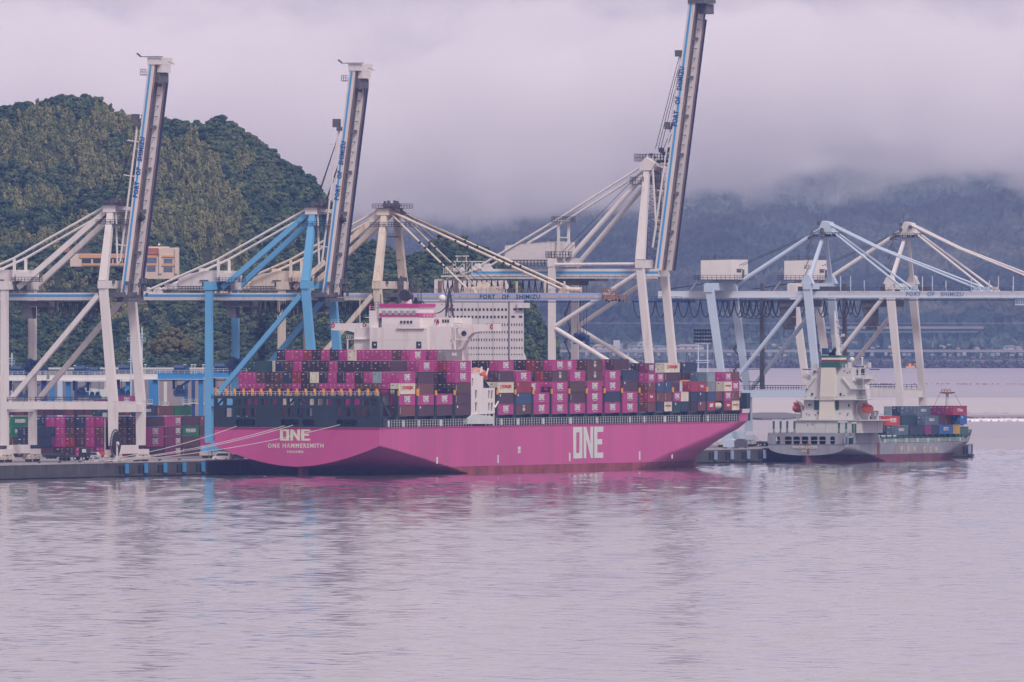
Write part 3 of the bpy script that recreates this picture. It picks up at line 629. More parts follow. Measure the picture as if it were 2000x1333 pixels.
for x in np.arange(418, 745, 17.6): mb.box(X(x), X(x)+.5, 1.0, 1.4, 12.4, 20.6)
mb.box(-22.8, 22.8, 1.5, 6, 12.4, 15.0); mb.box(-22.8, 22.8, .5, 2.4, 20.2, 20.55)
mb.build('lashing_frame', M_NAVY, ship)
for x, y in ((461,833),(549,833),(657,833)):   # mooring winches seen through the big openings
    mb = MB(); mb.tube((X(x)+1.5, 2.2, 13.6), (X(x)+3.4, 2.2, 13.6), .8, 10); mb.box(X(x)+1, X(x)+4, 1.6, 3, 12.4, 13); mb.build('mooring_winch', M_INNER, ship)
mb = MB(); mb.rail((-22.6, .3, 20.6), (22.6, .3, 20.6), 1.1, 1.1, .05); mb.build('bulkhead_railing', M_PALE, ship)
for i in range(20):
    x = X(422+17.35*i) if i < 19 else X(776)
    mb = MB(); yy = .6 if i < 19 else 15; mb.box(x-.22, x+.22, yy, yy+.5, 20.6, 22.4); mb.box(x-.30, x+.05, yy-.1, yy+.1, 21.5, 22.5); mb.build('lashing_gear_bin', M_YEL, ship)
# side of the after structure, hatch coamings, lashing bridges between the bays, railing
mb = MB(); mb.box(22.1, 22.8, -.2, 2.6, 12.4, 20.6); mb.build('corner_post', M_NAVY, ship)
BAYX = [780, 816.6, 853, 889.3]; BAYF = [973, 1008, 1043, 1079, 1113.3, 1147.2, 1182, 1216.2]; BAYG = [1250.3, 1283, 1315.6, 1349.3, 1382.3, 1415.3, 1447.5]
BU = lambda x: pv(x, 800, SV+22.5)[1]-SU
ys_ = [BU(x) for x in BAYX+BAYF+BAYG]
mb = MB(); mb.box(-20.9, 20.9, 12, 68, 12.4, 15.1); mb.box(-20.9, 20.9, 88, BU(1445), 12.4, 15.1); mb.box(-11, 11, BU(1445), BU(1470), 12.4, 15.3); mb.build('hatch_coaming', M_NAVY, ship)
for i, y in enumerate(ys_[:-1]):
    big = i < 12
    mb = MB(); yc = y-.95
    zt = 22.4 if big else 20.6
    mb.box(21.6, 22.5, yc-.35, yc+.35, 15.4, zt); mb.box(-22.5, -21.6, yc-.35, yc+.35, 15.4, zt); mb.box(-22.5, 22.5, yc-.4, yc+.4, zt-.25, zt)
    mb.prism([(yc-.7, 12.4), (yc+.7, 12.4), (yc+1.2, 15.3), (yc-1.2, 15.3)], 21.0, 22.3, 'x')
    for k in range(9): mb.box(-20+5*k, -19.7+5*k, yc-.2, yc+.2, 12.4, zt)
    mb.build('lashing_bridge', M_NAVY, ship)
    if big or i % 2 == 0:
        mb = MB(); mb.box(22.5, 22.8, yc-.45, yc+.45, 20.6, 21.9); mb.build('lashing_gear_bin', M_YEL, ship)
mb = MB()
for i in range(3, 61):
    y = 3+i*5.2
    if 66 < y < 88 or y > BU(1437): continue
    mb.box(22.2, 22.45, y, y+.22, 12.4, 14.9); mb.box(21.4, 22.4, y+1.5, y+3.2, 12.4, 13.6)
mb.build('deck_fitting', M_INNER, ship)
def side_rail(y0, y1):
    mb = MB(); y = y0
    while y < y1:
        mb.box(22.5, 22.62, y, y+.10, 12.4, 14.35); y += 1.9
    for z in (13.0, 13.65, 14.3): mb.box(22.52, 22.6, y0, y1, z, z+.06)
    rs = random.Random(int(y0)); yy = y0+3
    while yy < y1-5: mb.box(22.45, 22.66, yy, yy+rs.uniform(.7, 1.8), 12.6, 14.2); yy += rs.uniform(9, 26)
    return mb.build('deck_railing', M_PALE, ship)
side_rail(4, 68); side_rail(88, BU(1370)); side_rail(BU(1370)+1.5, BU(1443))
# forecastle: breakwater wall and foremast block
mb = MB(); by = pv(1458.5, 800, SV+14)[1]-SU; print('by', by, 'YB', YB)
mb.box(-14, 14, by, by+3, 12.4, 20.0); mb.box(-13.9, 11, by-6, by-.05, 12.4, 19.8); mb.build('breakwater', M_NAVY, ship)
mb = MB(); mb.tube((9.5, by+4.6, 14), (9.5, by+4.6, 16.9), .8, 8); mb.box(-3, 3, by+4, by+7, 12.4, 15.2); mb.tube((9.5, by+4.6, 16.9), (9.5, by+4.6, 17.3), 1.1, 8); mb.build('windlass', M_BLACK, ship)

# accommodation block
AY = BU(919)+3.0                               # its after face
def q(x, y, yy): p = pu(x, y, SU+yy); return (p[0]-SV, p[2])
hx = lambda x, yy=AY: q(x, 600, yy)[0]
hz_ = lambda y, yy=AY: q(800, y, yy)[1]
blk = []
def dbox(name, x0, x1, y0, y1, yy0, yy1, mat=M_WHITE, parent=ship):
    mb = MB(); mb.box(hx(x0, yy0), hx(x1, yy0), yy0, yy1, hz_(y1, yy0), hz_(y0, yy0)); return mb.build(name, mat, parent)
AL = 14.0
mb = MB(); mb.box(hx(722), hx(835), AY, AY+AL, 12.4, hz_(640)); mb.box(hx(684), hx(722)+.01, AY+3, AY+AL, 12.4, hz_(641)); 
mb.box(hx(744), hx(818), AY+.6, AY+AL-.5, hz_(640), hz_(621)); 
acc = mb.build('deckhouse', M_WHITE, ship)
top = dbox('bridge_house', 739.5, 816, 596, 621.5, AY+.9, AY+AL-1)
mb = MB(); mb.box(hx(739), hx(816.4), AY+.7, AY+AL-.8, hz_(619), hz_(612)); mb.box(hx(739), hx(816.4), AY+.7, AY+AL-.8, hz_(600.6), hz_(593.5)); mb.build('magenta_band', M_PINK2, ship)
for i in range(6):
    x = 745+i*11.6; mb = MB(); mb.box(hx(x), hx(x+6.6), AY+.62, AY+.8, hz_(616), hz_(607)); mb.build('window', paint('pane%d' % i, (.30,.32,.36), .2, .1) if i == 0 else bpy.data.materials['pane0'], top)
for x in (780,786.5,793,799.5):
    mb = MB(); mb.box(hx(x), hx(x+4.2), AY+.45, AY+.7, hz_(633), hz_(627)); mb.build('window', M_GLASS, acc)
for x in (726.5, 813):
    mb = MB(); mb.box(hx(x), hx(x+10), AY-.06, AY+.2, hz_(681), hz_(667.5)); mb.build('doorway', M_GLASS, acc)
    mb = MB(); mb.box(hx(x+4), hx(x+7.5), AY-.1, AY-.05, hz_(675), hz_(672)); mb.build('notice_panel', M_PALE, acc)
mb = MB(); mb.box(hx(776), hx(830), AY-.5, AY+.1, hz_(642.5), hz_(640)); mb.box(hx(684), hx(722), AY+2.4, AY+3.1, hz_(663.6), hz_(662.8)); mb.box(hx(722), hx(835), AY-.05, AY+.02, hz_(664), hz_(663.4)); mb.build('ledge', M_WHITE, ship)
# port-side upper house and funnel casing steps
dbox('upper_house', 721, 739, 607, 640, AY+1.5, AY+AL-2)
dbox('upper_house', 712.5, 721, 619.5, 621, AY+1.5, AY+5)
# bridge wings: deep box girders swept down to the block
def wing(sgn, xt, xi, ytop, ybot, pts, yy0, yy1):
    mb = MB(); mb.prism([q(x, y, yy0) for x, y in pts], yy0, yy1); return mb.build('bridge_wing', M_WHITE, ship)
wing(-1, 0, 0, 0, 0, [(647,632),(704,632),(722,632),(722,682),(700,682),(695,660),(692,650),(680,646.5),(670,646),(647,645.5)], AY+7, AY+10)
wing(1, 0, 0, 0, 0, [(899,634),(970,634),(970,646.5),(935,648),(922,651),(912,661),(903,679),(899,683),(884,683),(884,634)], AY+7, AY+10)
mb = MB(); mb.box(hx(964, AY+7), hx(970.6, AY+7), AY+6.6, AY+10.3, hz_(647, AY+7), hz_(633, AY+7)); mb.build('wing_end', M_WHITE, ship)
mb = MB(); w0 = q(680, 663, AY+6); w1 = q(690, 684, AY+6); mb.box(w0[0], hx(696, AY+6), AY+5, AY+8, w0[1]-.15, w0[1]+.1); mb.box(w0[0], w0[0]+.35, AY+5, AY+5.4, w1[1], w0[1]); mb.rail((w0[0], AY+5, w0[1]), (hx(694, AY+6), AY+5, w0[1]), 1.1, .5, .05); mb.build('side_platform', M_WHITE, ship)
# starboard side house with stairs
mb = MB(); mb.box(hx(835)-.1, 15.6, AY+1, AY+AL, 12.4, hz_(638)); mb.box(hx(816), hx(880), AY+3, AY+AL+2, hz_(640), hz_(621)); mb.build('starboard_house', M_WHITE, ship)
a = pv(820, 618, SV+10)[0]-SV
for x0, x1 in ((849,857),(864,867),(869,872),(874,877)):
    mb = MB(); mb.box(hx(x0, AY+3), hx(x1, AY+3), AY+2.85, AY+3.05, hz_(630.5, AY+3), hz_(624.5, AY+3)); mb.build('window', M_GLASS, ship)
mb = MB()
for z, y0 in ((640, 0), (663, 0), (633, 0)): mb.box(hx(885), hx(902), AY+1, AY+5, hz_(z)-.1, hz_(z)+.15)
mb.bar((hx(880), AY+.8, hz_(664)), (hx(888), AY+.8, hz_(633)), .5, .15); mb.bar((hx(842), AY+2.6, hz_(638)), (hx(848), AY+2.6, hz_(615)), .5, .12); mb.bar((hx(887), AY+.8, hz_(684)), (hx(884), AY+.8, hz_(665)), .5, .12)
mb.box(hx(886), hx(887.5), AY+.8, AY+1.2, hz_(684), hz_(640)); mb.build('stairway', M_WHITE, ship)
mb = MB(); mb.tube((hx(893), AY+4.98, hz_(652)), (hx(893), AY+5.06, hz_(652)), .75, 14); mb.build('porthole', M_RAILD, ship)
mb = MB()
for x0, x1, y, yy in ((744,835,640,AY+.1),(684,722,640,AY+3),(816,880,621,AY+3),(885,902,640,AY+1),(885,902,663,AY+1),(722,739,607,AY+1.5),(647,668,633,AY+7),(935,969,634,AY+7),(835,880,640,AY+1)):
    mb.rail((hx(x0, yy), yy, hz_(y, yy)), (hx(x1, yy), yy, hz_(y, yy)), 1.1, .9, .035)
mb.build('railing', M_PALE, ship)
# funnel pipes, radar, mast
mb = MB(); c = hx(781); z0 = hz_(600); mb.tube((c, AY+5.5, z0-.3), (c, AY+5.0, z0+2.6), 1.5, 16, 1.2); mb.build('exhaust_base', M_WHITE, ship)
mb = MB(); mb.tube((c, AY+6.4, z0+2.6), (c, AY+3.2, z0+3.1), 1.45, 20, 1.5); mb.tube((c+2.7, AY+5, z0), (c+2.9, AY+4, z0+2.4), .42, 10)
for dx in (-3.9,-3.0,-2.0,1.9,3.4,4.2,2.6): mb.tube((c+dx, AY+3, z0-.4), (c+dx, AY+2.2, z0+.6), .36, 9)
mb.build('funnel_pipe', M_BLACK, ship)
mb = MB()
for x, y0, y1 in ((728,607,590),(733,607,575),(806,596,575),(812,596,572),(860,620,570),(866,620,560),(870,622,580)): mb.tube((hx(x), AY+4, hz_(y0)), (hx(x), AY+4, hz_(y1)), .12, 5)
mb.bar((hx(858), AY+5, hz_(618)), (hx(864), AY+5, hz_(568)), .45); mb.bar((hx(872), AY+5, hz_(618)), (hx(865), AY+5, hz_(568)), .45); mb.bar((hx(864), AY+5, hz_(570)), (hx(869), AY+5, hz_(558)), .3)
for y in (608,598,588,578): mb.box(hx(857), hx(873), AY+4.9, AY+5.1, hz_(y), hz_(y)+.12)
mb.rail((hx(721), AY+2, hz_(607)), (hx(739), AY+2, hz_(607)), 2.2, .8, .05, 3)
mb.build('radar_mast', M_RAILD, ship)
mb = MB(); mb.ico((hx(856), AY+3, hz_(583)), 1.0, 2); mb.tube((hx(856), AY+3, hz_(596)), (hx(856), AY+3, hz_(586)), .25, 6); mb.build('satellite_dome', M_WHITE, ship, True)
M_RED = paint('flag_red', (.55,.03,.08), .8)
mb = MB(); mb.add([(hx(863),AY+4,hz_(605)),(hx(869),AY+4.4,hz_(599)),(hx(875),AY+3.9,hz_(594.5)),(hx(874),AY+4.1,hz_(601)),(hx(868),AY+4.5,hz_(606.5))],[(0,1,2,3,4)]); mb.build('flag', M_RED, ship)
mb = MB(); mb.tube((hx(703, AY+7), AY+7, hz_(632, AY+7)), (hx(703, AY+7), AY+7, hz_(585, AY+7)), .09, 5); mb.build('flagstaff', M_WHITE, ship)
mb = MB(); mb.add([(hx(709.5),AY+4,hz_(603)),(hx(711.5),AY+4.2,hz_(594)),(hx(713),AY+4.4,hz_(596)),(hx(712.5),AY+4.2,hz_(606))],[(0,1,2,3)]); mb.build('flag', M_RED, ship)
def ring(c, r, tr, mat, parent, name='lifebuoy', axis='y'):
    mb = MB(); n = 12; P = [(c[0]+r*cos(2*pi*i/n), c[1], c[2]+r*sin(2*pi*i/n)) for i in range(n+1)]; mb.path(P, tr, 6); return mb.build(name, mat, parent)
ring((hx(650.5, AY+7), AY+6.9, hz_(636, AY+7)), .45, .14, M_RED, ship); ring((hx(961, AY+7), AY+6.9, hz_(638, AY+7)), .45, .14, M_RED, ship); ring((hx(704), AY+2.9, hz_(636)), .4, .14, M_RED, ship); ring((hx(847), AY+2.8, hz_(630)), .4, .14, M_RED, ship)
# white lifeboat tower at the ship's side
LX = lambda x: BU(x)
s0, s1, s2 = LX(921.0), LX(935), LX(967)
mb = MB(); zz = lambda y: pv(940, y, SV+22.5)[2]
tp = plate([(LX(920), zz(810)), (LX(966.5), zz(808.5)), (LX(966.5), zz(758.5)), (LX(943.8), zz(758.5)), (LX(943.8), zz(735)), (LX(920), zz(735))],
   [rrect(LX(x0), LX(x1), zz(y1), zz(y0), .35) for x0, x1, y0, y1 in ((921.5,924.5,739,757),(928,932,762,780),(928,932,786,805),(953.5,957,763,781),(959,963,763,781),(953.5,957,787,804.5),(959,963,787,804.5))], .4, M_WHITE, 'lifeboat_tower', ship, fix=lambda co: np.stack([22.3-co[:,1], co[:,0], co[:,2]], 1))
mb = MB(); mb.box(15.6, 22.05, LX(935), LX(943.5), 16, zz(735)); mb.box(19, 22.05, LX(943.5), LX(966), zz(809), zz(807)); mb.box(17, 21.9, LX(944), LX(966), zz(759.5), zz(758.5)); mb.box(16, 22.4, LX(919.5), LX(943.5), zz(728.6), zz(727.5)); mb.box(21.9, 22.4, LX(919.5), LX(938), zz(735), zz(729))
for x in (922, 950.5, 957.5, 965.5): mb.box(22, 22.3, LX(x), LX(x)+.6, 12.4, zz(808))
mb.rail((22.3, LX(920), zz(728.6)), (22.3, LX(943.5), zz(728.6)), 1.2, 1.0, .05); mb.build('tower_frame', M_WHITE, ship)
mb = MB(); mb.prism([(LX(913), 13.0), (LX(962), 12.9), (LX(960), 14.9), (LX(921), 15.6), (LX(915), 14.4)], 20.5, 22.9, 'x'); mb.build('gangway_cradle', M_PALE, ship)
mb = MB(); mb.bar((22.6, LX(938), zz(729)), (22.6, LX(940), zz(717)), .3); mb.bar((22.6, LX(936), zz(729)), (22.6, LX(942), zz(724)), .3); mb.bar((22.6, LX(949), zz(734)), (22.6, LX(953), zz(720)), .3); mb.bar((22.7, LX(965), zz(797)), (22.7, LX(972), zz(785)), .3); mb.build('davit', M_WHITE, ship)
mb = MB(); mb.box(19.5, 22.0, LX(946), LX(953), zz(757.5), zz(745)); mb.bar((22.1, LX(947), zz(742)), (22.1, LX(957), zz(757)), .4); mb.build('davit_base', M_NAVY, ship)
y0 = LX(936); y1 = LX(957.5); mb = MB(); prof = [(0,.15),(.06,.55),(.2,.95),(.45,1.0),(.62,.92),(.86,.85),(.96,.5),(1,.1)]
nn = 12; vs = []
for k, (t, r) in enumerate(prof):
    for i in range(nn):
        a = 2*pi*i/nn; vs.append((20.8+1.7*r*cos(a), y0+(y1-y0)*t, zz(728.5)+(-.8*t)+1.9*r*sin(a)*(1.25 if sin(a) < 0 and .3 < t < .9 else .9)))
mb.add(vs, [(k*nn+i, k*nn+(i+1) % nn, (k+1)*nn+(i+1) % nn, (k+1)*nn+i) for k in range(len(prof)-1) for i in range(nn)]+[tuple(range(nn)), tuple(range((len(prof)-1)*nn, len(prof)*nn))])
lb = mb.build('lifeboat', M_ORANGE, None, True); lb.location = ship.location; lb.rotation_euler = ship.rotation_euler
me = lb.data; bc = Vector((20.8, (y0+y1)/2, zz(728.5)))
for v in me.vertices: v.co -= bc
lb.location = ship.matrix_basis @ bc if False else (wv(SV+bc.x, SU+bc.y, bc.z))
tag(lb, 'orange enclosed lifeboat hanging on the white tower of the pink ship', 'lifeboat')
# mooring lines from the stern to the quay
M_ROPE = paint('rope', (.50,.46,.44), .9)
def sag(p, q, s, n=14): return [Vector(p).lerp(Vector(q), i/n)-Vector((0,0,s*4*(i/n)*(1-i/n))) for i in range(n+1)]
for k, (x, y, u, lbl) in enumerate(((462,833,32,'mooring rope from the left stern opening down to the quay'),(556,832,14,'upper mooring rope of the pair from the middle stern opening to the quay'),(572,831,18,'lower mooring rope of the pair from the middle stern opening to the quay'),(664,830,54,'long mooring rope from the right stern opening across the hull to the quay'))):
    p = pu(x, y, SU-.5); a = wv(*p); b = wv(-1, SU-80+k*7, ZQ+.5)
    mb = MB(); pts = [v-a for v in sag(a, b, 1.4)]; mb.path(pts, .085, 5); o = mb.build('mooring_rope', M_ROPE); o.location = a; tag(o, lbl, 'rope', 'mooring ropes of the pink ship')
# ------------------------------------------------------------------ containers
def cmat(name, col, dirt=(.20,.10,.07), amt=.12):
    m = paint('box_'+name, col, .6, .13, .22, dirt=dirt, dirt_amt=amt, streak=True)
    nt = m.node_tree; N = nt.nodes; L = nt.links; b = next(n for n in N if n.type == 'BSDF_PRINCIPLED')
    t = N.new('ShaderNodeTexCoord'); mp = N.new('ShaderNodeMapping'); mp.inputs['Rotation'].default_value = (0, 0, pi/4)
    w = N.new('ShaderNodeTexWave'); w.inputs['Scale'].default_value = 1.35; L.new(t.outputs['Object'], mp.inputs[0]); L.new(mp.outputs[0], w.inputs[0])
    bp = N.new('ShaderNodeBump'); bp.inputs['Distance'].default_value = .04; bp.inputs['Strength'].default_value = .9; L.new(w.outputs[0], bp.inputs['Height']); L.new(bp.outputs[0], b.inputs['Normal']); return m
CM = {'M': ('magenta', (.40,.042,.200)), 'm': ('dark magenta', (.19,.028,.115)), 'P': ('dark plum', (.070,.030,.048)), 'D': ('blackish maroon', (.036,.018,.034)),
      'B': ('brown', (.095,.042,.042)), 'b': ('brick brown', (.155,.050,.050)), 'R': ('red', (.26,.026,.036)), 'O': ('bright red', (.55,.040,.030)), 'N': ('navy blue', (.016,.034,.075)),
      'S': ('steel blue', (.028,.070,.155)), 'U': ('bright blue', (.02,.12,.36)), 'W': ('cream', (.66,.62,.50)), 'G': ('grey', (.23,.22,.23)), 'L': ('pale blue grey', (.25,.33,.37)),
      'H': ('slate blue', (.085,.135,.19)), 'E': ('green', (.008,.16,.065)), 'Y': ('mustard yellow', (.50,.28,.035)), 'K': ('dark teal', (.012,.055,.065)), 'C': ('rosy red', (.32,.03,.075))}
CMAT = {k: cmat(n.replace(' ', '_'), c) for k, (n, c) in CM.items()}
M_MARK = paint('white_marks', (.66,.62,.62), .6, .08, 1)
M_MARKO = paint('orange_marks', (.80,.30,.02), .6, .05)
M_REDL = paint('red_letters', (.60,.03,.04), .6, .05)
_mc = {}
CW = 2.44
def body_mesh(k, Lc, Hc):
    key = ('b', k, Lc, Hc)
    if key not in _mc:      # origin at the after end, on the starboard lower edge; x = towards -width
        mb = MB(); p = .13
        mb.box(-CW+.05, -.05, .08, Lc-.05, .12, Hc-.06)
        for x in (-CW, -p):
            for y in (0, Lc-p): mb.box(x, x+p, y, y+p, 0, Hc)
            mb.box(x, x+p, p, Lc-p, 0, .15); mb.box(x, x+p, p, Lc-p, Hc-.12, Hc)
        for y in (0, Lc-p): mb.box(-CW+p, -p, y, y+p, 0, .15); mb.box(-CW+p, -p, y, y+p, Hc-.14, Hc)
        _mc[key] = mb.mesh('shipping_container', CMAT[k])
    return _mc[key]
def door_mesh(k, Hc, var):
    key = ('d', k, Hc, var)
    if key not in _mc:
        rs = random.Random(var*31+7); mb = MB()
        for x0, x1 in ((-CW+.14, -CW/2-.03), (-CW/2+.03, -.14)): mb.box(x0, x1, .02, .079, .18, Hc-.17)
        for x in (-CW+.42, -CW/2-.30, -CW/2+.30, -.42): mb.box(x-.022, x+.022, -.035, .019, .16, Hc-.14)
        for x in (-CW+.42, -CW/2+.30): mb.box(x-.03, x+.32, -.045, .019, 1.15, 1.22)
        mb.mat(1)
        for x in (-CW/2-.30, -.42): mb.box(x-.34, x+.10, -.012, .0195, Hc-.50, Hc-.40)
        if var % 3 != 1: mb.box(-CW+.30, -CW+.92, -.012, .0195, Hc-.62, Hc-.44)
        for i in range(3): mb.box(-.66, -.66+rs.uniform(.15, .4), -.012, .0195, Hc-.95-.28*i, Hc-.88-.28*i)
        if var % 2: mb.box(-CW+.35, -CW+.35+rs.uniform(.2, .35), -.012, .0195, .7, .95)
        if var % 4 == 0: mb.mat(2); xx = rs.choice((-CW+.45, -.5)); mb.box(xx-.14, xx+.16, -.013, .0195, rs.choice((.5, 1.4)), rs.choice((.5, 1.4))+.01+.28) if False else mb.box(xx-.15, xx+.17, -.013, .0195, .75, 1.05)
        _mc[key] = mb.mesh('door', [CMAT[k], M_MARK if k not in 'WL' else CMAT['b'], M_MARKO])
    return _mc[key]
def crest_mesh():
    mb = MB(); 
    for p in ([(-.85,.15),(-.62,.15),(-.5,-.6),(-.62,-.75),(-.85,-.35)], [(-.45,.25),(.45,.25),(.35,.55),(-.35,.55)], [(.62,.15),(.85,.15),(.85,-.35),(.62,-.75),(.5,-.6)],
              [(-.4,.1),(-.08,.1),(-.08,-.5),(-.25,-.85),(-.4,-.5)], [(.08,.1),(.4,.1),(.4,-.5),(.25,-.85),(.08,-.5)], [(-1,.7),(1,.7),(.9,.85),(-.9,.85)]): mb.prism(p, -.02, .02)
    return mb.mesh('crest', M_MARK)
LOGOS = {'one': lambda: logo_mesh(4.3, 1.55, M_LOGO, 'logo'), 'one20': lambda: logo_mesh(3.5, 1.3, M_LOGO, 'logo'), 'onepart': lambda: logo_mesh(3.4, 1.42, M_LOGO, 'logo'),
         'dong': lambda: text_mesh('[ DONGJIN', 8.2, 1.15, M_REDL, bold=.03), 'dongs': lambda: text_mesh('DONGJIN', 4.4, .55, M_REDL, bold=.03), 'ever': lambda: text_mesh('EVERGREEN', 7.2, 1.0, M_MARK, bold=.04), 'tex': lambda: text_mesh('tex', 2.6, .8, M_MARK, bold=.04), 'crest': crest_mesh,
         'ck': lambda: text_mesh('CK LINE', 5.4, 1.25, M_MARK, bold=.04), 'hasco': lambda: text_mesh('HASCO', 4.6, .85, M_MARK, bold=.03), 'sitc': lambda: text_mesh('SITC', 4.6, 1.0, M_MARK, bold=.04),
         'kline': lambda: text_mesh("K'Line", 4.6, .95, M_MARK, bold=.03), 'k': lambda: text_mesh('K', .7, .7, M_MARK, bold=.05), 'ams': lambda: text_mesh('RMS', 3.6, .9, M_MARK, bold=.05), 'vert': lambda: text_mesh('TRITON', 1.6, .22, M_MARK, bold=.04),
         'arrow': lambda: MB().prism([(-1.6,-.5),(1.0,-.5),(1.6,.5),(-1.0,.5)], -.02, .02).mesh('emblem', M_MARK), 'diam': lambda: MB().prism([(-.9,0),(0,-.9),(.9,0),(0,.9)], -.02, .02).mesh('emblem', paint('emblem_blue', (.10,.25,.55))), 'sq': lambda: MB().prism([(-.35,-.3),(.35,-.3),(.35,.3),(-.35,.3)], -.02, .02).mesh('placard', M_MARK)}
_lg = {}
ALLC = []
REST = MB(); RESTM = []
def rest_box(k, v, u, z, Lc, Hc):             # the containers that show least, gathered in one mass
    if k not in RESTM: RESTM.append(k)
    REST.mat(RESTM.index(k))
    for me, off in ((body_mesh(k, Lc, Hc), 0), (door_mesh(k, Hc, len(REST.v) % 8), 1)):
        M_ = Matrix.Translation(wv(v, u, z)) @ Matrix.Rotation(-PHI, 4, 'Z'); REST.add([M_ @ x.co for x in me.vertices], [list(p.vertices) for p in me.polygons])
def container(k, v, u, z, Lc, Hc, label, logo=None, group=None, doors=True, parent=None, rz=None, name='shipping_container'):
    """v,u = after starboard corner in quay coordinates"""
    o = link(name, body_mesh(k, Lc, Hc)); o.location = wv(v, u, z); o.rotation_euler = (0, 0, -PHI if rz is None else rz)
    tag(o, label, 'container', group); ALLC.append(o)
    if doors: d = link('door', door_mesh(k, Hc, len(ALLC) % 8), o)
    if logo:
        for lg in (logo if isinstance(logo, (list, tuple)) else [logo]):
            if lg not in _lg: _lg[lg] = LOGOS[lg]()
            l = link(_lg[lg].name.split('.')[0], _lg[lg], o)
            small = lg in ('k', 'sq')
            l.location = (.022, (1.6 if small else (Lc/2 if lg not in ('onepart', 'oneL') else Lc-2.4)), (Hc-.6 if small else Hc*.56)); l.rotation_euler = (0, 0, pi/2)
            if lg == 'vert': l.location = (.022, .7, Hc*.5); l.rotation_euler = (0, -pi/2, pi/2)
    return o
ORD = ['first','second','third','fourth','fifth','sixth','seventh','eighth','ninth','tenth','eleventh','twelfth','thirteenth','fourteenth','fifteenth','sixteenth','seventeenth','eighteenth','nineteenth','twentieth']
LWORD = {'one': ' with white ONE lettering', 'onepart': ' with white ONE lettering', 'one20': ' with white ONE lettering', 'dong': ' with red lettering', 'dongs': ' with red lettering', 'crest': ' with a white crest', 'tex': ' with white lettering', 'ever': ' with white lettering'}
SC = 2.482; Z1 = 15.3; TH = 2.86
def tierw(t): return ['bottom','second','third','fourth','fifth','sixth'][t-1]
VR = 49.2                                       # starboard face of the outermost row
def bx(bay_u, col, tier, k, bayname, logo=None, Lc=11.75, grp='containers stacked on the pink ship', th=TH, z1=Z1, ln=None):
    side = logo is not None or False
    v = VR-(17-col)*SC
    lab = ln or f"{CM[k][0]} container, {ORD[17-col]} row from starboard, {tierw(tier)} tier, {bayname}"
    return container(k, v, bay_u, z1+(tier-1)*th, Lc, th-.05, lab, logo, grp)
BUQ = lambda x: pv(x, 800, VR)[1]
A = [BUQ(x) for x in BAYX]; Fq = [BUQ(x) for x in BAYF]; Gq = [BUQ(x) for x in BAYG]
# aft bays: door ends towards us, port to starboard
rows = {4: 'MMBDBNRDWDMDMDMLMM', 3: 'MMMBBmMDBMMMMBBbMG', 2: 'DmmBmWGmWGmDMMDDGM', 1: 'BBDDBBBDGGGBDBBBDb'}
aft = 'aftmost bay'
OW = lambda k: CM[k][0]
for t, s in rows.items():
    for c, k in enumerate(s):
        if c == 17: continue
        if t < 3: rest_box(k, VR-(17-c)*SC, A[0], Z1+(t-1)*TH, 11.75, TH-.05)
        else: bx(A[0], c, t, k, aft)
for t, k, lg in ((1,'b','vert'),(2,'M','one'),(3,'W','dong'),(4,'M','one')): bx(A[0], 17, t, k, aft, lg)
bx(A[0], 1, 5, 'K', aft)
b2 = 'second bay from stern'; b3 = 'third bay from stern'; b4 = 'bay behind the white tower'
for c, k in enumerate('MWNBMDDDMDDDDDP'): bx(A[1], c, 5, k, b2)
for t, k, lg in ((1,'P','sq'),(2,'M','one'),(3,'b','vert'),(4,'P',None)): bx(A[1], 17, t, k, b2, lg)
for c, k in enumerate('DMMRDMDMWMMMMBM'): bx(A[2], c, 6, k, b3, 'one' if c == 14 else None)
bx(A[2], 14, 5, 'M', b3); bx(A[2], 15, 5, 'M', b3, 'one'); bx(A[2], 15, 4, 'D', b3); bx(A[2], 15, 3, 'D', b3)
for t, k, lg in ((1,'P',None),(2,'M','one')): bx(A[2], 17, t, k, b3, lg)
bx(A[3], 14, 6, 'm', b4); bx(A[3], 15, 6, 'M', b4); bx(A[3], 16, 6, 'G', b4, 'ams', ln='grey container with white lettering high beside the white bridge wing'); 
for t, s in ((5,'MRM'),(4,'BDM'),(3,'DDD')):
    for i, k in enumerate(s):
        c = 15+i
        if c < 17: bx(A[3], c, t, k, b4)
for t, k, lg in ((5,'M','one'),(4,'M','one'),(3,'B','vert'),(2,'P','vert'),(1,'P','sq')): bx(A[3], 17, t, k, b4, lg)
# grey box whose long side shows beside the bridge: same bay, one row in
o = bx(A[3]-.0, 16, 6, 'G', b4) if False else None
# forward of the tower
fn = [f'{ORD[i]} bay past the tower' for i in range(8)]
fw = {0: {17: 'MPWPM', 16: {5:'D',4:'D'}, 15: {5:'D',4:'D'}}, 1: {17: 'BSRM'}, 2: {17: 'MM', 16: {3:'M'}}, 3: {17: 'MMMBM', 16: {5:'B',4:'R',3:'M'}, 15: {5:'R',4:'D'}, 14: {5:'D'}, 13: {5:'D'}},
      4: {17: 'MPBM', 16: {5:'M'}}, 5: {17: 'MMMBB', 16: {5:'D',4:'D'}}, 6: {17: 'MNMM'}, 7: {17: 'MMPN', 16: {5:'P',4:'D'}, 15: {5:'M',4:'D'}}}
lg17 = {0: ['one','sq','dong','vert','one'], 1: ['crest','sq','k','one'], 2: ['one','one'], 3: ['one','one','one','crest','one'], 4: ['one','vert',None,'one'], 5: ['one','one','one','crest','crest'], 6: ['one',None,'one','one'], 7: ['one','one','sq',None]}
fw[0][17] = 'MPWPM'
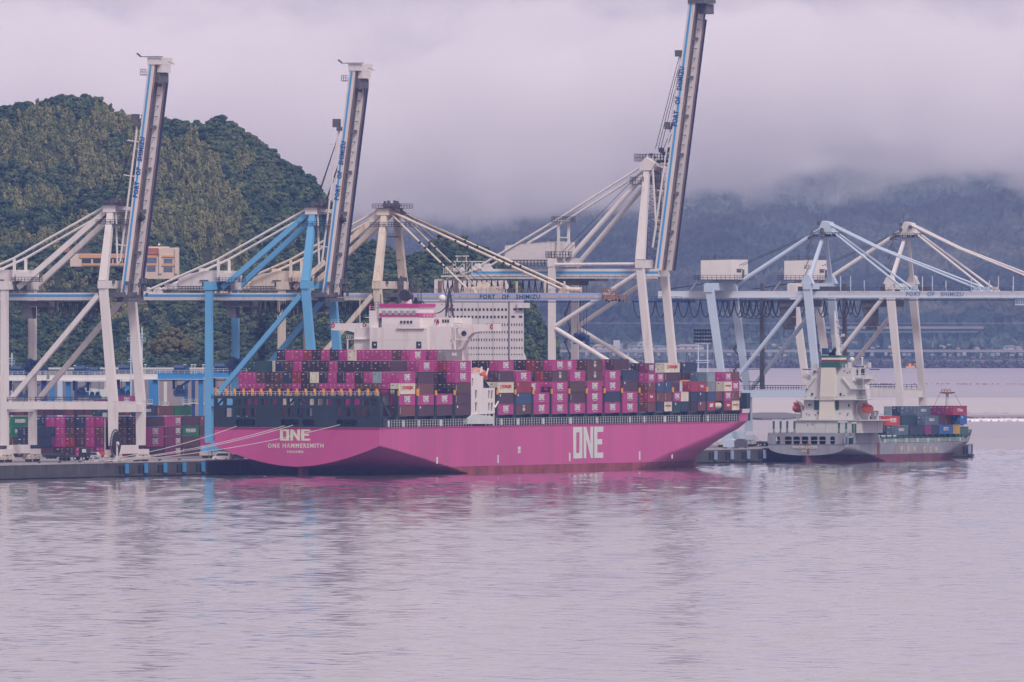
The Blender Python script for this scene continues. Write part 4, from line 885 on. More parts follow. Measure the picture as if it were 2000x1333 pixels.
for i, d in fw.items():
    for t, k in enumerate(d[17]): bx(Fq[i], 17, t+1, k, fn[i], lg17[i][t])
    for c in (16, 15, 14, 13):
        for t, k in d.get(c, {}).items(): bx(Fq[i], c, t, k, fn[i], 'one' if (i, c, t) in ((2,16,3),(4,16,5)) else None)
bx(Fq[0], 17, 3, 'L', fn[0], ln='pale grey container end behind the white lifeboat tower') if False else None
# the low, mixed stacks towards the bow: twenty-foot boxes in pairs
TG = 2.60
gn = ['ninth bay forward of the tower','bay of the tallest bow stack','fourth bay from the bow','third bay from the bow','second bay from the bow','foremost bay']
gn = [f'{ORD[i]} bow bay' for i in range(7)]
L20 = 5.85
def gx(i, half_, col, tier, k, logo=None, Lc=L20):
    w = ('after half' if half_ == 0 else 'fore half') if Lc < 8 else 'long'
    u = Gq[i]+(half_*6.05 if Lc < 8 else 0); v = VR-(17-col)*SC
    return container(k, v, u, 15.5+(tier-1)*TG, Lc, TG-.05, f"{CM[k][0]} container, {ORD[17-col]} row from starboard, {tierw(tier)} tier, {w}, {gn[i]}", logo, 'containers stacked on the pink ship')
for t, k, lg in ((1,'b',None),(2,'C','tex'),(3,'b','k'),(4,'M','one20'),(5,'m','one20')): gx(0, 1, 17, t, k, lg)
for t, k in ((4,'m'),(5,'D'),(3,'D')): gx(0, 1, 16, t, k)
for t, k, lg in ((1,'N',None),(2,'b','vert'),(3,'S','sq'),(4,'M','one20')): gx(1, 0, 17, t, k, lg)
for t, k, lg in ((1,'W','dongs'),(2,'b','vert'),(3,'S','k')): gx(1, 1, 17, t, k, lg)
gx(1, 0, 16, 5, 'W'); gx(1, 0, 16, 4, 'P')
gx(2, 0, 16, 5, 'W', 'dong', 11.75); gx(2, 0, 16, 4, 'P', 'vert', 11.75); gx(2, 0, 16, 3, 'P', None, 11.75)
gx(2, 0, 17, 2, 'M', 'one20'); gx(2, 1, 17, 2, 'W'); gx(2, 0, 17, 1, 'K', 'sq'); gx(2, 1, 17, 1, 'N')
gx(3, 0, 16, 5, 'N', 'sq', 11.75); gx(3, 0, 16, 4, 'D', None, 11.75)
gx(3, 0, 17, 3, 'C'); gx(3, 1, 17, 3, 'C', 'tex'); gx(3, 0, 17, 2, 'N'); gx(3, 1, 17, 2, 'N', 'sq'); gx(3, 0, 17, 1, 'D'); gx(3, 1, 17, 1, 'b', 'sq')
gx(3, 1, 17, 4, 'H'); gx(4, 0, 17, 4, 'L'); gx(4, 0, 17, 3, 'G', 'diam'); gx(4, 0, 17, 2, 'S'); gx(4, 0, 17, 1, 'C', 'arrow'); gx(4, 1, 17, 2, 'b'); gx(4, 0, 16, 4, 'H'); gx(4, 1, 16, 3, 'm')
gx(5, 0, 16, 4, 'M'); gx(5, 0, 16, 3, 'G')
for t, k, lg in ((1,'C','tex'),(2,'M','one20'),(3,'W','dongs'),(4,'M','one20')): gx(5, 0, 17, t, k, lg)
for t, k, lg in ((1,'W','dongs'),(2,'b','vert'),(3,'M','one20'),(4,'b',None)): gx(5, 1, 17, t, k, lg)
gx(6, 0, 16, 1, 'b')
mb = MB(); mb.box(-CW, 0, 0, 11.7, 0, .5); oo = mb.build('open_top_tarpaulin', paint('tarp_orange', (.75,.30,.12), .8)); oo.location = wv(VR-SC, Gq[3]-1.5, 15.5+3*TG); oo.rotation_euler = (0,0,-PHI); tag(oo, 'flat orange tarpaulin cargo lying in a low gap near the bow stacks', 'cargo')
def tank(u, v, z, c, label, grp='tank containers on the ships', Lc=5.85):
    r = root('tank_container', label, 'tank container', wv(v, u, z), group=grp); mb = MB()
    for x in (-CW, -.13):
        for y in (0, Lc-.13): mb.box(x, x+.13, y, y+.13, 0, 2.5)
        mb.box(x, x+.13, .13, Lc-.13, 0, .14)
    for y in (0, Lc-.13): mb.box(-CW+.13, -.13, y, y+.13, 0, .14); mb.box(-CW+.13, -.13, y, y+.13, 2.38, 2.5)
    mb.build('frame', CMAT['S'], r); mb = MB(); mb.tube((-CW/2, .35, 1.3), (-CW/2, Lc-.35, 1.3), 1.1, 18); mb.ico((-CW/2, .4, 1.3), 1.09, 2, (1,.25,1)); mb.ico((-CW/2, Lc-.4, 1.3), 1.09, 2, (1,.25,1)); mb.build('tank', c, r, False); return r
M_TCREAM = paint('tank_cream', (.68,.58,.42), .4, .06); M_TOR = paint('tank_ochre', (.70,.46,.16), .4, .06)
tank(Gq[4]+6.05, VR, 15.5, M_TCREAM, 'cream tank container in the bottom tier near the pink bow')
tank(Gq[6], VR-2, 15.5+TG, M_TOR, 'ochre tank container beside the dark bow breakwater')
# ------------------------------------------------------------------ quay cranes (local: x towards the water from the water-side rail, y along the quay away from us, z above the quay)
M_CW = paint('crane_white', (.66,.62,.61), .5, .05, .1, dirt=(.42,.29,.20), dirt_amt=.32, streak=True, ds=(.8,.8,.09), dk=.5)
M_CRUST = paint('crane_cream_rusty', (.66,.57,.47), .55, .08, .15, dirt=(.42,.20,.08), dirt_amt=.45, streak=True)
M_CB = paint('crane_blue', (.12,.37,.62), .5, .06, .1)
M_CLB = paint('crane_pale_blue', (.48,.57,.69), .5, .05, .1, dirt=(.45,.38,.35), dirt_amt=.08, streak=True)
M_STRIPE = paint('stripe_blue', (.06,.30,.62), .5, .06)
M_STRIPEL = paint('stripe_lavender', (.36,.46,.74), .5, .05)
M_BTXT = paint('letters_blue', (.012,.07,.24), .5, .05)
M_LTXT = paint('letters_faded', (.20,.26,.50), .5, .1)
M_DK = paint('dark_walkway', (.045,.045,.065), .7, .15)
M_MECH = paint('machinery_grey', (.10,.095,.11), .7, .25, .8)
M_BRN = paint('rail_brown', (.16,.10,.095), .7, .25, .3, dirt=(.45,.26,.14), dirt_amt=.6, streak=True)
M_CAB = paint('cable_black', (.015,.017,.025), .6, .1)
M_SPR = paint('spreader_blue', (.015,.055,.16), .5, .15)
M_WHEEL = paint('bogie_cream', (.52,.45,.38), .6, .2, .6, dirt=(.20,.13,.09), dirt_amt=.4)
VB = -4.0
class Crane:
    def __init__(s, u0, label, du=19.5):
        s.u0 = u0; s.du = du
        s.r = root('quay_crane', label, 'harbour crane', wv(VB, u0, ZQ), group='quay cranes'); s.parts = {}
    def P(s, x, y, dy=0.0):                    # photo point on the plane local y = dy -> local point
        p = pu(x, y, s.u0+dy); return Vector((p[0]-VB, dy, p[2]-ZQ))
    def part(s, name, mb, mats, parent=None, smooth=False): return mb.build(name, mats, parent or s.r, smooth)
    def bar(s, name, p, q, w, h, mat, **k): return s.part(name, MB().bar(p, q, w, h, **k), mat)
    def tube(s, name, p, q, r, mat, **k): return s.part(name, MB().tube(p, q, r, 10, **k), mat, smooth=False)
    def bogies(s, x, mat, w=1.5):
        for y in (0, s.du):
            mb = MB(); mb.box(x-.9, x+.9, y-3.6 if y == 0 else y-3.6, y+3.6, 2.0, 3.4); mb.box(x-.7, x+.7, y-4.6, y-.6, 1.1, 2.0); mb.box(x-.7, x+.7, y+.6, y+4.6, 1.1, 2.0)
            b = s.part('bogie', mb, mat)
            for k in (-3.9,-1.6,1.6,3.9):
                s.part('wheel', MB().tube((x-.32, y+k, .62), (x+.32, y+k, .62), .6, 12), M_MECH, b)
                s.part('wheel_housing', MB().box(x-.9, x+.9, y+k-.85, y+k+.85, .75, 1.6), M_WHEEL, b)
        s.part('sill_beam', MB().box(x-.8, x+.8, 3.61, s.du-3.61, 2.3, 4.5), mat)
    def festoon(s, x0, x1, y, z, n, dep, name='festoon_cable'):
        mb = MB(); w = (x1-x0)/n
        for i in range(n):
            pts = [(x0+w*i+w*k/8, y, z-dep*(1-(2*k/8-1)**2)**.8) for k in range(9)]; mb.path(pts, .15, 4)
        s.part(name, mb, M_CAB)
    def boom_up(s, hinge, tip, hinge2, tip2, w, mat, stripe, txt=None, tw=None, truss=True, d=1.0, inner=M_BRN):
        """two box beams raised steeply; hinge/tip given on the centre of the near beam"""
        def up(a): return (1, 0, 0)
        a, b = Vector(hinge), Vector(tip); dr = (b-a).normalized(); nrm = Vector((-dr.z, 0, dr.x))  # towards the land side
        bm_ = s.part('boom', MB(), mat) if False else None
        mb = MB(); mb.bar(a, b, d, w, up=(dr.z, 0, -dr.x)); boom = s.part('boom', mb, mat)
        c, e = Vector(hinge2), Vector(tip2)
        s.part('far_beam', MB().bar(c, e, d, w, up=(dr.z, 0, -dr.x)), mat, boom)
        off = -nrm*w*.18*0
        so_ = Vector((0, -d/2-.02, 0))
        s.part('stripe', MB().bar(a+so_+nrm*w*.08+dr*.5, b+so_+nrm*w*.08-dr*.5, .05, w*.30, up=(dr.z, 0, -dr.x)), stripe, boom)
        for o1, o2 in ((a, b), (c, e)):        # running rail and underside plates, worn brown
            s.part('trolley_rail', MB().bar(o1-nrm*(w/2+.12)+Vector((0,.1,0)), o2-nrm*(w/2+.12)+Vector((0,.1,0)), d*.7, .24, up=(dr.z, 0, -dr.x)), inner, boom)
        mb = MB(); n = int((b-a).length/2.6)
        for i in range(1, n):
            t = i/n; p = a.lerp(b, t); q = c.lerp(e, t); mb.bar(p-nrm*.2, q-nrm*.2, .18, .18)
            if i % 4 == 0: mb.bar(p, q, .8, .8)
        mb.bar(a.lerp(c, .32)-nrm*.3, b.lerp(e, .32)-nrm*.3, .35, .5); mb.bar(a.lerp(c, .55)-nrm*.1, b.lerp(e, .55)-nrm*.1, .5, .7)
        s.part('cross_tie', mb, M_MECH, boom)
        if truss:
            mb = MB(); o = c.lerp(e, 0)+Vector((0, 2.2, 0)); f = e+Vector((0, 2.2, 0)); f = o.lerp(f, .93)
            for g in (-w*.55, -w*.1): mb.bar(o-nrm*0+nrm*g, f+nrm*g, .16, .16)
            m = int((f-o).length/2)
            for i in range(m+1): p = o.lerp(f, i/m); mb.bar(p-nrm*w*.55, p-nrm*w*.1, .13, .13); mb.bar(p-nrm*w*.3, p-nrm*w*.3-Vector((0,2.0,0)), .13, .13)
            mb.bar(o+nrm*-.7, f+nrm*-.7, .9, .5)
            s.part('boom_walkway', mb, paint('walkway_navy', (.02,.035,.10), .7) if 'walkway_navy' not in bpy.data.materials else bpy.data.materials['walkway_navy'], boom)
        if txt:
            p0, p1 = txt; h = w*.78; me = text_mesh('PORT   OF   SHIMIZU', tw, h, M_BTXT, bold=.04, spacing=1.15)
            l = s.part('lettering', MB(), M_BTXT, boom) if False else link('lettering', me, boom)
            l.location = (Vector(p0)+Vector(p1))/2+Vector((0, -d/2-.08, 0)); l.rotation_euler = (0, -math.atan2(dr.z, dr.x), 0)
        for t in np.linspace(.04, .97, 12): pass
        return boom, dr, nrm
    def platform(s, x0, x1, y0, y1, z, parent=None, name='platform', h=1.1, dense=1.2):
        mb = MB(); mb.box(x0, x1, y0, y1, z-.12, z)
        mb.rail((x0, y0, z), (x1, y0, z), h, dense, .05); mb.rail((x1, y0, z), (x1, y1, z), h, dense, .05); mb.rail((x0, y0, z), (x0, y1, z), h, dense, .05); mb.rail((x0, y1, z), (x1, y1, z), h, dense, .05)
        return s.part(name, mb, M_DK, parent)
    def stairs(s, x, y, z0, z1, n, w=3.0, mat=M_MECH):
        mb = MB(); st = (z1-z0)/n
        for i in range(n):
            a = (x-(w/2 if i % 2 else -w/2)*1, y, z0+st*i); b = (x+(w/2 if i % 2 else -w/2)*1, y, z0+st*(i+1)); mb.bar(a, b, .9, .25); mb.box(b[0]-1.0, b[0]+1.0, y-.6, y+.6, b[2]-.1, b[2]+.05); mb.rail((b[0]-1, y-.6, b[2]), (b[0]+1, y-.6, b[2]), 1.1, 1, .05)
        s.part('stair_tower', mb, mat)

def crane_a(u0, label, legm, girm, stripe, boom_state, mastm=None, full=True, txtm=M_BTXT, braces=None):
    """twin-girder crane with an A mast; sizes read once from the blue one, used for all three"""
    c = Crane(u0, label); z = lambda a: a-ZQ; D = c.du; mastm = mastm or legm; braces = braces or legm
    c.bogies(0, legm); c.bogies(-30, legm)
    for y in (0, D):
        c.bar('leg', (0, y, 4.4), (0, y, z(19.3)), 1.7, 2.0, legm, up=(1,0,0), w2=1.7, h2=2.3)
        c.bar('leg', (0, y, z(19.3)), (-2.7, y, z(48.6)), 1.7, 2.3, legm, up=(1,0,0), w2=1.6, h2=2.0)
        c.bar('leg', (-30, y, 4.4), (-30, y, z(50.2)), 1.6, 1.9, legm, up=(1,0,0), w2=1.6, h2=1.7)
        c.part('portal_beam', MB().box(-29.1, -1.1, y-.75, y+.75, z(17.3), z(19.3)), legm)
        c.bar('diagonal_brace', (-28.6, y, z(19.4)), (-4.1, y, z(46.6)), 1.2, 1.25, braces)
        mb = MB(); mb.rail((-29, y-.7, z(19.3)), (-1.4, y-.7, z(19.3)), 1.1, 1.6, .05); c.part('beam_railing', mb, M_RAILD)
    # cross beams between the two frames
    for x, zz, hh in ((-30, 49.2, 2.2), (-2.7, 49.4, 2.0)): c.part('cross_beam', MB().box(x-1.15, x+1.15, -1.1, D+1.1, z(zz-hh/2), z(zz+hh/2)), legm)
    c.part('cross_beam', MB().box(-30.8, -29.2, .8, D-.8, z(16.6), z(18.6)), legm); c.part('cross_beam', MB().box(-.8, .8, .8, D-.8, z(16.6), z(18.6)), legm)
    # girder
    gz0, gz1 = 45.35, 47.3
    for gy in (5.5, 13.5):
        g = c.part('girder', MB().box(-50.5, 1.0, gy-.6, gy+.6, z(gz0), z(gz1)), girm)
        if gy == 5.5:
            c.part('stripe', MB().box(-50.4, .9, gy-.66, gy-.61, z(46.25), z(46.9)), stripe, g)
            c.part('girder_walkway', MB().box(-50, 1.0, gy-1.8, gy-.62, z(gz0)-.35, z(gz0)-.15), M_DK, g)
    mb = MB(); mb.rail((-50, 3.7, z(gz1)), (-3, 3.7, z(gz1)), .9, 1.8, .04); 
    for x in np.arange(-48, 0, 4.5): mb.box(x, x+.5, 6.1, 12.9, z(45.8), z(46.8))
    c.part('girder_cross_tie', mb, M_MECH)
    # mast
    ax = -2.6; az = 69.6
    for y0, y1 in ((0, 5.5), (D, D-5.5)): c.bar('mast_leg', (-2.7, y0, z(50.3)), (ax, y1, z(az)), 1.5, 2.2, mastm, up=(1,0,0), w2=1.3, h2=1.6)
    c.part('mast_head', MB().box(ax-1.9, ax+1.5, 4.2, D-4.2, z(az-1.6), z(az+.3)).box(ax-2.6, ax-1.9, 5.0, 7.6, z(az-.8), z(az)).box(ax-2.6, ax-1.9, D-7.6, D-5.0, z(az-.8), z(az)), girm)
    c.platform(ax-3, ax+4, 3.6, D-3.6, z(az+.35), name='mast_platform'); c.platform(ax-3.5, ax+4.5, 3.4, D-3.4, z(az-4.6), name='mast_platform')
    mb = MB(); rs = random.Random(int(u0))
    for k in range(9): x = ax+rs.uniform(-2, 3); yy = rs.uniform(5, D-5); mb.tube((x, yy-.5, z(az+1)), (x, yy+.5, z(az+1)), rs.uniform(.4, .8), 8); mb.box(x-.3, x+.3, yy-.3, yy+.3, z(az+.35), z(az+rs.uniform(1.2, 2.6)))
    c.part('rope_sheaves', mb, M_MECH)
    for t in (.3, .62): p = Vector((-2.7, t*5.5, z(50.3+t*19.3))); q_ = Vector((-2.7, D-t*5.5, z(50.3+t*19.3))); c.bar('mast_tie', p, q_, .3, .3, M_MECH)
    # braces and back stays
    for ya, yb in ((5.8, 4), (13.7, 15.5)): c.bar('back_brace', (ax-1.2, ya, z(az-1)), (-27.8, yb, z(48.6)), 1.25, 1.35, braces)
    for y in (5.5, 13.5):
        c.tube('back_stay', (ax-2.2, y, z(az-.4)), (-29.5, y, z(56.2)), .32, girm); c.tube('back_stay', (-29.5, y, z(56.2)), (-49.6, y, z(gz1+.6)), .32, girm)
        c.bar('stay_post', (-29.5, y, z(gz1)), (-29.5, y, z(56.1)), .6, .6, girm); c.part('stay_anchor', MB().prism([(-51.4, z(gz1)), (-48.4, z(gz1)), (-49.2, z(gz1)+1.5), (-50.2, z(gz1)+1.5)], y-.4, y+.4), girm)
    # machinery house
    hm = M_CW if girm is not M_CRUST else M_CRUST
    h = c.part('machinery_house', MB().prism([(-41.5, z(48.0)), (-26.6, z(48.0)), (-26.6, z(53.1)), (-33, z(53.2)), (-40.4, z(52.1)), (-41.5, z(50.5))], 6.8, 15.5), hm)
    c.part('roof_hatch', MB().box(-36, -34, 8, 10, z(53.2), z(53.8)), hm, h); c.part('side_cabinet', MB().box(-45, -41.6, 6, 14, z(48.2), z(49.8)), hm, h)
    mb = MB(); mb.box(-34.6, -33.4, 6.72, 6.79, z(49.1), z(50.2)); mb.box(-35.2, -32.8, 6.4, 6.79, z(50.5), z(50.7)); c.part('window', mb, M_GLASS, h)
    c.platform(-43.5, -25.6, 4.6, 6.7, z(47.95), h, 'house_walkway', 1.1, 1.5)
    # electric house by the land-side legs
    c.part('electrical_room', MB().box(-28.6, -25.4, 4.2, 8.0, z(50.4), z(52.6)), hm); c.platform(-28.9, -23.5, 2.2, 10, z(50.2), dense=.8)
    # trolley, cab and festoon under the girder
    mb = MB(); mb.box(-28, -20.5, 4.8, 14.4, z(43.7), z(45.2)); mb.box(-27, -24.5, 5.2, 8.2, z(40.6), z(43.6)); mb.box(-24, -21, 9, 12, z(42.2), z(43.6)); c.part('trolley', mb, M_MECH)
    c.festoon(-20, -3, 4.4, z(45.2), 7, 4.6); c.festoon(-22, -8, 14.6, z(45.2), 8, 3.6)
    mb = MB(); rs = random.Random(5)
    for k in range(26): x = -19+k*.42; mb.bar((x, 14, z(45.2)), (x, 14, z(45.2-rs.uniform(1.6, 3.4))), .12, .2)
    c.part('cable_loops', mb, M_CAB)
    # land-side ladder and the lift cage seen part way up the far leg
    mb = MB(); mb.box(-31.4, -26.6, 17, 22, z(27.2), z(28.2)); mb.ico((-30.3, 19, z(29.2)), 1.5, 1, (1,1,.9)); mb.ico((-27.9, 19, z(29.0)), 1.5, 1, (1,1,1)); mb.box(-31, -29.6, 17, 18.4, z(26.6), z(30)); c.part('cable_drum', mb, M_SPR)
    mb = MB(); mb.rail((-31.2, 18, z(20)), (-31.2, 18.2, z(20)), 24, 1, .06); 
    for k in range(12): mb.box(-31.9, -31.1, 17.8, 18.6, z(22+2*k), z(22.1+2*k))
    c.part('ladder', mb, M_RAILD)
    # equipment at the boom hinge
    mb = MB(); mb.box(-2.5, 1.6, 2, 17, z(46.2), z(47.4)); mb.box(-.5, 2.6, 4, 15, z(44.9), z(46.0)); rs = random.Random(3)
    for k in range(14): x = rs.uniform(-2, 3.6); yy = rs.uniform(3, 16); zz = z(rs.uniform(47.2, 51.5)); mb.box(x, x+rs.uniform(.3, 1.2), yy, yy+1, zz-1.2, zz+rs.uniform(-.6, .6))
    c.part('hinge_gear', mb, M_MECH)
    if boom_state == 'up':
        hy = 5.5; h0 = Vector((.9, hy, z(46.8))); t0 = Vector((8.6, hy, z(106.1))); dv = Vector((0, 8.0, 0))
        boom, dr, nrm = c.boom_up(h0, t0, h0+dv, t0+dv, 1.75, girm, stripe, (h0.lerp(t0, .425), h0.lerp(t0, .68)), 15.6)
        b = c.part('boom_head', MB().box(t0.x-1.1, t0.x+2.2, 4.8, 14.3, t0.z-.2, t0.z+1.6).box(t0.x+1.0, t0.x+2.3, 6.3, 12.9, t0.z-2.2, t0.z-.25), girm, boom)
        c.part('boom_tip_platform', MB().box(t0.x-3, t0.x+2.8, 4.4, 6, t0.z+1.7, t0.z+1.9).box(t0.x-2.9, t0.x-1.3, 4.5, 6, t0.z-3, t0.z-2.8).rail((t0.x-2.9, 4.5, t0.z-2.8), (t0.x-1.3, 4.5, t0.z-2.8), 1.4, .5, .06).box(t0.x-.2, t0.x+1.6, 6.2, 13, t0.z-4.8, t0.z-2.3).bar((t0.x-3, 5, t0.z+1.9), (t0.x-4, 5, t0.z+2.7), .4, .4).bar((t0.x+2.6, 10, t0.z+.6), (t0.x+4.5, 10, t0.z-.1), .12, .12), M_MECH, boom)
        # folded fore stays lying along the boom
        for y in (5.5, 13.5):
            k1 = Vector((.1, y, z(54.0))); k2 = h0.lerp(t0, .14)+nrm*2.2; k2.y = y
            c.tube('fore_stay', (ax+1.2, y, z(az-1)), (ax+1.6, y, z(54.4)), .28, girm); c.tube('fore_stay', (ax+1.6, y, z(54.4)), (ax+5.2, y, z(53.6)) if False else k2, .26, girm)
            e2 = h0.lerp(t0, .735)+nrm*2.0; e2.y = y; c.tube('fore_stay', k2, e2, .27, girm)
        for t in (.21, .51, .66): p = h0.lerp(t0, t); mb = MB(); mb.bar(p+nrm*.5, p+nrm*4.2, .28, .28); c.part('stay_bracket', mb, girm, boom)
        for i, t in enumerate((.735, .735, .735)):
            e2 = h0.lerp(t0, t)+nrm*1.6
            for y in (5.8, 13): c.tube('hoist_rope', (ax+.6+i*.5, y-i*.8, z(az+2)), (e2.x, y, e2.z), .075, M_CAB)
        c.part('boom_sheave', MB().box(e2.x-.8, e2.x+.8, 4.8, 14, e2.z-.5, e2.z+.5).box(e2.x-2.0, e2.x-.4, 5, 7, e2.z+.4, e2.z+2.6), M_MECH, boom)
        c.bar('boom_latch', (ax+1.5, 6, z(az-.4)), (h0.lerp(t0, .37)+nrm*.6), .7, .9, girm); c.bar('boom_latch', (ax+1.5, 13, z(az-.4)), (h0.lerp(t0, .37)+nrm*.6+Vector((0, 7, 0))), .7, .9, girm)
        p = h0.lerp(t0, .335)-nrm*.9+Vector((0, 3.0, 0)); c.part('boom_floodlight', MB().ico(p, 1.1, 1, (1.2, 1, .9)), M_BLACK, boom)
    else:
        x1 = 59.4
        boom = None
        for gy in (5.5, 13.5):
            m = MB().box(1.05, x1, gy-.6, gy+.6, z(45.3), z(47.3)); o = c.part('boom', m, M_STRIPEL if gy == 5.5 else girm) if gy == 5.5 else c.part('far_beam', m, girm, boom)
            if gy == 5.5:
                boom = o; c.part('stripe', MB().box(1.1, x1-.1, gy-.68, gy-.61, z(45.95), z(46.62)), girm, boom)
                c.part('boom_walkway', MB().box(1.2, x1-2, gy-1.8, gy-.62, z(44.75), z(45.0)), paint('walkway_dark', (.02,.03,.06), .7), boom)
        a = c.P(939, 585, 5.5); b = c.P(1056.5, 575, 5.5); me = text_mesh('PORT   OF   SHIMIZU', b.x-a.x, 1.15, txtm, bold=.02, spacing=1.15); l = link('lettering', me, boom); l.location = ((a.x+b.x)/2, 4.78, z(46.3))
        mb = MB(); mb.rail((2, 3.8, z(47.3)), (x1-1, 3.8, z(47.3)), 1.0, 2.2, .05); mb.rail((2, 14.5, z(47.3)), (x1-1, 14.5, z(47.3)), 1.0, 2.2, .05); c.part('boom_railing', mb, M_BRN, boom)
        mb = MB(); mb.box(x1, x1+3.2, 4, 15, z(45.6), z(46.8)); rs = random.Random(9)
        for k in range(16): x = x1+rs.uniform(-.5, 3.2); yy = rs.uniform(4, 14); zz = z(rs.uniform(44.6, 48.4)); mb.box(x, x+rs.uniform(.2, .8), yy, yy+.8, zz, zz+rs.uniform(.3, 1))
        mb.rail((x1-.2, 4, z(46.8)), (x1+3.4, 4, z(46.8)), 1.6, .5, .06); c.part('boom_head', mb, M_BRN, boom)
        for xe, xm, zt in ((21.0, None, 0), (47.8, None, 0)):
            for y, ys in ((5.5, 6.0), (13.5, 13.0)):
                p = Vector((ax+1.4, ys, z(az-1.2 if xe < 30 else az-.6))); q_ = Vector((xe, y, z(48.2)))
                st = c.tube('fore_stay', p, q_, .27 if xe < 30 else .34, girm)
                for t in (.38, .45, .66, .70): w = p.lerp(q_, t); c.part('stay_pin', MB().tube(w-Vector((0,.45,0)), w+Vector((0,.45,0)), .34, 8), M_BLACK, st)
            c.part('stay_anchor', MB().prism([(xe-1.2, z(47.3)), (xe+2.2, z(47.3)), (xe+1.2, z(48.9)), (xe-.2, z(48.9))], 5, 6.2), M_CRUST, boom)
        mb = MB(); mb.tube((48.5, 8, z(48.1)), (52.2, 8, z(48.1)), .7, 10); mb.tube((48.5, 5.5, z(48.0)), (53, 5.5, z(48.0)), .55, 10); c.part('sheave_cover', mb, M_CRUST, boom)
        mb = MB(); mb.box(22.5, 28.5, 6.2, 12, z(47.3), z(49)); mb.box(23, 26, 7, 9, z(49), z(50.2)); c.part('rope_trolley', mb, M_CRUST, boom)
        for x in (4.2, 31.7, 36.0, 44.0, 49.5): c.bar('lamp_post', (x-1, 5.0, z(47.3)), (x-1, 5.0, z(50.4)), .35, .5, M_CRUST)
        for x in (-1.4, 3.2): c.part('post_gear', MB().box(x+14, x+14.9, 5, 6, z(47.3), z(50.6)), M_BRN, boom)
        for i in range(5):
            for y in (6.5, 12): c.tube('hoist_rope', (ax+1+.3*i, y, z(az+1-.5*i)), (24+5.5*i if i < 2 else 47, y, z(48.0)), .06, M_CAB)
        c.festoon(-3, 12, 15, z(45.2), 2, 3.4, 'hanging_cable')
    return c
C1 = pv(221, 900, VB)[1]; C2 = 234.0; C3 = 287.7
crane_a(C1, 'white quay crane with raised boom at the far left edge', M_CW, M_CW, M_STRIPE, 'up')
crane_a(C2, 'bright blue legged quay crane with raised white boom behind the stern', M_CB, M_CW, M_STRIPE, 'up')
crane_a(C3, 'rusty cream quay crane with its boom lowered above the pink ship', M_CRUST, M_CRUST, M_STRIPEL, 'down')
# cable reel on the water side of the left crane
o = root('cable_reel', 'big dark spoked cable reel beside the foot of the left white crane', 'cable reel', wv(VB+1.6, C1-2.5, ZQ))
mb = MB(); n = 26; c0 = Vector((0, 0, 5.0))
for i in range(n):
    a = 2*pi*i/n; p = Vector((0, 2.6*cos(a)*1.3, 5+3.6*sin(a))); mb.bar(c0, p, .12, .12); a2 = 2*pi*(i+1)/n; mb.bar(p, Vector((0, 2.6*cos(a2)*1.3, 5+3.6*sin(a2))), .22, .3)
mb.build('spoked_wheel', M_MECH, o); n = 26
mb = MB(); vs = [(.2, 2.2*cos(2*pi*i/n)*1.3, 5+3.0*sin(2*pi*i/n)) for i in range(n)]; mb.add(vs+[(.45, y, z) for _, y, z in vs], [tuple(range(n)), tuple(range(2*n-1, n-1, -1))]+[(i, (i+1) % n, n+(i+1) % n, n+i) for i in range(n)]); mb.build('cable_winding', M_CAB, o)
mb = MB(); mb.box(-.5, .5, -.5, .5, 0, 5); mb.tube((-.8, 0, 5), (.9, 0, 5), .5, 10); mb.build('stand', M_CW, o)

# the tall white crane with tubular braces
c = Crane(494.2, 'tallest white quay crane with blue striped boom raised to the top edge', 19.7)
z = lambda a: a-ZQ; D = c.du; P = c.P
c.bogies(0, M_CW); c.bogies(-29, M_CW)
for y, s0, s1, l0 in ((0, (1269, 712), (1250.5, 524), 1078), (D, (1314.5, 712), (1297.5, 528), 1123)):
    a = P(*s0, y); b = P(*s1, y); k = (a-b)/(a.z-b.z); foot = a-k*(a.z-z(18)); 
    c.bar('leg', (foot.x, y, 4.4), foot, 1.7, 2.0, M_CW, up=(1,0,0)); c.bar('leg', foot, b, 1.7, 2.1, M_CW, up=(1,0,0), w2=1.7, h2=2.0)
    lx = P(l0, 640, y).x; c.bar('leg', (lx, y, 4.4), (lx, y, P(l0, 505, y).z), 1.6, 1.75, M_CW, up=(1,0,0))
    c.part('portal_beam', MB().box(lx+.9, foot.x-1.1, y-.75, y+.75, z(17), z(19.2)), M_CW)
    o = 0 if y == 0 else 45
    c.tube('diagonal_brace', P(1084+o*.98, 638+y*0, y), P(1244+o*.86, 535, y), .62, M_CW); c.tube('diagonal_brace', P(1084+o*.98, 641, y), foot+Vector((-.5, 0, 3.2)), .62, M_CW)
lx = P(1078, 640, 0).x; sx = P(1250.5, 516, 0).x
c.part('cross_beam', MB().box(sx-1.1, sx+1.1, -1.2, D+1.2, P(1250, 524, 0).z, P(1250, 508, 0).z), M_CW); c.part('cross_beam', MB().box(lx-1, lx+1, -1, D+1, P(1078, 521, 0).z, P(1078, 505, 0).z), M_CW)
c.tube('top_strut', P(1082, 517, 0), P(1244, 516, 0), .45, M_CW)
gz0, gz1 = P(1150, 540.5, 5.8).z, P(1150, 525.5, 5.8).z; xb, xh = P(918, 533, 5.8).x, P(1288, 533, 5.8).x
for gy in (5.8, 13.8):
    g = c.part('girder', MB().box(xb, xh, gy-.6, gy+.6, gz0, gz1), M_CW)
    if gy < 6: c.part('stripe', MB().box(xb+.1, xh-.1, gy-.66, gy-.61, gz0+.78, gz0+1.42), M_STRIPE, g); c.part('girder_walkway', MB().box(xb, xh, gy-2.4, gy-1.3, gz0-.55, gz0-.25), M_CW, g)
mb = MB(); mb.rail((xb, 3.4, gz0-.3), (xh-8, 3.4, gz0-.3), .8, 2, .04); mb.box(xb-7.5, xb+24, 4, 15, gz0-1.1, gz0-.8); c.part('girder_gangway', mb, M_MECH)
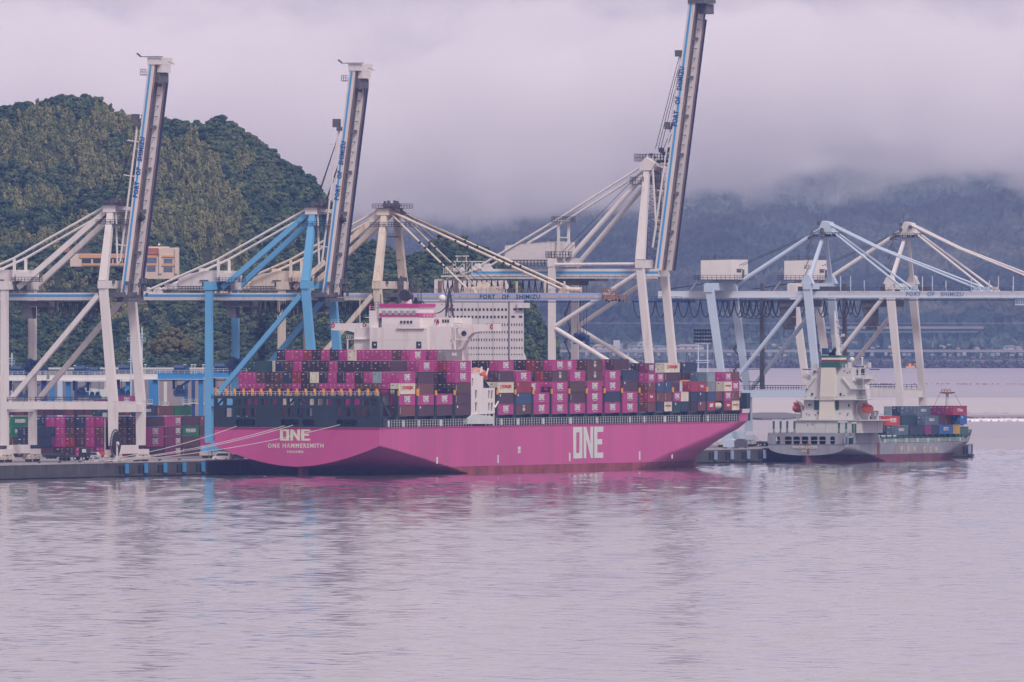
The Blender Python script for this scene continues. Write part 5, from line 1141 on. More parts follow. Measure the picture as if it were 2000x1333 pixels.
c.festoon(P(865, 545, 6).x, P(960, 545, 6).x, 6, gz0-.9, 10, 4.0); c.festoon(P(960, 545, 6).x, P(1070, 545, 6).x, 6, gz0-.9, 9, 4.4)
mb = MB(); x0, x1 = P(866, 530, 5).x, P(922, 530, 5).x; zb, zt = P(890, 532, 5).z, P(890, 512, 5).z
w = (x1-x0)
for fx in (.42, .72, 1.0): mb.bar((x0+w*fx, 5, zb-1), (x0+w*fx, 5, zt), .22, .22); mb.bar((x0+w*fx, 14, zb-1), (x0+w*fx, 14, zt), .22, .22)
mb.box(x0+w*.38, x1+.2, 4.6, 14.4, zt, zt+.25); mb.bar((x0+w*.48, 5, zt), (x0+w*.48, 5, zt+1.6), .2, .2); mb.bar((x0+w*.8, 5, zt), (x0+w*.8, 5, zt+1.6), .2, .2); mb.box(x0+w*.42, x0+w*.86, 4.8, 6, zt+1.5, zt+1.75)
mb.bar((x0+w*.42, 5, zb), (x0+w*.72, 5, zt), .15, .15); mb.bar((x0+w*.72, 5, zb), (x0+w*1.0, 5, zt), .15, .15); mb.bar((x0+w*.1, 5, zb-1.8), (x1+3, 5, zb+1.2), .3, .3)
mb.rail((x0, 5, zb-.6), (x0+w*.4, 5, zb-.6), 2.2, .5, .05, 4); mb.box(x0-.5, x1+1, 4.6, 14, zb-1.3, zb-.9); c.part('rear_frame', mb, M_CW)
mb = MB(); mb.ico((x0+w*.45, 4.5, zb+.6), .9, 1); mb.ico((x0+w*.68, 4.5, zb+.6), .9, 1); c.part('rope_drum', mb, M_PALE)
# house, pylon, stays
h = c.part('machinery_house', MB().prism([(P(986, 0, 6).x, P(0, 517, 6).z), (P(1072, 0, 6).x, P(0, 517, 6).z), (P(1072, 0, 6).x, P(0, 473, 6).z), (P(986, 0, 6).x, P(0, 481, 6).z)], 6, 15.5), paint('corrugated_white', (.62,.58,.58), .6, .06, .5, stretch=(1,1,4)))
c.part('house_annex', MB().box(P(1072, 0, 6).x+.02, P(1083, 0, 6).x, 6, 15, P(0, 510, 6).z, P(0, 473, 6).z).box(P(1083, 0, 8).x, P(1106, 0, 8).x, 8, 15, P(0, 505, 8).z, P(0, 474, 8).z), M_CW, h)
c.platform(P(984, 0, 4).x, P(1072, 0, 4).x, 3.8, 5.9, P(0, 520, 4).z, h, 'house_walkway', 1.6, 1.0); c.platform(P(1068, 0, 2).x, P(1112, 0, 2).x, 1, 6, P(0, 504, 2).z, None, 'platform', 1.6, .8)
mb = MB(); mb.bar(P(1069, 519, 3.7), P(1078, 505, 3.7), .7, .3); mb.rail(P(990, 480, 5.8), P(1104, 472, 5.8), 1.0, 1.8, .04); c.part('stair_flight', mb, M_MECH)
p0 = P(1091, 500, 5.8); p1 = P(1091, 432, 5.8); p2 = P(1110.5, 500, 13.8); p3 = P(1110.5, 432, 13.8)
mb = MB(); mb.bar(p0, p1, .8, .6); mb.bar(p2, p3, .8, .6); mb.bar(p1, p3, .5, .7); mb.bar(p0.lerp(p1, .52), p2.lerp(p3, .52), .4, .4); c.part('stay_pylon', mb, M_CW); c.platform(p1.x-1.6, p1.x+1.6, 4.6, 15, p1.z-.2, None, 'pylon_platform', 1.4, .8)
ap = P(1264, 322, 5.8)
top = [P(1259, 322, 5.8), P(1259, 322, 5.8)+Vector((0, 8, 0))]
for i, y in enumerate((5.8, 13.8)):
    t = top[i]; pyl = Vector((p1.x, y, p1.z+.6)); c.tube('back_stay', t, pyl, .30, M_CW); c.tube('back_stay', pyl, Vector((P(932, 524, 5.8).x, y, gz1+.4)), .30, M_CW)
    xs = P(932, 524, 5.8).x; c.part('stay_anchor', MB().prism([(xs-1.6, gz1), (xs+1.6, gz1), (xs+.6, gz1+1.5), (xs-.4, gz1+1.5)], y-.4, y+.4), M_CW)
    c.tube('back_brace', Vector((t.x-.3, y, t.z-3)), Vector((P(1107, 515, 4.5).x, 4.5 if i == 0 else 15.2, P(0, 512, 4).z)), .68, M_CW)
    c.tube('hoist_rope', Vector((t.x, y, t.z-1)), P(1098, 493, 6)+Vector((0, 4*i, 0)), .07, M_CAB)
mb0 = P(1250.5, 508, 0); mt = P(1264, 326, 5.8)
c.bar('mast_leg', mb0, mt, 1.4, 2.6, M_CW, up=(1,0,0), w2=1.3, h2=1.5); c.bar('mast_leg', Vector((mb0.x, D, mb0.z)), Vector((mt.x, D-5.8, mt.z)), 1.4, 2.6, M_CW, up=(1,0,0), w2=1.3, h2=1.5)
c.part('mast_head', MB().prism([(mt.x-2, mt.z-1), (mt.x+1.6, mt.z-1), (mt.x+2.6, mt.z+1), (mt.x, mt.z+2.6), (mt.x-1.5, mt.z+1.2)], 4.6, D-4.6), M_CW)
c.platform(mt.x-4.5, mt.x-.5, 4.2, D-4, mt.z-4.8, None, 'mast_platform', 1.9, .8); c.platform(mt.x-4.2, mt.x+5, 7, D-3, mt.z+1.6, None, 'mast_platform', 1.9, .8)
mb = MB(); rs = random.Random(2)
for k in range(12): x = mt.x+rs.uniform(0, 5.5); yy = rs.uniform(8, 14); zz = mt.z+rs.uniform(1, 6); mb.tube((x, yy, zz), (x, yy+.8, zz), rs.uniform(.3, .8), 8); mb.bar((x, yy, mt.z), (x, yy, zz), .2, .2)
mb.box(mt.x+2, mt.x+6.5, 8, 11, mt.z+1.2, mt.z+1.9); c.part('rope_sheaves', mb, M_MECH)
mb = MB(); xs = P(1282, 420, 10).x
for k in range(14): zz = P(0, 330+k*14, 10).z; mb.box(xs-2, xs+2, 8, 12, zz, zz+.15); mb.bar((xs-1.8, 8, zz), (xs+1.8, 8, zz-2), .4, .15); mb.rail((xs-2, 8, zz), (xs+2, 8, zz), 1, 1, .04)
for dx in (-2, 2): mb.bar((xs+dx, 8, P(0, 330, 10).z), (xs+dx, 8, P(0, 520, 10).z), .25, .25)
c.part('mast_stairs', mb, M_MECH)
h0 = P(1286.5, 528, 5.8); t0 = P(1353, 0, 5.8); t0 = h0.lerp(t0, 1.0); dv = Vector((0, 8.0, 0))
boom, dr, nrm = c.boom_up(h0, t0, h0+dv, t0+dv, 2.05, M_CW, M_STRIPE, (P(1318, 247, 5.8), P(1334, 130, 5.8)), 16.6, True, 1.0)
c.part('boom_head', MB().box(t0.x-1.2, t0.x+3.6, 5, 14.6, t0.z-1, t0.z+1.6).box(t0.x+.6, t0.x+2.9, 9, 15.0, t0.z-3.9, t0.z-1.1), M_MECH, boom)
for y in (5.8, 13.8):
    k2 = h0.lerp(t0, .08)+nrm*2.6; k2.y = y; e2 = h0.lerp(t0, .37)+nrm*2.2; e2.y = y; e3 = h0.lerp(t0, .80)+nrm*1.5; e3.y = y
    c.tube('fore_stay', (mt.x+1.6, y, mt.z), (mt.x+2.6, y, P(0, 445, 5).z), .3, M_CW); c.tube('fore_stay', (mt.x+2.6, y, P(0, 445, 5).z), k2, .27, M_CW); c.tube('fore_stay', k2, e2, .3, M_CW); c.tube('fore_stay', e2, e3, .2, M_CW)
for t in (.18, .29, .39, .55, .70): p = h0.lerp(t0, t); c.part('stay_bracket', MB().bar(p+nrm*.6, p+nrm*3.4, .25, .25), M_CW, boom)
e3 = h0.lerp(t0, .80)+nrm*1.8; e4 = h0.lerp(t0, .53)+nrm*2.6
c.part('boom_sheave', MB().box(e3.x-1.2, e3.x+.5, 5, 14, e3.z-1, e3.z+.8).box(e4.x-.8, e4.x+.8, 5, 8, e4.z-1, e4.z+1), M_MECH, boom)
for i in range(5): e = e3 if i < 3 else h0.lerp(t0, .60)+nrm*1.5; c.tube('hoist_rope', (mt.x+2+.8*i, 7, mt.z+5), (e.x, 6+i*1.5, e.z), .085, M_CAB)
c.part('latch', MB().bar((mt.x+1, 7, mt.z+1), h0.lerp(t0, .375)+nrm*.8, .5, .8), M_CW, boom)
mb = MB(); mb.box(P(1083, 0, 6).x, P(1166, 0, 6).x, 4.6, 14.8, P(0, 550, 6).z, P(0, 543.5, 6).z); mb.box(P(1088, 0, 6).x, P(1135, 0, 6).x, 5, 12, P(0, 558, 6).z, P(0, 550.1, 6).z); c.part('trolley', mb, M_MECH)
sp = P(1137, 664, 8); mb = MB(); mb.box(sp.x-1.5, sp.x+1.5, 7, 10, sp.z-.4, sp.z+1.3); mb.box(sp.x-1.2, sp.x+1.2, 4, 14, sp.z-1.2, sp.z-.8); mb.box(sp.x+1.3, sp.x+2, 7.5, 9, sp.z-1.6, sp.z+.2); mb.ico((sp.x-1, 6, sp.z+1.2), .9, 1); mb.ico((sp.x+1, 6, sp.z+1.2), .9, 1); c.part('spreader', mb, M_SPR)
for dx in (-1.3,-.6,.5,1.3): c.tube('hoist_rope', (sp.x+dx, 8, sp.z+1.5), (sp.x+dx, 8, P(0, 556, 8).z), .07, M_CAB)
c.stairs(P(1109, 600, D+1).x, D+1, z(22), P(0, 560, D).z, 7, 1.6)

M_GIRD = paint('girder_bluish_white', (.60,.62,.68), .5, .06, .08, dirt=(.50,.38,.30), dirt_amt=.30, streak=True, ds=(.3,.3,.3), dk=.5)
def crane_b(u0, label, m, txt, px0, faded=M_LTXT, tip=None):
    """single-apex crane with tubular braces, boom down. px0 shifts the measured photo columns of the first one"""
    c = Crane(u0, label, 19.8); D = c.du; z = lambda a: a-ZQ
    c.bogies(.2, m); c.bogies(-27.6, m)
    for y in (0, D):
        c.bar('leg', (-27.3, y, 4.4), (-27.6, y, z(19)), 1.6, 2.0, m, up=(1,0,0)); c.bar('leg', (-27.6, y, z(19)), (-32.0, y, z(48.4)), 1.3, 1.8, m, up=(1,0,0), w2=1.4, h2=2.2)
        c.bar('leg', (.6, y, 4.4), (.5, y, z(19)), 1.6, 1.9, m, up=(1,0,0)); c.bar('leg', (.5, y, z(19)), (-2.6, y, z(48.6)), 1.3, 1.7, m, up=(1,0,0), w2=1.4, h2=2.3)
        c.part('portal_beam', MB().box(-26.5, -.5, y-.8, y+.8, z(17.9), z(19.8)), m)
        c.tube('diagonal_brace', (-26.6, y, z(20)), (-4.2, y, z(46.6)), .62, m)
        mb = MB(); mb.rail((-26, y-.75, z(19.8)), (-1, y-.75, z(19.8)), 1.3, 1.5, .06); c.part('beam_railing', mb, M_RAILD)
    c.part('cross_beam', MB().box(-33.4, -30.9, -1, D+1, z(47.6), z(50.0)), m); c.part('cross_beam', MB().box(-3.7, -1.4, -1, D+1, z(48.4), z(50.1)), m); c.part('cross_beam', MB().box(-28.2, -26.9, 1, D-1, z(17.4), z(19.4)), m); c.part('cross_beam', MB().box(0, 1.2, 1, D-1, z(17.4), z(19.4)), m)
    gx0, gx1 = -49.5, 62.3
    for gy in (6, 13.8):
        g = c.part('girder' , MB().box(gx0, 2, gy-.6, gy+.6, z(45.9), z(47.9)), M_GIRD); b = c.part('boom', MB().box(2.05, gx1, gy-.6, gy+.6, z(45.9), z(47.9)), M_GIRD) if gy == 6 else c.part('far_beam', MB().box(2.05, gx1, gy-.6, gy+.6, z(45.9), z(47.9)), m, boom_)
        if gy == 6:
            boom_ = b; c.part('rail_edge', MB().box(gx0, gx1-1, gy-1.0, gy-.61, z(45.9), z(46.25)), M_CLB, g); c.part('underside_walkway', MB().box(gx0, gx1-3, gy-1.6, gy-.62, z(45.2), z(45.5)), M_DK, g)
    l = link('lettering', text_mesh('PORT   OF   SHIMIZU', txt[1]-txt[0], 1.15, faded, bold=.02, spacing=1.15), boom_); l.location = ((txt[0]+txt[1])/2, 5.3, z(47.05))
    ax, az = -.3, 66.2
    for y0, y1 in ((0, D/2-.9), (D, D/2+.9)): c.bar('mast_leg', (-2.5, y0, z(50.0)), (ax-.6, y1, z(az-2.4)), .95, 1.1, m, up=(1,0,0), w2=.8, h2=.8)
    for y0 in (0, D): c.part('mast_foot', MB().prism([(-4.4, z(50)), (-.6, z(50)), (-1.8, z(52.4)), (-3.2, z(52.4))], y0-.8, y0+.8), m)
    c.part('mast_head', MB().prism([(ax-2.6, z(az-2.2)), (ax+2.4, z(az-2.2)), (ax+1.4, z(az+1.2)), (ax-.8, z(az+1.6))], D/2-1.8, D/2+1.8), m)
    c.platform(ax-3.6, ax+3.4, D/2-3, D/2+3, z(az-2.8), None, 'mast_platform', 1.1, .7)
    mb = MB(); rs = random.Random(int(u0))
    for k in range(10): x = ax+rs.uniform(-2, 2.6); yy = D/2+rs.uniform(-3, 3); zz = z(az+rs.uniform(-2.4, 1)); mb.tube((x, yy-.4, zz), (x, yy+.4, zz), rs.uniform(.35, .7), 8)
    mb.bar((ax-1.6, D/2, z(az+1)), (ax-1.6, D/2, z(az+4)), .12, .12); c.part('rope_sheaves', mb, M_MECH)
    mb = MB()
    for k in range(5): zz = z(az-3.6-k*2.8); x = ax-4.4-.35*k; mb.box(x-.9, x+.9, D/2-1, D/2+1, zz, zz+.12); mb.bar((x-.8, D/2-1, zz), (x+.5, D/2-1, zz+2.8), .3, .12); mb.rail((x-.9, D/2-1, zz), (x+.9, D/2-1, zz), 1, .6, .05)
    c.part('mast_ladder', mb, M_MECH)
    c.tube('back_brace', (ax-1.4, D/2, z(az-.6)), (-26.8, D/2-1.6, z(49.8)), .62, m)
    for y in (8, 11): c.tube('hoist_rope', (ax-1.5, y, z(az-1)), (-30, y, z(53.5)), .07, M_CAB); c.tube('hoist_rope', (-30, y, z(51)), (-48, y, z(48.4)), .07, M_CAB)
    for y in (8.4, 11.4):
        c.tube('fore_stay', (ax+.8, y, z(az+.8)), (15.5, y-1, z(60.2)), .3, m); c.tube('fore_stay', (15.5, y-1, z(60.2)), (46.0, y-2.4 if y < 9 else y+2.4, z(48.6)), .3, m)
        c.tube('fore_stay', (ax+1.6, y, z(az-1)), (24.4, y-2.4 if y < 9 else y+2.4, z(48.4)), .32, m)
        for xx in (46.0, 24.4): c.part('stay_anchor', MB().prism([(xx-1.4, z(47.9)), (xx+1.6, z(47.9)), (xx+.8, z(49.1)), (xx-.4, z(49.1))], (6 if y < 9 else 13.8)-.4, (6 if y < 9 else 13.8)+.4), m)
        c.tube('hoist_rope', (ax+1, y+.6, z(az+.2)), (43, y+.6, z(48.6)), .07, M_CAB)
    hw = paint('house_cream', (.72,.67,.65), .6, .05) if 'house_cream' not in bpy.data.materials else bpy.data.materials['house_cream']
    h = c.part('machinery_house', MB().prism([(-35.2, z(51.2)), (-26.0, z(51.2)), (-26.0, z(56.8)), (-35.2, z(56.6))], 1.5, 15.5), hw)
    mb = MB(); mb.box(-25.99, -25.9, 6, 9.5, z(53.2), z(53.8)); mb.box(-25.99, -25.6, 5.8, 9.8, z(54.0), z(54.2)); mb.box(-25.99, -25.9, 10.6, 12.2, z(51.4), z(54)); c.part('door', mb, M_MECH, h)
    mb = MB(); mb.rail((-35, 1.6, z(56.8)), (-26.2, 1.6, z(56.8)), 1.0, 1.5, .04); mb.rail((-26.1, 1.6, z(56.8)), (-26.1, 15.3, z(56.8)), 1.0, 1.5, .04); mb.box(-32, -31.6, 4, 4.4, z(56.8), z(58.4)); c.part('roof_railing', mb, M_RAILD, h)
    c.platform(-36.8, -24.6, .2, 17, z(51.1), h, 'house_walkway', 1.3, 1.3)
    mb = MB(); mb.box(-31.9, -29.8, 2, 16, z(50.0), z(51.0)); mb.bar((-36.6, 3, z(50.9)), (-39.5, 5, z(48)), .4, .4); mb.bar((-32, 14, z(50.9)), (-34.5, 14, z(48)), .4, .4); c.part('house_support', mb, m)
    c.part('drive_room', MB().box(-33.6, -29.5, .6, 5, z(48.1), z(50.2)), hw if m is M_CW else m)
    c.festoon(-57+0, -13, 5.2, z(45.4), 13, 5.0); c.festoon(-32, -14, 14.5, z(45.4), 8, 4.2)
    mb = MB(); mb.box(-57, -42, 4.2, 16, z(44.6), z(45.2)); mb.rail((-57, 4.2, z(45.2)), (-42, 4.2, z(45.2)), 1.1, 1.5, .05); c.part('rear_walkway', mb, M_SPR)
    mb = MB(); mb.box(-13, -3.5, 5, 15, z(43.4), z(45.2)); mb.box(-12.5, -9, 5.4, 8.4, z(40.6), z(43.3)); c.part('trolley', mb, M_MECH)
    c.part('operator_cab', MB().box(-12, -8.6, 4.6, 7.4, z(37.8), z(40.5)).box(-11.4, -9, 4.4, 7.5, z(36.9), z(37.7)), M_MECH)
    c.stairs(-31.0, D+1.2, z(22), z(44), 7, 2.4)
    mb = MB(); mb.box(-23.6, -22.6, D-1, D+.4, z(20), z(50)); 
    for k in range(8): mb.box(-28, -23.6, D-.6, D-.3, z(22+3.6*k), z(22.2+3.6*k))
    c.part('elevator_shaft', mb, M_MECH)
    for x in (5.5, 8.5, 12.6, 28.5, 33, 44.6, 50, 57): c.bar('lamp_post', (x, 5.2, z(47.9)), (x, 5.2, z(47.9)+random.Random(x).choice((1.4, 3.0, 4.2))), .22, .22, m)
    mb = MB(); mb.rail((3, 4.6, z(47.9)), (gx1-1, 4.6, z(47.9)), .9, 2.4, .035); mb.box(-8, 6, 7, 13, z(47.9), z(49.2)); c.part('boom_railing', mb, M_RAILD, boom_)
    mb = MB(); mb.box(gx1-.5, gx1+3, 4.5, 15, z(46.4), z(47.6)); mb.box(gx1-4.4, gx1+3.8, 4.4, 15.2, z(43.9), z(44.3)); mb.rail((gx1-4.2, 4.4, z(44.3)), (gx1+3.6, 4.4, z(44.3)), 1.1, .7, .05); mb.box(gx1-1.8, gx1+1.2, 6, 13, z(44.3), z(46.3)); c.part('boom_head', mb, M_CLB, boom_)
    return c
c5 = Crane.P
t5 = (pu(1770, 577, 632.3+5.4)[0]-VB, pu(1882, 577, 632.3+5.4)[0]-VB); t6 = (pu(1990, 577, 703.3+5.4)[0]-VB, pu(2100, 577, 703.3+5.4)[0]-VB)
crane_b(632.3, 'pale blue quay crane with lowered boom, between the two ships', M_CLB, t5, 0)
crane_b(703.3, 'white quay crane with lowered boom behind the small grey ship', M_CW, t6, 158)
# ------------------------------------------------------------------ the small grey container ship
SU2, SV2 = 574.4, 13.5
M_GREY = paint('hull_grey', (.27,.285,.34), .6, .16, .15, dirt=(.25,.13,.085), dirt_amt=.55, streak=True, ds=(.5,.5,.12), dk=.6)
M_BOOT2 = paint('antifouling_maroon', (.17,.055,.08), .8, .3, .3, dirt=(.08,.05,.06), dirt_amt=.5, streak=True)
M_W2 = paint('deckhouse_greywhite', (.56,.55,.55), .55, .06, .2, dirt=(.40,.26,.17), dirt_amt=.14, streak=True)
M_CR2 = paint('casing_cream', (.66,.62,.54), .55, .04, .2)
M_GRN = paint('dark_green', (.02,.10,.075), .5, .1)
M_RUST = paint('rust', (.24,.10,.045), .9, .3, .5)
M_GOLD = paint('letters_gold', (.62,.47,.20), .7, .1, 1, dirt=(.3,.3,.3), dirt_amt=.4)
g2 = root('feeder_ship', 'small grey rust streaked container ship with white deckhouse aft, moored at right', 'container ship', wv(SV2, SU2, 0))
stem2 = [(-3, 121), (0, 123.0), (1.4, 123.6), (3, 127.6), (5, 131.8), (7, 133.9), (8.3, 134.9)]
entry2 = [(-3, 50), (0, 45), (4, 36), (8.3, 24)]; pw2 = [(-3, 1.6), (0, 1.6), (8.3, 2.2)]
def half2(z, y):
    if z >= 4.6: a = 1.0
    else:
        w0 = max(0, 1-((4.6-z)/(4.6-1.85))**2.6)**.5 if z > 1.85 else 0.0
        s1 = 34*(1-max(z, -2)/4.6)**.8+.5; q_ = min(1, max(0, y/s1)); a = w0+(1-w0)*q_**.7
    le = interp(entry2, z); q_ = min(1, max(0, (interp(stem2, z)-y)/le)); return 11.4*a*(1-(1-q_)**interp(pw2, z))
lv2 = [-3, -1, 0, .4, .8, 1.2, 1.6, 1.85]+[1.85+2.75*(k/16)**1.4 for k in range(1, 17)]+[5.0]
mb, rows2 = build_hull(g2, 135, 22.8, lv2, lambda z: 0.0, half2, stem2, None, 2.05, ny=110)
tr = [(r[0][0], r[0][2]) for r, z_ in zip(rows2, lv2) if z_ >= 1.85]; poly = tr+[(-x, z_) for x, z_ in reversed(tr)]
mb.cur = 0; mb.add([(x, 0, z_) for x, z_ in poly], [tuple(range(len(poly)))])
hull2 = mb.build('hull', [M_GREY, M_BOOT2], g2)
top = [(p[0], p[1]) for p in rows2[-1]]; n = len(top)
mb = MB(); mb.add([(x, y, 4.95) for x, y in top]+[(-x, y, 4.95) for x, y in top], [(i, i+1, n+i+1, n+i) for i in range(n-1)]); mb.build('deck', M_DECK, g2)
T2 = lambda x, y: (lambda p: (p[0]-SV2, p[2]))(pu(x, y, SU2)); S2 = lambda x, y: (lambda p: (p[1]-SU2, p[2]))(pv(x, y, SV2+11.4))
holes = []
for x0, x1, r in ((1515,1524,.5),(1533,1546.5,.4),(1549.5,1562.5,.4),(1566,1579,.4),(1583.5,1597,.4),(1600,1613,.4),(1621.5,1631,.5)): a = T2(x0, 868); b = T2(x1, 853); holes.append(rrect(a[0], b[0], a[1], b[1], r))
plate([(-11.4, 5.0), (11.4, 5.0), (11.4, 8.2), (-11.4, 8.2)], holes, .3, M_GREY, 'stern_plating', g2)
a = S2(1650, 868); b = S2(1668, 853)
sh = [rrect(S2(x0, 868)[0], S2(x1, 868)[0], a[1]+.1, b[1], .25) for x0, x1 in ((1649,1651.2),(1652.6,1655.5),(1657.5,1667.5))]
for sgn in (1, -1): plate([(-.15, 5.0), (33, 5.0), (27, 8.2), (-.15, 8.2)], sh, .25, M_GREY, 'side_plating', g2, fix=lambda co, s_=sgn: np.stack([s_*(11.28)-co[:,1], co[:,0], co[:,2]], 1))
mb = MB(); mb.box(-11.1, 11.1, .2, 26, 8.0, 8.15); mb.box(-9, 9, 7, 7.3, 5, 8); mb.build('poop_deck', M_DECK, g2)
mb = MB()
for x in (-8,-3.5,1,5): mb.tube((x, 2.4, 5.9), (x+1.6, 2.4, 5.9), .7, 9); mb.box(x-.2, x+1.8, 2, 3, 5, 5.6)
mb.build('mooring_winch', M_INNER, g2)
mb = MB(); mb.rail((-11.2, .1, 6.0), (11.2, .1, 6.0), .1, 1.9, .05, 1); mb.rail((-11.2, .1, 8.2), (11.2, .1, 8.2), 1.0, 1.2, .05); mb.rail((11.3, 0, 8.2), (11.3, 26, 8.2), 1.0, 1.4, .05); mb.build('stern_railing', M_PALE, g2)
# forecastle
mb = MB()
for sgn in (1, -1):
    vs = []; y0 = 96.0
    for i in range(31):
        y = y0+(131.75-y0)*i/30; rise = 5.0+3.4*min(1, max(0, (y-y0)/24))**1.3; w = half2(4.98, y); k = i/30; vs += [(sgn*w, y, 5.0), (sgn*(w+.28*(rise-5)*(1 if y > 110 else .3)*(1-.0*k)*(w > .5)), y+(rise-5)*.9*k**3, rise)]
    b_ = len(mb.v); mb.v += vs
    for i in range(30): mb.f.append([b_+2*i, b_+2*i+2, b_+2*i+3, b_+2*i+1]); mb.m.append(0)
mb.build('bow_plating', M_GREY, g2)
mb = MB(); mb.rail((5.2, 121, 8.3), (.8, 133.5, 8.5), 1.1, 1.0, .05); mb.rail((-5.2, 121, 8.3), (-.8, 133.5, 8.5), 1.1, 1.0, .05); mb.bar((0, 121, 14.5), (.4, 134, 9), .1, .1); mb.build('bow_railing', M_PALE, g2)
mb = MB(); mb.add([(half2(4.98, y)*s_, y, 8.0) for s_, y in ((1,112),(1,120),(1,127),(0,133),(-1,127),(-1,120),(-1,112))], [tuple(range(7))]); mb.box(-9.5, 9.5, 104, 112, 5, 9.3); mb.build('forecastle', M_GRN, g2)
a = T2(1550, 876); b = T2(1594.5, 872); put(text_mesh('PANCON SUCCESS', b[0]-a[0]+.6, .74, M_CREAM, 'ship_name', bold=.03, spacing=1.1), g2, ((a[0]+b[0])/2, -.2, (a[1]+b[1])/2))
a = T2(1565, 884); b = T2(1578, 879); put(text_mesh('JEJU', b[0]-a[0], .6, M_CREAM, 'home_port', bold=.03, spacing=1.2), g2, ((a[0]+b[0])/2, -.05, (a[1]+b[1])/2))
for ch, x in zip('PANCON', (1761.5, 1774.5, 1786, 1806, 1817, 1828.5)):
    a = S2(x-2.1, 883.5); b = S2(x+2.1, 871.5); l = put(text_mesh(ch, b[0]-a[0], b[1]-a[1], M_GOLD, 'hull_letter', bold=.03), g2, (11.44, (a[0]+b[0])/2, (a[1]+b[1])/2), True)
mb = MB(); a = S2(1713, 888); b = S2(1717.5, 865); mb.box(11.38, 11.5, a[0], b[0], a[1], b[1]); mb.build('rusty_overflow', M_RUST, g2)
mb = MB(); a = T2(1577, 886); b = T2(1580.5, 868); mb.box(a[0], b[0], -.2, -.03, a[1], 5.6); mb.build('rusty_hawse_streak', M_RUST, g2)
# deckhouse
DY = 9.5
qq = lambda x, y, yy=DY: (lambda p: (p[0]-SV2, p[2]))(pu(x, y, SU2+yy))
def d2(name, x0, x1, y0, y1, a0, a1, mat=M_W2, parent=None):
    p = qq(x0, y1, a0); r = qq(x1, y0, a0); mb = MB(); mb.box(p[0], r[0], a0, a1, p[1], r[1]); return mb.build(name, mat, parent or g2)
d2('deckhouse', 1551, 1683, 821.5, 846, DY-1.5, 26); hs = d2('deckhouse', 1566.6, 1663, 802.5, 821.6, DY, 24); d2('deckhouse', 1570, 1664, 782, 802.6, DY+.4, 23)
mb = MB(); mb.prism([qq(x, y, DY+.6) for x, y in ((1573,782),(1672,782),(1672,760),(1664,738),(1584,738),(1573,757))], DY+.6, 22); mb.build('deckhouse', M_W2, g2)
d2('bridge_house', 1584, 1664, 718.5, 738.2, DY+.8, 21.5); d2('starboard_wing_house', 1664, 1684, 720, 782, DY+4, 16)
for x0, x1, y, a0, a1 in ((1563,1706,781.5,DY-1.2,24.5),(1563,1577,759,DY-.4,18),(1659,1707,760.5,DY-.4,18),(1566.5,1710,737.8,DY+3,14),(1668,1695,740.5,DY,14),(1551,1705,821.5,DY-2,26)): d2('deck_edge', x0, x1, y-1.0, y+.3, a0, a1)
mb = MB()
for x0, x1, y, a0 in ((1566,1706,781,DY-1.1),(1660,1706,760,DY-.3),(1664,1710,737,DY+3),(1566,1584,737,DY+3),(1584,1664,718,DY+.9),(1556,1680,821,DY-1.9),(1563,1577,758.6,DY-.3)):
    p = qq(x0, y, a0); r = qq(x1, y, a0); mb.rail((p[0], a0, p[1]), (r[0], a0, r[1]), 1.0, .9, .035)
mb.build('railing', M_PALE, g2)
for (x0, y0), (x1, y1) in (((1577,757),(1592,738)),((1645,738),(1663,760)),((1692,752),(1709,741))):
    p = qq(x0, y0, DY+.4); r = qq(x1, y1, DY+.4); MB().bar((p[0], DY+.4, p[1]), (r[0], DY+.4, r[1]), .55, .4).build('stair_flight', M_W2, g2)
mb = MB(); mb.prism([qq(x, y, DY+3) for x, y in ((1688,752),(1709,738),(1711,731),(1701,731),(1686,738))], DY+3, 13); mb.prism([qq(x, y, DY+3) for x, y in ((1566.5,731),(1578,731),(1584,738),(1584,746),(1567,738))], DY+3, 13); mb.build('bridge_wing', M_W2, g2)
for x0, x1 in ((1567,1584),(1698,1715)): d2('wing_awning', x0, x1, 721, 723, DY+3, 14, M_GRN)
mb = MB(); mb.prism([qq(x, y, DY-.9) for x, y in ((1599,820),(1628,820),(1631.5,718.5),(1604,718.5))], DY-.9, DY+.9); mb.build('funnel_casing', M_CR2, g2)
for y0, y1, m in ((707.5,718.6,M_GRN),(703,707.6,paint('funnel_maroon', (.20,.025,.05), .5)),(699,703.1,M_CREAM),(694.5,699.1,M_GRN)): d2('funnel', 1604.6, 1640, y0, y1, DY-.8, DY+5, m)
for x0, x1 in ((1590,1599),(1629,1638)): d2('door', x0, x1, 782.5, 801, DY+.25, DY+.45, M_GRN, hs)
for x, y in ((1579,790),(1656,791),(1584.5,769),(1640,769),(1589,725),(1620,809) if False else (1601,809)):
    if x != 1601: d2('window', x, x+3, y-1, y+3.5, DY+.3, DY+.75, M_GLASS, hs)
mb = MB()
rs = random.Random(4)
for i in range(34):
    x = rs.uniform(1572, 1660); y = rs.choice((809, 770, 775, 830, 726, 792)); yy = {809: DY, 770: DY+.6, 775: DY+.6, 830: DY-1.5, 726: DY+.8, 792: DY+.4}[y]
    if 1598 < x < 1633: continue
    p = qq(x, y+rs.uniform(-3, 3), yy); mb.box(p[0]-.12, p[0]+.14, yy-.2, yy+.01, p[1]-.12, p[1]+.12)
mb.build('wall_fitting', M_RAILD, g2)
d2('bridge_window', 1682, 1688, 721, 733, DY+3.9, DY+4.1, M_GLASS); d2('bridge_window', 1673, 1676, 722, 733, DY+3.9, DY+4.1, M_GLASS)
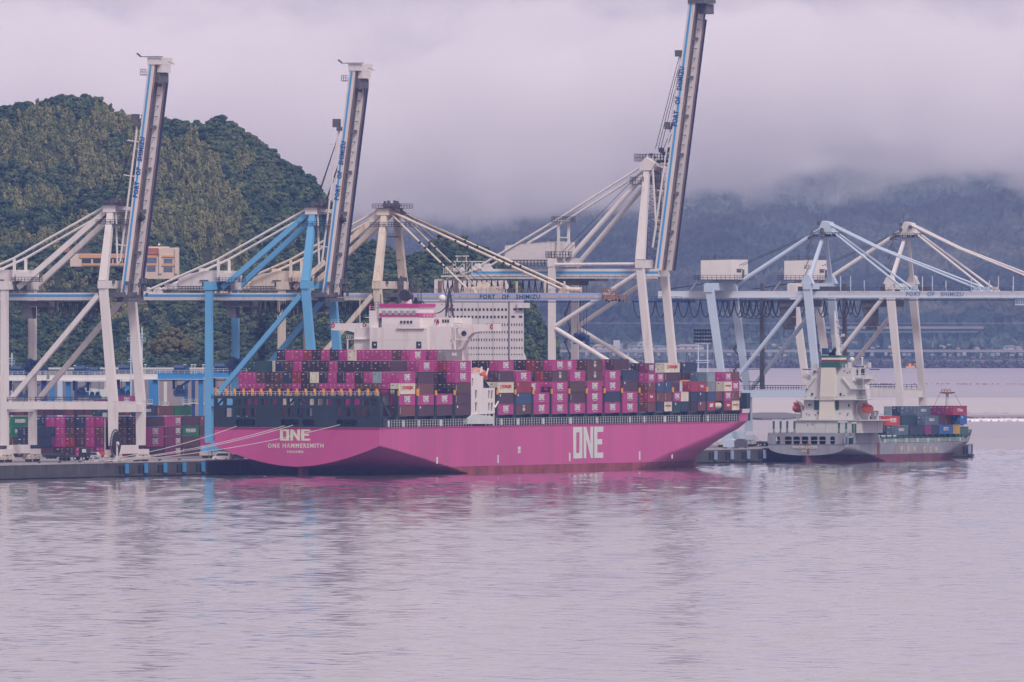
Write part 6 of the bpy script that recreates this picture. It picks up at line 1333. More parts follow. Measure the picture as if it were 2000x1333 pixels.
# mast, domes, pipes
mb = MB(); b0 = qq(1636, 695, DY+6); b1 = qq(1630, 607, DY+6); bb = (b0[0], DY+6, b0[1]); be = (b1[0], DY+6, b1[1]); mb.tube(bb, be, 1.05, 10, .2)
for t, w in ((.08,1.6),(.18,2.6),(.30,1.3),(.42,3.0),(.50,1.0),(.62,1.4),(.74,1.1)):
    p = Vector(bb).lerp(Vector(be), t); mb.box(p.x-w*.5, p.x+w*.8, p.y-.3, p.y+.3, p.z, p.z+.22); mb.box(p.x+w*.5, p.x+w*.8, p.y-.3, p.y+.3, p.z, p.z+.8)
p = Vector(bb).lerp(Vector(be), .22); mb.tube((p.x, p.y, p.z), (p.x, p.y, p.z+2.4), .95, 10)
mb.build('main_mast', M_W2, g2)
mb = MB(); p = qq(1612, 691, DY+1); mb.box(p[0]-.7, p[0]+.8, DY, DY+2, p[1]-.3, p[1]+1.5); mb.build('exhaust_box', M_SPR, g2)
mb = MB()
for x, h_ in ((1621,5),(1625,6),(1629.5,11)): p = qq(x, 694.6, DY+2); mb.tube((p[0], DY+2, p[1]), (p[0], DY+1.2, p[1]+h_/7), .28 if x < 1629 else .5, 9)
p = qq(1630.5, 683, DY+1); mb.ico((p[0], DY+1, p[1]), .62, 2, (.8, 1, 1.2)); mb.build('exhaust_pipe', M_BLACK, g2)
mb = MB(); p = qq(1664, 702.5, DY+5); mb.ico((p[0], DY+5, p[1]), .72, 2); mb.build('satellite_dome', M_LOGO, g2, True)
mb = MB(); p = qq(1664, 718, DY+5); mb.bar((p[0]-.7, DY+5, p[1]), (p[0], DY+5, p[1]+1.8), .35, .3); p = qq(1684, 718, DY+5); mb.tube((p[0], DY+5, p[1]-1.5), (p[0], DY+5, p[1]+2.6), .25, 8); mb.box(p[0]-1.6, p[0]+2.2, DY+4, DY+6, p[1]+.5, p[1]+.7); mb.ico((p[0], DY+5, p[1]+2.6), .4, 1); mb.rail((p[0]-1.6, DY+4, p[1]+.7), (p[0]+2.2, DY+4, p[1]+.7), .9, .6, .04)
for x in (1587,1592,1646,1652,1658,1690,1697): p = qq(x, 718, DY+4); mb.box(p[0]-.35, p[0]+.35, DY+4, DY+5, p[1]-.1, p[1]+random.Random(x).uniform(.6, 1.7))
mb.build('radar_gear', M_W2, g2)
mb = MB(); p = qq(1622, 669, DY+6); mb.add([(p[0], DY+6, p[1]), (p[0]-1.2, DY+6.3, p[1]-.1), (p[0]-.1, DY+6.2, p[1]+.75)], [(0,1,2)]); mb.build('flag', M_RED, g2)
# mooring frames aft, side gear
for x0, x1, y0 in ((1509.5,1526,823),(1536,1553,823),(1637,1654,826),(1664,1672,828)):
    p = qq(x0, 846, 3); r = qq(x1, y0, 3); mb = MB(); mb.box(p[0], p[0]+.45, 2.8, 3.3, p[1], r[1]); mb.box(r[0]-.45, r[0], 2.8, 3.3, p[1], r[1]); mb.build('ventilator_post', M_GRN, g2)
    mb = MB(); mb.box(p[0], r[0], 2.7, 3.4, r[1], r[1]+.45); mb.build('post_head', M_W2, g2)
mb = MB(); 
for x in (1705.5, 1713.5): p = qq(x, 846, 22); mb.box(p[0]-.35, p[0]+.35, 21.6, 22.3, p[1], qq(x, 804, 22)[1])
p = qq(1697, 804, 22); r = qq(1716, 826, 22); mb.box(p[0], r[0], 21.5, 22.4, p[1]-.3, p[1]+.2); mb.box(qq(1680, 826, 22)[0], r[0], 21.5, 22.4, r[1]-.2, r[1]+.4); mb.build('side_frame', M_LOGO, g2)
for x, y, lb in ((1552.5, 798, 'dark orange lifeboat on the port davit of the grey ship'), (1687, 799, 'orange lifeboat hanging on the starboard davit of the grey ship')):
    p = qq(x, y, DY+3); o = root('lifeboat', lb, 'lifeboat', wv(SV2+p[0], SU2+DY+3, p[1]), group='lifeboats of the grey ship'); mb = MB(); nn = 10; prof = [(0,.1),(.08,.5),(.25,.9),(.5,1),(.78,.9),(.93,.5),(1,.1)]; vs = []
    for t, r_ in prof:
        for i in range(nn): a = 2*pi*i/nn; vs.append((1.15*r_*cos(a)*1.1, 8*t-1, 1.25*r_*sin(a)))
    mb.add(vs, [(k*nn+i, k*nn+(i+1) % nn, (k+1)*nn+(i+1) % nn, (k+1)*nn+i) for k in range(len(prof)-1) for i in range(nn)]+[tuple(range(nn)), tuple(range(6*nn, 7*nn))]); mb.build('hull', M_ORANGE if x > 1600 else paint('lifeboat_dull', (.42,.07,.05), .6), o, True)
    mb = MB(); mb.box(-.5, .5, .2, 2.4, 1.0, 1.7); mb.build('canopy', M_ORANGE, o)
    s_ = 1 if x > 1600 else -1; w = p[0]-s_*1.9; mb = MB(); mb.bar((w-s_*.6, DY+3, p[1]-3.4), (w, DY+3, p[1]+1.4), .4, .5); mb.bar((w, DY+3, p[1]+1.4), (w+s_*1.6, DY+3, p[1]+2.2), .35, .4); mb.bar((w+s_*1.2, DY+3, p[1]-3.4), (w-s_*.3, DY+3, p[1]-1), .4, .4); mb.build('davit', M_W2, g2)
# hatch coaming, rail, containers
mb = MB(); mb.box(-10.2, 10.2, 32, 106, 5, 6.5); mb.build('hatch_coaming', M_GRN, g2)
for i in range(15): y = 33+i*5; MB().box(10.25, 10.6, y, y+.35, 5, 7.3).build('coaming_bracket', M_GRN, g2)
mb = MB(); mb.rail((11.3, 33, 5), (11.3, 103, 5), 1.2, 1.0, .05, 3)
for y in np.arange(34, 102, 9.3): mb.box(11.15, 11.4, y, y+.7, 5.2, 6.3)
mb.build('deck_railing', M_PALE, g2)
mb = MB(); p = pv(1850, 800, SV2); yf = p[1]-SU2; zt = lambda y: pv(1850, y, SV2)[2]
mb.tube((0, yf, 5), (0, yf, zt(768)), .55, 10, .42); mb.tube((0, yf, zt(768)), (0, yf, zt(753)), .28, 8, .2); mb.build('foremast', M_W2, g2)
mb = MB(); mb.prism([(-1.2, zt(769.5)), (1.2, zt(769.5)), (2.3, zt(766)), (-2.3, zt(766))], yf-1, yf+1); mb.rail((-1.4, yf-1, zt(766)), (1.4, yf-1, zt(766)), .8, .7, .06); mb.build('crows_nest', M_RUST, g2)
mb = MB(); mb.tube((-2, yf, zt(767)), (-4.6, yf, zt(802)), .05, 4); mb.tube((2, yf, zt(767)), (5, yf, zt(802)), .05, 4); mb.build('mast_stay', M_RAILD, g2)
V2 = 23.8; U2 = lambda x: pv(x, 830, V2)[1]; grp2 = 'containers stacked on the grey ship'; ZB = 7.3
def c2(xb, col, t, k, logo=None, Lc=11.9, h=2.62, nm=None, half_=0):
    bn = {1747: 'after stack', 1777: 'second stack', 1806.7: 'middle stack', 1834.5: 'fourth stack', 1862: 'fore stack'}[xb]
    wd = '' if Lc > 8 else (' after half,' if half_ == 0 else ' fore half,')
    return container(k, V2-(8-col)*SC, U2(xb)+half_*6.05, ZB+(t-1)*2.66, Lc, h, nm or f"{CM[k][0]} container,{wd} {ORD[8-col]} row from starboard, {tierw(t)} tier, {bn} of grey ship", logo, grp2)
c2(1747, 8, 1, 'H', 'hasco'); c2(1747, 7, 1, 'N'); c2(1747, 6, 1, 'P'); c2(1747, 7, 2, 'O', 'ck'); c2(1747, 6, 2, 'b')
c2(1777, 8, 1, 'N'); c2(1777, 7, 2, 'K'); c2(1777, 6, 2, 'P')
for col, k, lg in ((8,'m',None),(7,'P',None)): c2(1806.7, col, 1, k, lg, 5.85 if col == 8 else 11.9)
c2(1806.7, 8, 1, 'N', None, 5.85, half_=1); c2(1806.7, 8, 2, 'H', 'hasco'); c2(1806.7, 7, 2, 'N'); c2(1806.7, 6, 2, 'H'); c2(1806.7, 5, 2, 'P')
c2(1806.7, 7, 3, 'H', 'hasco'); c2(1806.7, 6, 3, 'H'); c2(1806.7, 5, 3, 'N'); c2(1806.7, 4, 3, 'L')
c2(1834.5, 8, 1, 'U', 'sitc'); c2(1834.5, 7, 2, 'P')
c2(1862, 8, 1, 'Y', None, 5.85); c2(1862, 7, 2, 'b'); c2(1862, 6, 2, 'm'); c2(1862, 8, 2, 'U', 'sq', 5.85, half_=1)
c2(1862, 8, 3, 'C', 'kline'); c2(1862, 7, 3, 'm'); c2(1862, 6, 3, 'm'); c2(1862, 5, 3, 'm')
container('K', V2-3, U2(1889), ZB+2.3, 5.85, 2.6, 'dark teal container, lower of two, next to the grey bow', 'sq', grp2); container('K', V2-3, U2(1889), ZB+4.95, 5.85, 2.6, 'dark teal container, upper of two, next to the grey bow', 'sq', grp2)
for t_ in (2.3, 4.95): rest_box('K', V2-3-SC, U2(1889), ZB+t_, 5.85, 2.6)
tank(U2(1744), V2-5*SC+4, ZB+2*2.66, M_TCREAM, 'right hand one of two cream tank containers near the grey deckhouse'); tank(U2(1744), V2-6*SC+4, ZB+2*2.66, M_TCREAM, 'left hand one of two cream tank containers near the grey deckhouse')
container('P', V2-8*SC, U2(1777), ZB+2*2.66+.5, 11.9, 2.6, 'dark plum container behind the cream tanks on the grey ship', None, grp2)
# ------------------------------------------------------------------ quay, yard and what stands on them
M_QTOP = paint('quay_concrete', (.23,.21,.22), .85, .14, .06, dirt=(.10,.09,.10), dirt_amt=.3)
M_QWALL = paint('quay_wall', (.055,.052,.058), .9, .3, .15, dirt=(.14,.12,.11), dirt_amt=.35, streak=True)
UE = pv(1900, 893, 0)[1]
deck = [(0, -420), (0, UE), (-72, UE), (-72, 420), (-300, 560), (-1100, 420), (-1100, -420)]
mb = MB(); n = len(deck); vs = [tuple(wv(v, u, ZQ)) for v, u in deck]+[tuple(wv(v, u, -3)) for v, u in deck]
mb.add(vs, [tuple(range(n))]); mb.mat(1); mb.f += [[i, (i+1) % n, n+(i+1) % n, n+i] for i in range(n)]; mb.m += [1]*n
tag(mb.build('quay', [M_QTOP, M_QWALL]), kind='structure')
mb = MB(); a = wv(0, 0, 0)
def qroot(name, label, cat, v, u, z=ZQ, group=None): return root(name, label, cat, wv(v, u, z), group=group)
r = qroot('quay_kerb', 'low pale kerb beam running the whole length of the quay edge', 'kerb', 0, 0)
mb = MB(); mb.box(-.75, .08, -420, UE, 0, .35); mb.build('kerb_beam', paint('kerb', (.34,.32,.33), .8, .2, .2), r)
mb = MB(); mb.box(.09, .5, -420, UE, -3.3, -2.8); mb.build('waler', M_QWALL, r)
for off, nm in ((-4, 'crane_rail'), (-34, 'crane_rail')):
    mb = MB(); mb.box(off-.12, off+.12, -420, UE, 0, .1); mb.build(nm, M_MECH, r)
M_FEND = paint('fender_blue', (.05,.26,.52), .6, .1, 1); M_FENDG = paint('fender_grey_blue', (.25,.31,.45), .7, .1, 1); M_RUB = paint('rubber_recess_black', (.02,.02,.024), .9)
u = pv(242, 920, .5)[1]; i = 0
while u < UE-4:
    x = 1000+F*wv(.5, u).x/wv(.5, u).y
    if x < 415 or 1362 < x < 1502 or x > 1868:
        o = qroot('fender', f'{"bright" if x < 415 else "dull"} blue quay fender panel, {ORD[i]} from the left' if x < 415 else f'dull blue grey quay fender panel, {ORD[(i-31) % 20]} right of the pink bow', 'fender', 0, u, 0, 'fenders along the quay wall')
        mb = MB(); mb.box(.75, 1.05, 0, 2.1, 1.0, 3.45); mb.build('panel', M_FEND if x < 415 else M_FENDG, o); mb = MB(); mb.tube((0, 1.05, 2.2), (.75, 1.05, 2.2), .8, 10); mb.box(.02, .5, -2.2, -.2, .8, 3.0); mb.build('rubber_and_recess', M_RUB, o)  # dark box left of the panel stands in for a shaded wall recess
    u += 13.6; i += 1
k = 0
for u in np.arange(30, 130, 14):
    o = qroot('bollard', f'{ORD[k]} squat dark mooring bollard from the left on the quay edge', 'bollard', -1.3, u, ZQ, 'bollards on the quay edge'); k += 1
    mb = MB(); mb.tube((0,0,0), (0,0,.55), .32, 10, .26); mb.build('post', M_MECH, o); mb = MB(); mb.box(-.25, .55, -.3, .3, .55, .85); mb.build('head', M_MECH, o)

def vehicle(name, label, cat, v, u, L, Wd, Ht, mat, kind, hd=0.0):
    o = root(name, label, cat, wv(v, u, ZQ), -PHI+hd)
    if kind == 'van':
        mb = MB(); mb.prism([(-L/2, .35), (L/2, .35), (L/2, Ht*.93), (L/2-.3, Ht), (-L/2+1.5, Ht), (-L/2+.75, Ht*.62), (-L/2+.1, Ht*.5)], -Wd/2, Wd/2); mb.build('body', mat, o)
        mb = MB(); mb.prism([(-L/2+1.55, Ht*.90), (L/2-.4, Ht*.90), (L/2-.4, Ht*.60), (-L/2+.95, Ht*.60)], -Wd/2-.02, Wd/2+.02); mb.build('side_window', M_GLASS, o)
    elif kind == 'car':
        mb = MB(); mb.prism([(-L/2, .3), (L/2, .3), (L/2, .95), (L/2-.25, 1.0), (L/2-.7, Ht), (-L/2+1.3, Ht), (-L/2+.7, 1.0), (-L/2, .85)], -Wd/2, Wd/2); mb.build('body', mat, o)
        mb = MB(); mb.prism([(-L/2+.95, 1.02), (L/2-.5, 1.02), (L/2-.8, Ht-.1), (-L/2+1.35, Ht-.1)], -Wd/2-.02, Wd/2+.02); mb.build('side_window', M_GLASS, o)
    elif kind == 'truck':
        mb = MB(); mb.prism([(-1.2, .8), (1.1, .8), (1.1, Ht), (-.9, Ht), (-1.25, Ht*.62)], -1.2, 1.2); mb.build('cab', mat, o)
        mb = MB(); mb.prism([(-1.0, Ht*.62), (.2, Ht*.62), (.2, Ht*.9), (-.9, Ht*.9)], -1.22, 1.22); mb.build('side_window', M_PALE if mat is M_BLACK else M_GLASS, o)
        mb = MB(); mb.box(1.1, L, -1.1, 1.1, 1.0, 1.35); mb.box(1.2, L*.5, -.5, .5, .7, 1.0); mb.build('chassis', M_MECH, o)
    xs = (-L/2+1.0, L/2-1.0) if kind in ('van', 'car') else ((-.3, 2.2) if L < 6 else (-.3, 2.4, 3.6, L-2.4, L-1.2))
    for x in xs:
        for y in (-1, 1):
            r_ = .34 if kind in ('van', 'car') else .5; mb = MB(); mb.tube((x, y*(Wd/2-.2), r_), (x, y*(Wd/2+.03), r_), r_, 14); w_ = mb.build('wheel', M_BLACK, o); mb = MB(); mb.tube((x, y*(Wd/2+.031), r_), (x, y*(Wd/2+.05), r_), r_*.5, 10); mb.build('rim', M_PALE, w_)
    mb = MB(); mb.box(-L/2-.02 if kind != 'truck' else -1.28, -L/2+.05 if kind != 'truck' else -1.2, -Wd/2+.15, -Wd/2+.5, .7, .9); mb.build('headlight', M_LOGO, o); mb = MB(); mb.box(-L/2-.02 if kind != 'truck' else -1.28, -L/2+.05 if kind != 'truck' else -1.2, Wd/2-.5, Wd/2-.15, .7, .9); mb.build('headlight', M_LOGO, o)
    return o
M_VW = paint('car_white', (.82,.80,.79), .3, .03); M_VS = paint('car_silver', (.45,.45,.47), .3, .03); M_VD = paint('car_dark_blue', (.03,.06,.10), .3, .05)
a = pv(434, 903, -2.6); vehicle('van', 'white van parked on the quay by the pink ship stern', 'van', -2.6, a[1], 4.9, 1.9, 2.15, M_VW, 'van')
a = pv(460, 900, -7); vehicle('parked_car', 'dark blue car behind the white van on the quay', 'car', -7, a[1], 4.2, 1.75, 1.5, M_VD, 'car')
a = pg(182, 896.5, ZQ); vehicle('parked_car', 'silver hatchback parked beside the dark tractor cab', 'car', a[0], a[1], 3.9, 1.7, 1.75, M_VS, 'car')
a = pg(165, 899.5, ZQ); vehicle('tractor_truck', 'dark tractor cab in front of the magenta yard stacks', 'truck', a[0], a[1], 5, 2.4, 3.3, M_BLACK, 'truck', pi)
a = pg(1473, 872, ZQ); vehicle('flatbed_truck', 'white cabbed truck with brown flatbed between the two ships', 'truck', a[0], a[1], 10, 2.4, 2.9, M_VW, 'truck', 0)
def trailer(x, y, L, label, c):
    a = pg(x, y, ZQ); o = root('trailer', label, 'trailer', wv(a[0], a[1], ZQ), -PHI, 'empty container trailers'); mb = MB(); mb.box(-L/2, L/2, -1.15, -.7, 1.0, 1.4); mb.box(-L/2, L/2, .7, 1.15, 1.0, 1.4)
    for x_ in np.linspace(-L/2, L/2-.3, 7): mb.box(x_, x_+.3, -.69, .69, 1.05, 1.35)
    mb.build('chassis', c, o)
    for x_ in (L/2-3, L/2-1.7): 
        for y_ in (-1.15, 1.15): mb = MB(); mb.tube((x_, y_-.2, .5), (x_, y_+.2, .5), .5, 12); mb.build('wheel', M_BLACK, o)
trailer(120, 900.5, 6.5, 'dark empty trailer behind the tractor cab', M_NAVY); trailer(92, 896.5, 7, 'teal empty trailer left of the dark one', M_DECK); trailer(1450, 871, 11, 'brown empty trailer left of the white cabbed truck', M_BRN); trailer(1497, 872, 9, 'brown empty trailer right of the white cabbed truck', M_BRN)
for x, y, c, lb in ((1425, 876, M_CLB, 'pale blue generator set on the pier near the pink bow'), (1447, 877, M_MECH, 'dark machine crate on the pier near the pink bow')):
    a = pg(x, y, ZQ); o = root('equipment_box', lb, 'equipment', wv(a[0], a[1], ZQ)); mb = MB(); mb.box(-1.6, 1.6, -1, 1, .3, 2.3); mb.prism([(-1.4, 2.3), (1.4, 2.3), (.8, 2.8), (-.8, 2.8)], -.8, .8); mb.build('cabinet', c, o); mb = MB(); mb.box(-1.8, -1.2, -1.1, 1.1, 0, .3); mb.box(1.2, 1.8, -1.1, 1.1, 0, .3); mb.build('skid', M_MECH, o)
# lamp post + orange barrier, fence along the pier
a = pg(205, 893, ZQ); o = root('lamp_post', 'slim grey lamp post before the yard stacks', 'lamp post', wv(a[0], a[1], ZQ)); mb = MB(); mb.tube((0,0,0), (0,0,11.2), .22, 8, .14); mb.build('pole', M_PALE, o); mb = MB(); mb.box(-.5, .5, -.4, .4, 10.6, 11.8); mb.build('lamp_head', M_PALE, o)
o = root('barrier', 'orange crash barrier around the foot of the lamp post', 'barrier', wv(a[0], a[1]-1.5, ZQ)); mb = MB(); mb.box(-1.6, -1.3, -.4, .4, 0, 1.5); mb.box(1.3, 1.6, -.4, .4, 0, 1.5); mb.build('post', M_ORANGE, o); mb = MB(); mb.box(-1.29, 1.29, -.3, .3, .5, 1.35); mb.build('board', M_ORANGE, o)
r = qroot('pier_fence', 'wire fence along the back edge of the pier between the ships', 'fence', -70, 560)
mb = MB()
for y in np.arange(0, 110, 15): mb.box(-.04, .04, y, y+.08, 0, 3.0)
mb.build('fence_post', M_RAILD, r); mb = MB(); mb.box(-.03, .03, 0, 110, 3.1, 3.2); mb.box(-.03, .03, 0, 110, 1.4, 1.47); mb.build('fence_wire', M_RAILD, r)
# navigation post past the pier and the dark one near the far bows
# ---- yard containers
GY = 'containers stacked in the port yard'
TY = 2.70
def yard(x, k, t, logo=None, y0=893, lab='', Lc=12.1, side='v', zz=0, Hc=2.6):
    a = pg(x, y0, ZQ); return container(k, a[0], a[1]+zz, ZQ+(t-1)*TY, Lc, Hc, lab, logo, GY)
sn = ['first','second','third','fourth','fifth','sixth','seventh']
def lab(k, t, where): return f"{CM[k][0]} container, {tierw(t)} tier, {where}"
a0 = pg(287.5, 893, ZQ)
for i, (s, lg) in enumerate(((['P','M','M','P','K'], [None,'one','one',None,None]), (['m','m','m','M'], ['onepart']*4), (['P','B','E','P'], ['vert',None,'ever',None]), (['M','M','B','b'], ['one','one',None,'k']))):
    for t, k in enumerate(s):
        if i == 0 and t == 4: continue
        container(k, a0[0], a0[1]+i*13.0, ZQ+t*TY, 12.1, 2.6, lab(k, t+1, f'{sn[i]} long yard stack left of the stern'), lg[t], GY)
for i, (k, lg) in enumerate((('K',None),('N','hasco'),('b','vert'),('E',None))): container(k, a0[0]-8+(0 if i else -6), a0[1]+2+i*13.0, ZQ+4*TY, 12.1, 2.6, lab(k, 5, f'{sn[i]} of the high yard row left of the stern'), lg, GY)
container('M', a0[0]-14, a0[1]+15, ZQ+5*TY, 12.1, 2.6, 'magenta container alone on top of the yard stacks', 'one', GY); container('m', a0[0]-14, a0[1]+3, ZQ+5*TY-1, 12.1, 2.6, 'dark magenta container half hidden beside the lone top one', None, GY)
# columns of door ends seen through the left crane
cols = [(70, 'CBMN'), (88, 'PmNM'), (108, 'PMMM'), (127, 'PRBP'), (147, 'MPPN'), (166.5, 'mMMM'), (186, 'MmbM')]
for i, (x, s) in enumerate(cols):
    a = pg(x+17, 893, ZQ)
    for t, k in enumerate(s): container(k, a[0], a[1], ZQ+t*TY, 12.1, 2.6, lab(k, t+1, f'{sn[i]} column seen through the left crane portal'), 'one' if (i == 6 and t == 3) else None, GY)
for t, (k, lg) in enumerate((('B','vert'),('B','vert'),('E','ever'),('E','ever'),)):
    a = pg(20, 893, ZQ); container(k, a[0]+2, a[1]-4, ZQ+t*TY, 12.1, 2.6, lab(k, t+1, 'stack at the left edge of the photo'), lg, GY)
for j, (x, k) in enumerate(((74,'N'),(91.5,'N'))):
    for t in (1, 2): a = pg(x+16, 893, ZQ); container(k, a[0], a[1]-14.5, ZQ+(t)*TY, 12.1, 2.6, lab(k, t+1, ('left' if j == 0 else 'right')+' front pair inside the left portal'), None, GY)
    a = pg(x+16, 893, ZQ); container('P', a[0], a[1]-14.5, ZQ, 12.1, 2.6, lab('P', 1, ('left' if j == 0 else 'right')+' front pair inside the left portal'), None, GY)
for i, x in enumerate((212, 230, 248, 266)):
    a = pg(x+17, 893, ZQ)
    for t, k in enumerate(('CPBb', 'CBBP', 'PBPP', 'mBPP')[i]): container(k, a[0], a[1], ZQ+t*TY, 12.1, 2.6, lab(k, t+1, f'{sn[i]} column between the left crane legs'), 'tex' if (i == 1 and t == 0) else None, GY)
for i in range(14):
    x = 8+i*19.5; a = pg(x+17, 886, ZQ); k = 'PbPBPPbPBKPPbP'[i]; rest_box(k, a[0], a[1], ZQ+4*TY-.4, 12.1, 2.6)
# ---- yard gantries
def rtg(x0, x1, ytop, Y, bc, lc, label, extra=()):
    o = root('yard_gantry', label, 'gantry crane', (0, Y, ZQ), 0, 'yard gantry cranes'); zt = zat(ytop, Y)-ZQ; w = lambda x: (x-1000)/F*Y
    o.location.x = w(x0); W_ = w(x1)-w(x0)
    for y in (0, 8): mb = MB(); mb.box(-.6, W_+.6, y-.5, y+.5, zt-1.4, zt); mb.build('beam', bc, o)
    mb = MB(); mb.rail((-.6, -.6, zt), (W_+.6, -.6, zt), 1.1, 1.6, .05); mb.box(-1.4, W_+1.2, -1.5, -.55, zt-1.6, zt-1.45); mb.build('walkway', M_PALE, o)
    for x in (0, W_): 
        for y in (0, 8): mb = MB(); mb.box(x-.65, x+.65, y-.5, y+.5, 1.6, zt-1.41); mb.build('leg', lc, o)
        mb = MB(); mb.box(x-.6, x+.6, -2, 10, .9, 1.59); mb.build('sill_beam', lc, o)
        for y in (-1, 9): mb = MB(); mb.tube((x-.4, y, .8), (x+.4, y, .8), .8, 12); mb.build('wheel', M_BLACK, o)
    mb = MB(); m = W_*random.Random(x1).uniform(.25, .75); mb.box(m-2.6, m+2.6, .2, 7.8, zt+.2, zt+1.2); mb.box(m-1.8, m+1.4, 1, 6, zt+1.2, zt+2.6); mb.tube((m-2, 1, zt+1.8), (m+1, 1, zt+1.8), .8, 9); mb.box(m+1.5, m+2.4, .5, 3, zt+1.2, zt+2); mb.build('trolley', M_SPR, o)
    mb = MB(); mb.box(m-1.8, m+1.8, 1, 7, zt-6.5, zt-5.6); mb.ico((m-.8, 2, zt-5.2), .8, 1); mb.ico((m+.8, 2, zt-5.2), .8, 1); mb.box(m-2.4, m-1.6, 1, 4, zt-4.4, zt-1.6) ; mb.build('spreader', M_SPR, o)
    mb = MB()
    for dx in (-1.2, 1.2): mb.tube((m+dx, 3, zt-5), (m+dx, 3, zt), .07, 5)
    mb.build('hoist_rope', M_CAB, o)
    for xx in extra: mb = MB(); mb.bar((w(xx)-w(x0), 4, zt), (w(xx)-w(x0), 4, zt+2.6), .18, .18); mb.box(w(xx)-w(x0)-.3, w(xx)-w(x0)+.5, 3.8, 4.2, zt+2.5, zt+2.8); mb.build('lamp', M_PALE, o)
M_RB = paint('gantry_blue', (.03,.20,.48), .55, .08, .2); M_RN = paint('gantry_navy', (.02,.06,.20), .55, .1, .2)
rtg(-60, 86, 733, 5560, M_CW, M_RN, 'yard gantry at the far left with white beam and navy legs')
rtg(101, 214, 733, 5540, M_CW, M_RB, 'white beamed yard gantry with blue legs left of centre portal', (130, 145))
rtg(133, 250, 735, 5620, M_CW, M_RB, 'second white beamed yard gantry, just behind the first', (232, 246))
rtg(224, 303, 731, 5500, M_CW, M_RB, 'short white beamed yard gantry between the crane legs', (283,))
rtg(304, 392, 731, 5580, M_RB, M_RB, 'bright blue yard gantry left of the blue quay crane', (360, 374, 380, 396))
rtg(305, 478, 728, 5660, M_RB, M_CLB, 'long bright blue yard gantry reaching behind the stern')
# lighting towers
def light_tower(x0, x1, ytop, ybot, Y, label, heads):
    o = root('floodlight_tower', label, 'floodlight tower', ((x0-1000)/F*Y, Y, ZQ), 0, 'floodlight towers'); W_ = (x1-x0)/F*Y; zt = zat(ytop, Y)-ZQ; zb = zat(ybot, Y)-ZQ; mb = MB()
    for x in (.15, .85): mb.bar((W_*x, 0, 0), (W_*x, 0, zt), .35, .35); mb.bar((W_*x, 2.5, 0), (W_*x, 2.5, zt), .3, .3)
    mb.build('mast_leg', M_CLB, o); mb = MB()
    for z_ in (zb, zb-5.2, zb-5.8, (zt+zb)/2): mb.box(0, W_, -.3, 2.8, z_, z_+.2)
    mb.rail((-.3, -.4, zb), (W_+.3, -.4, zb), 1.1, .8, .05); mb.build('gantry_frame', M_CLB, o)
    if heads:
        for r_ in range(4):
            for c_ in range(7):
                mb = MB(); xx = -.4+(W_+.8)*c_/6; zz_ = zb+.8+(zt-zb-.6)*r_/3; mb.tube((xx, -.6, zz_), (xx, -.1, zz_+.12), .46, 8, .34); mb.build('floodlight', M_CAB, o)
light_tower(1360, 1386, 647, 672, 5950, 'blue floodlight tower with four rows of lamps behind the pink bow', True)
light_tower(251, 282, 640, 667, 5480, 'slender blue floodlight tower between the left crane legs', False)
light_tower(1, 27, 690, 712, 5700, 'low turquoise tower at the left edge behind the yard', False)
# yard buildings
def block(name, x0, x1, y0, y1, Y, D_, mat, label, cat='building', roof=None, windows=0):
    p = pY(x0, y0, Y); r = pY(x1, y0, Y); W_ = r.x-p.x; Hh = p.z-ZQ; o = root(name, label, cat, (p.x, Y, ZQ), 0); mb = MB(); mb.box(0, W_, 0, D_, -2, Hh); mb.build('wall', mat, o)
    mb = MB(); mb.box(-.3, W_+.3, -.3, D_+.3, Hh, Hh+.5); mb.build('roof', roof or M_PALE, o)
    for i in range(windows): mb = MB(); xx = 1.5+i*(W_-3)/max(1, windows-1); mb.box(xx-.5, xx+.5, -.06, .05, Hh-2.4, Hh-1.2); mb.build('window', M_GLASS, o)
    return o
M_LAV = paint('shed_lavender', (.19,.18,.21), .7, .06, .05, dirt=(.2,.18,.2), dirt_amt=.2)
block('warehouse', -60, 150, 745, 790, 5760, 20, M_LAV, 'long grey lavender warehouse behind the yard gantries at left', windows=0)
block('warehouse', 152, 236, 740, 790, 5800, 20, paint('shed_grey', (.24,.23,.26), .7, .08), 'dark grey warehouse behind the white beamed gantries')
block('warehouse', 300, 480, 742, 790, 5780, 20, paint('shed_pink', (.30,.25,.27), .7, .06), 'pinkish long warehouse behind the blue gantries', roof=M_CONC)
block('warehouse', 60, 420, 722, 792, 5850, 14, paint('shed_pale', (.22,.21,.24), .7, .1), 'dull grey flat roofed warehouse rearmost in the yard')
o = root('coaster_ship', 'white superstructured coaster moored behind the yard gantries', 'boat', pY(164, 778, 5700), 0); mb = MB(); mb.prism([(0, 0), (10, 0), (10, 2.2), (2, 2.8), (-.5, 3.2)], 0, 4); mb.build('hull', M_PALE, o); mb = MB(); mb.box(6, 9.5, .5, 3.5, 2.3, 4.6); mb.build('wheelhouse', M_W2, o)
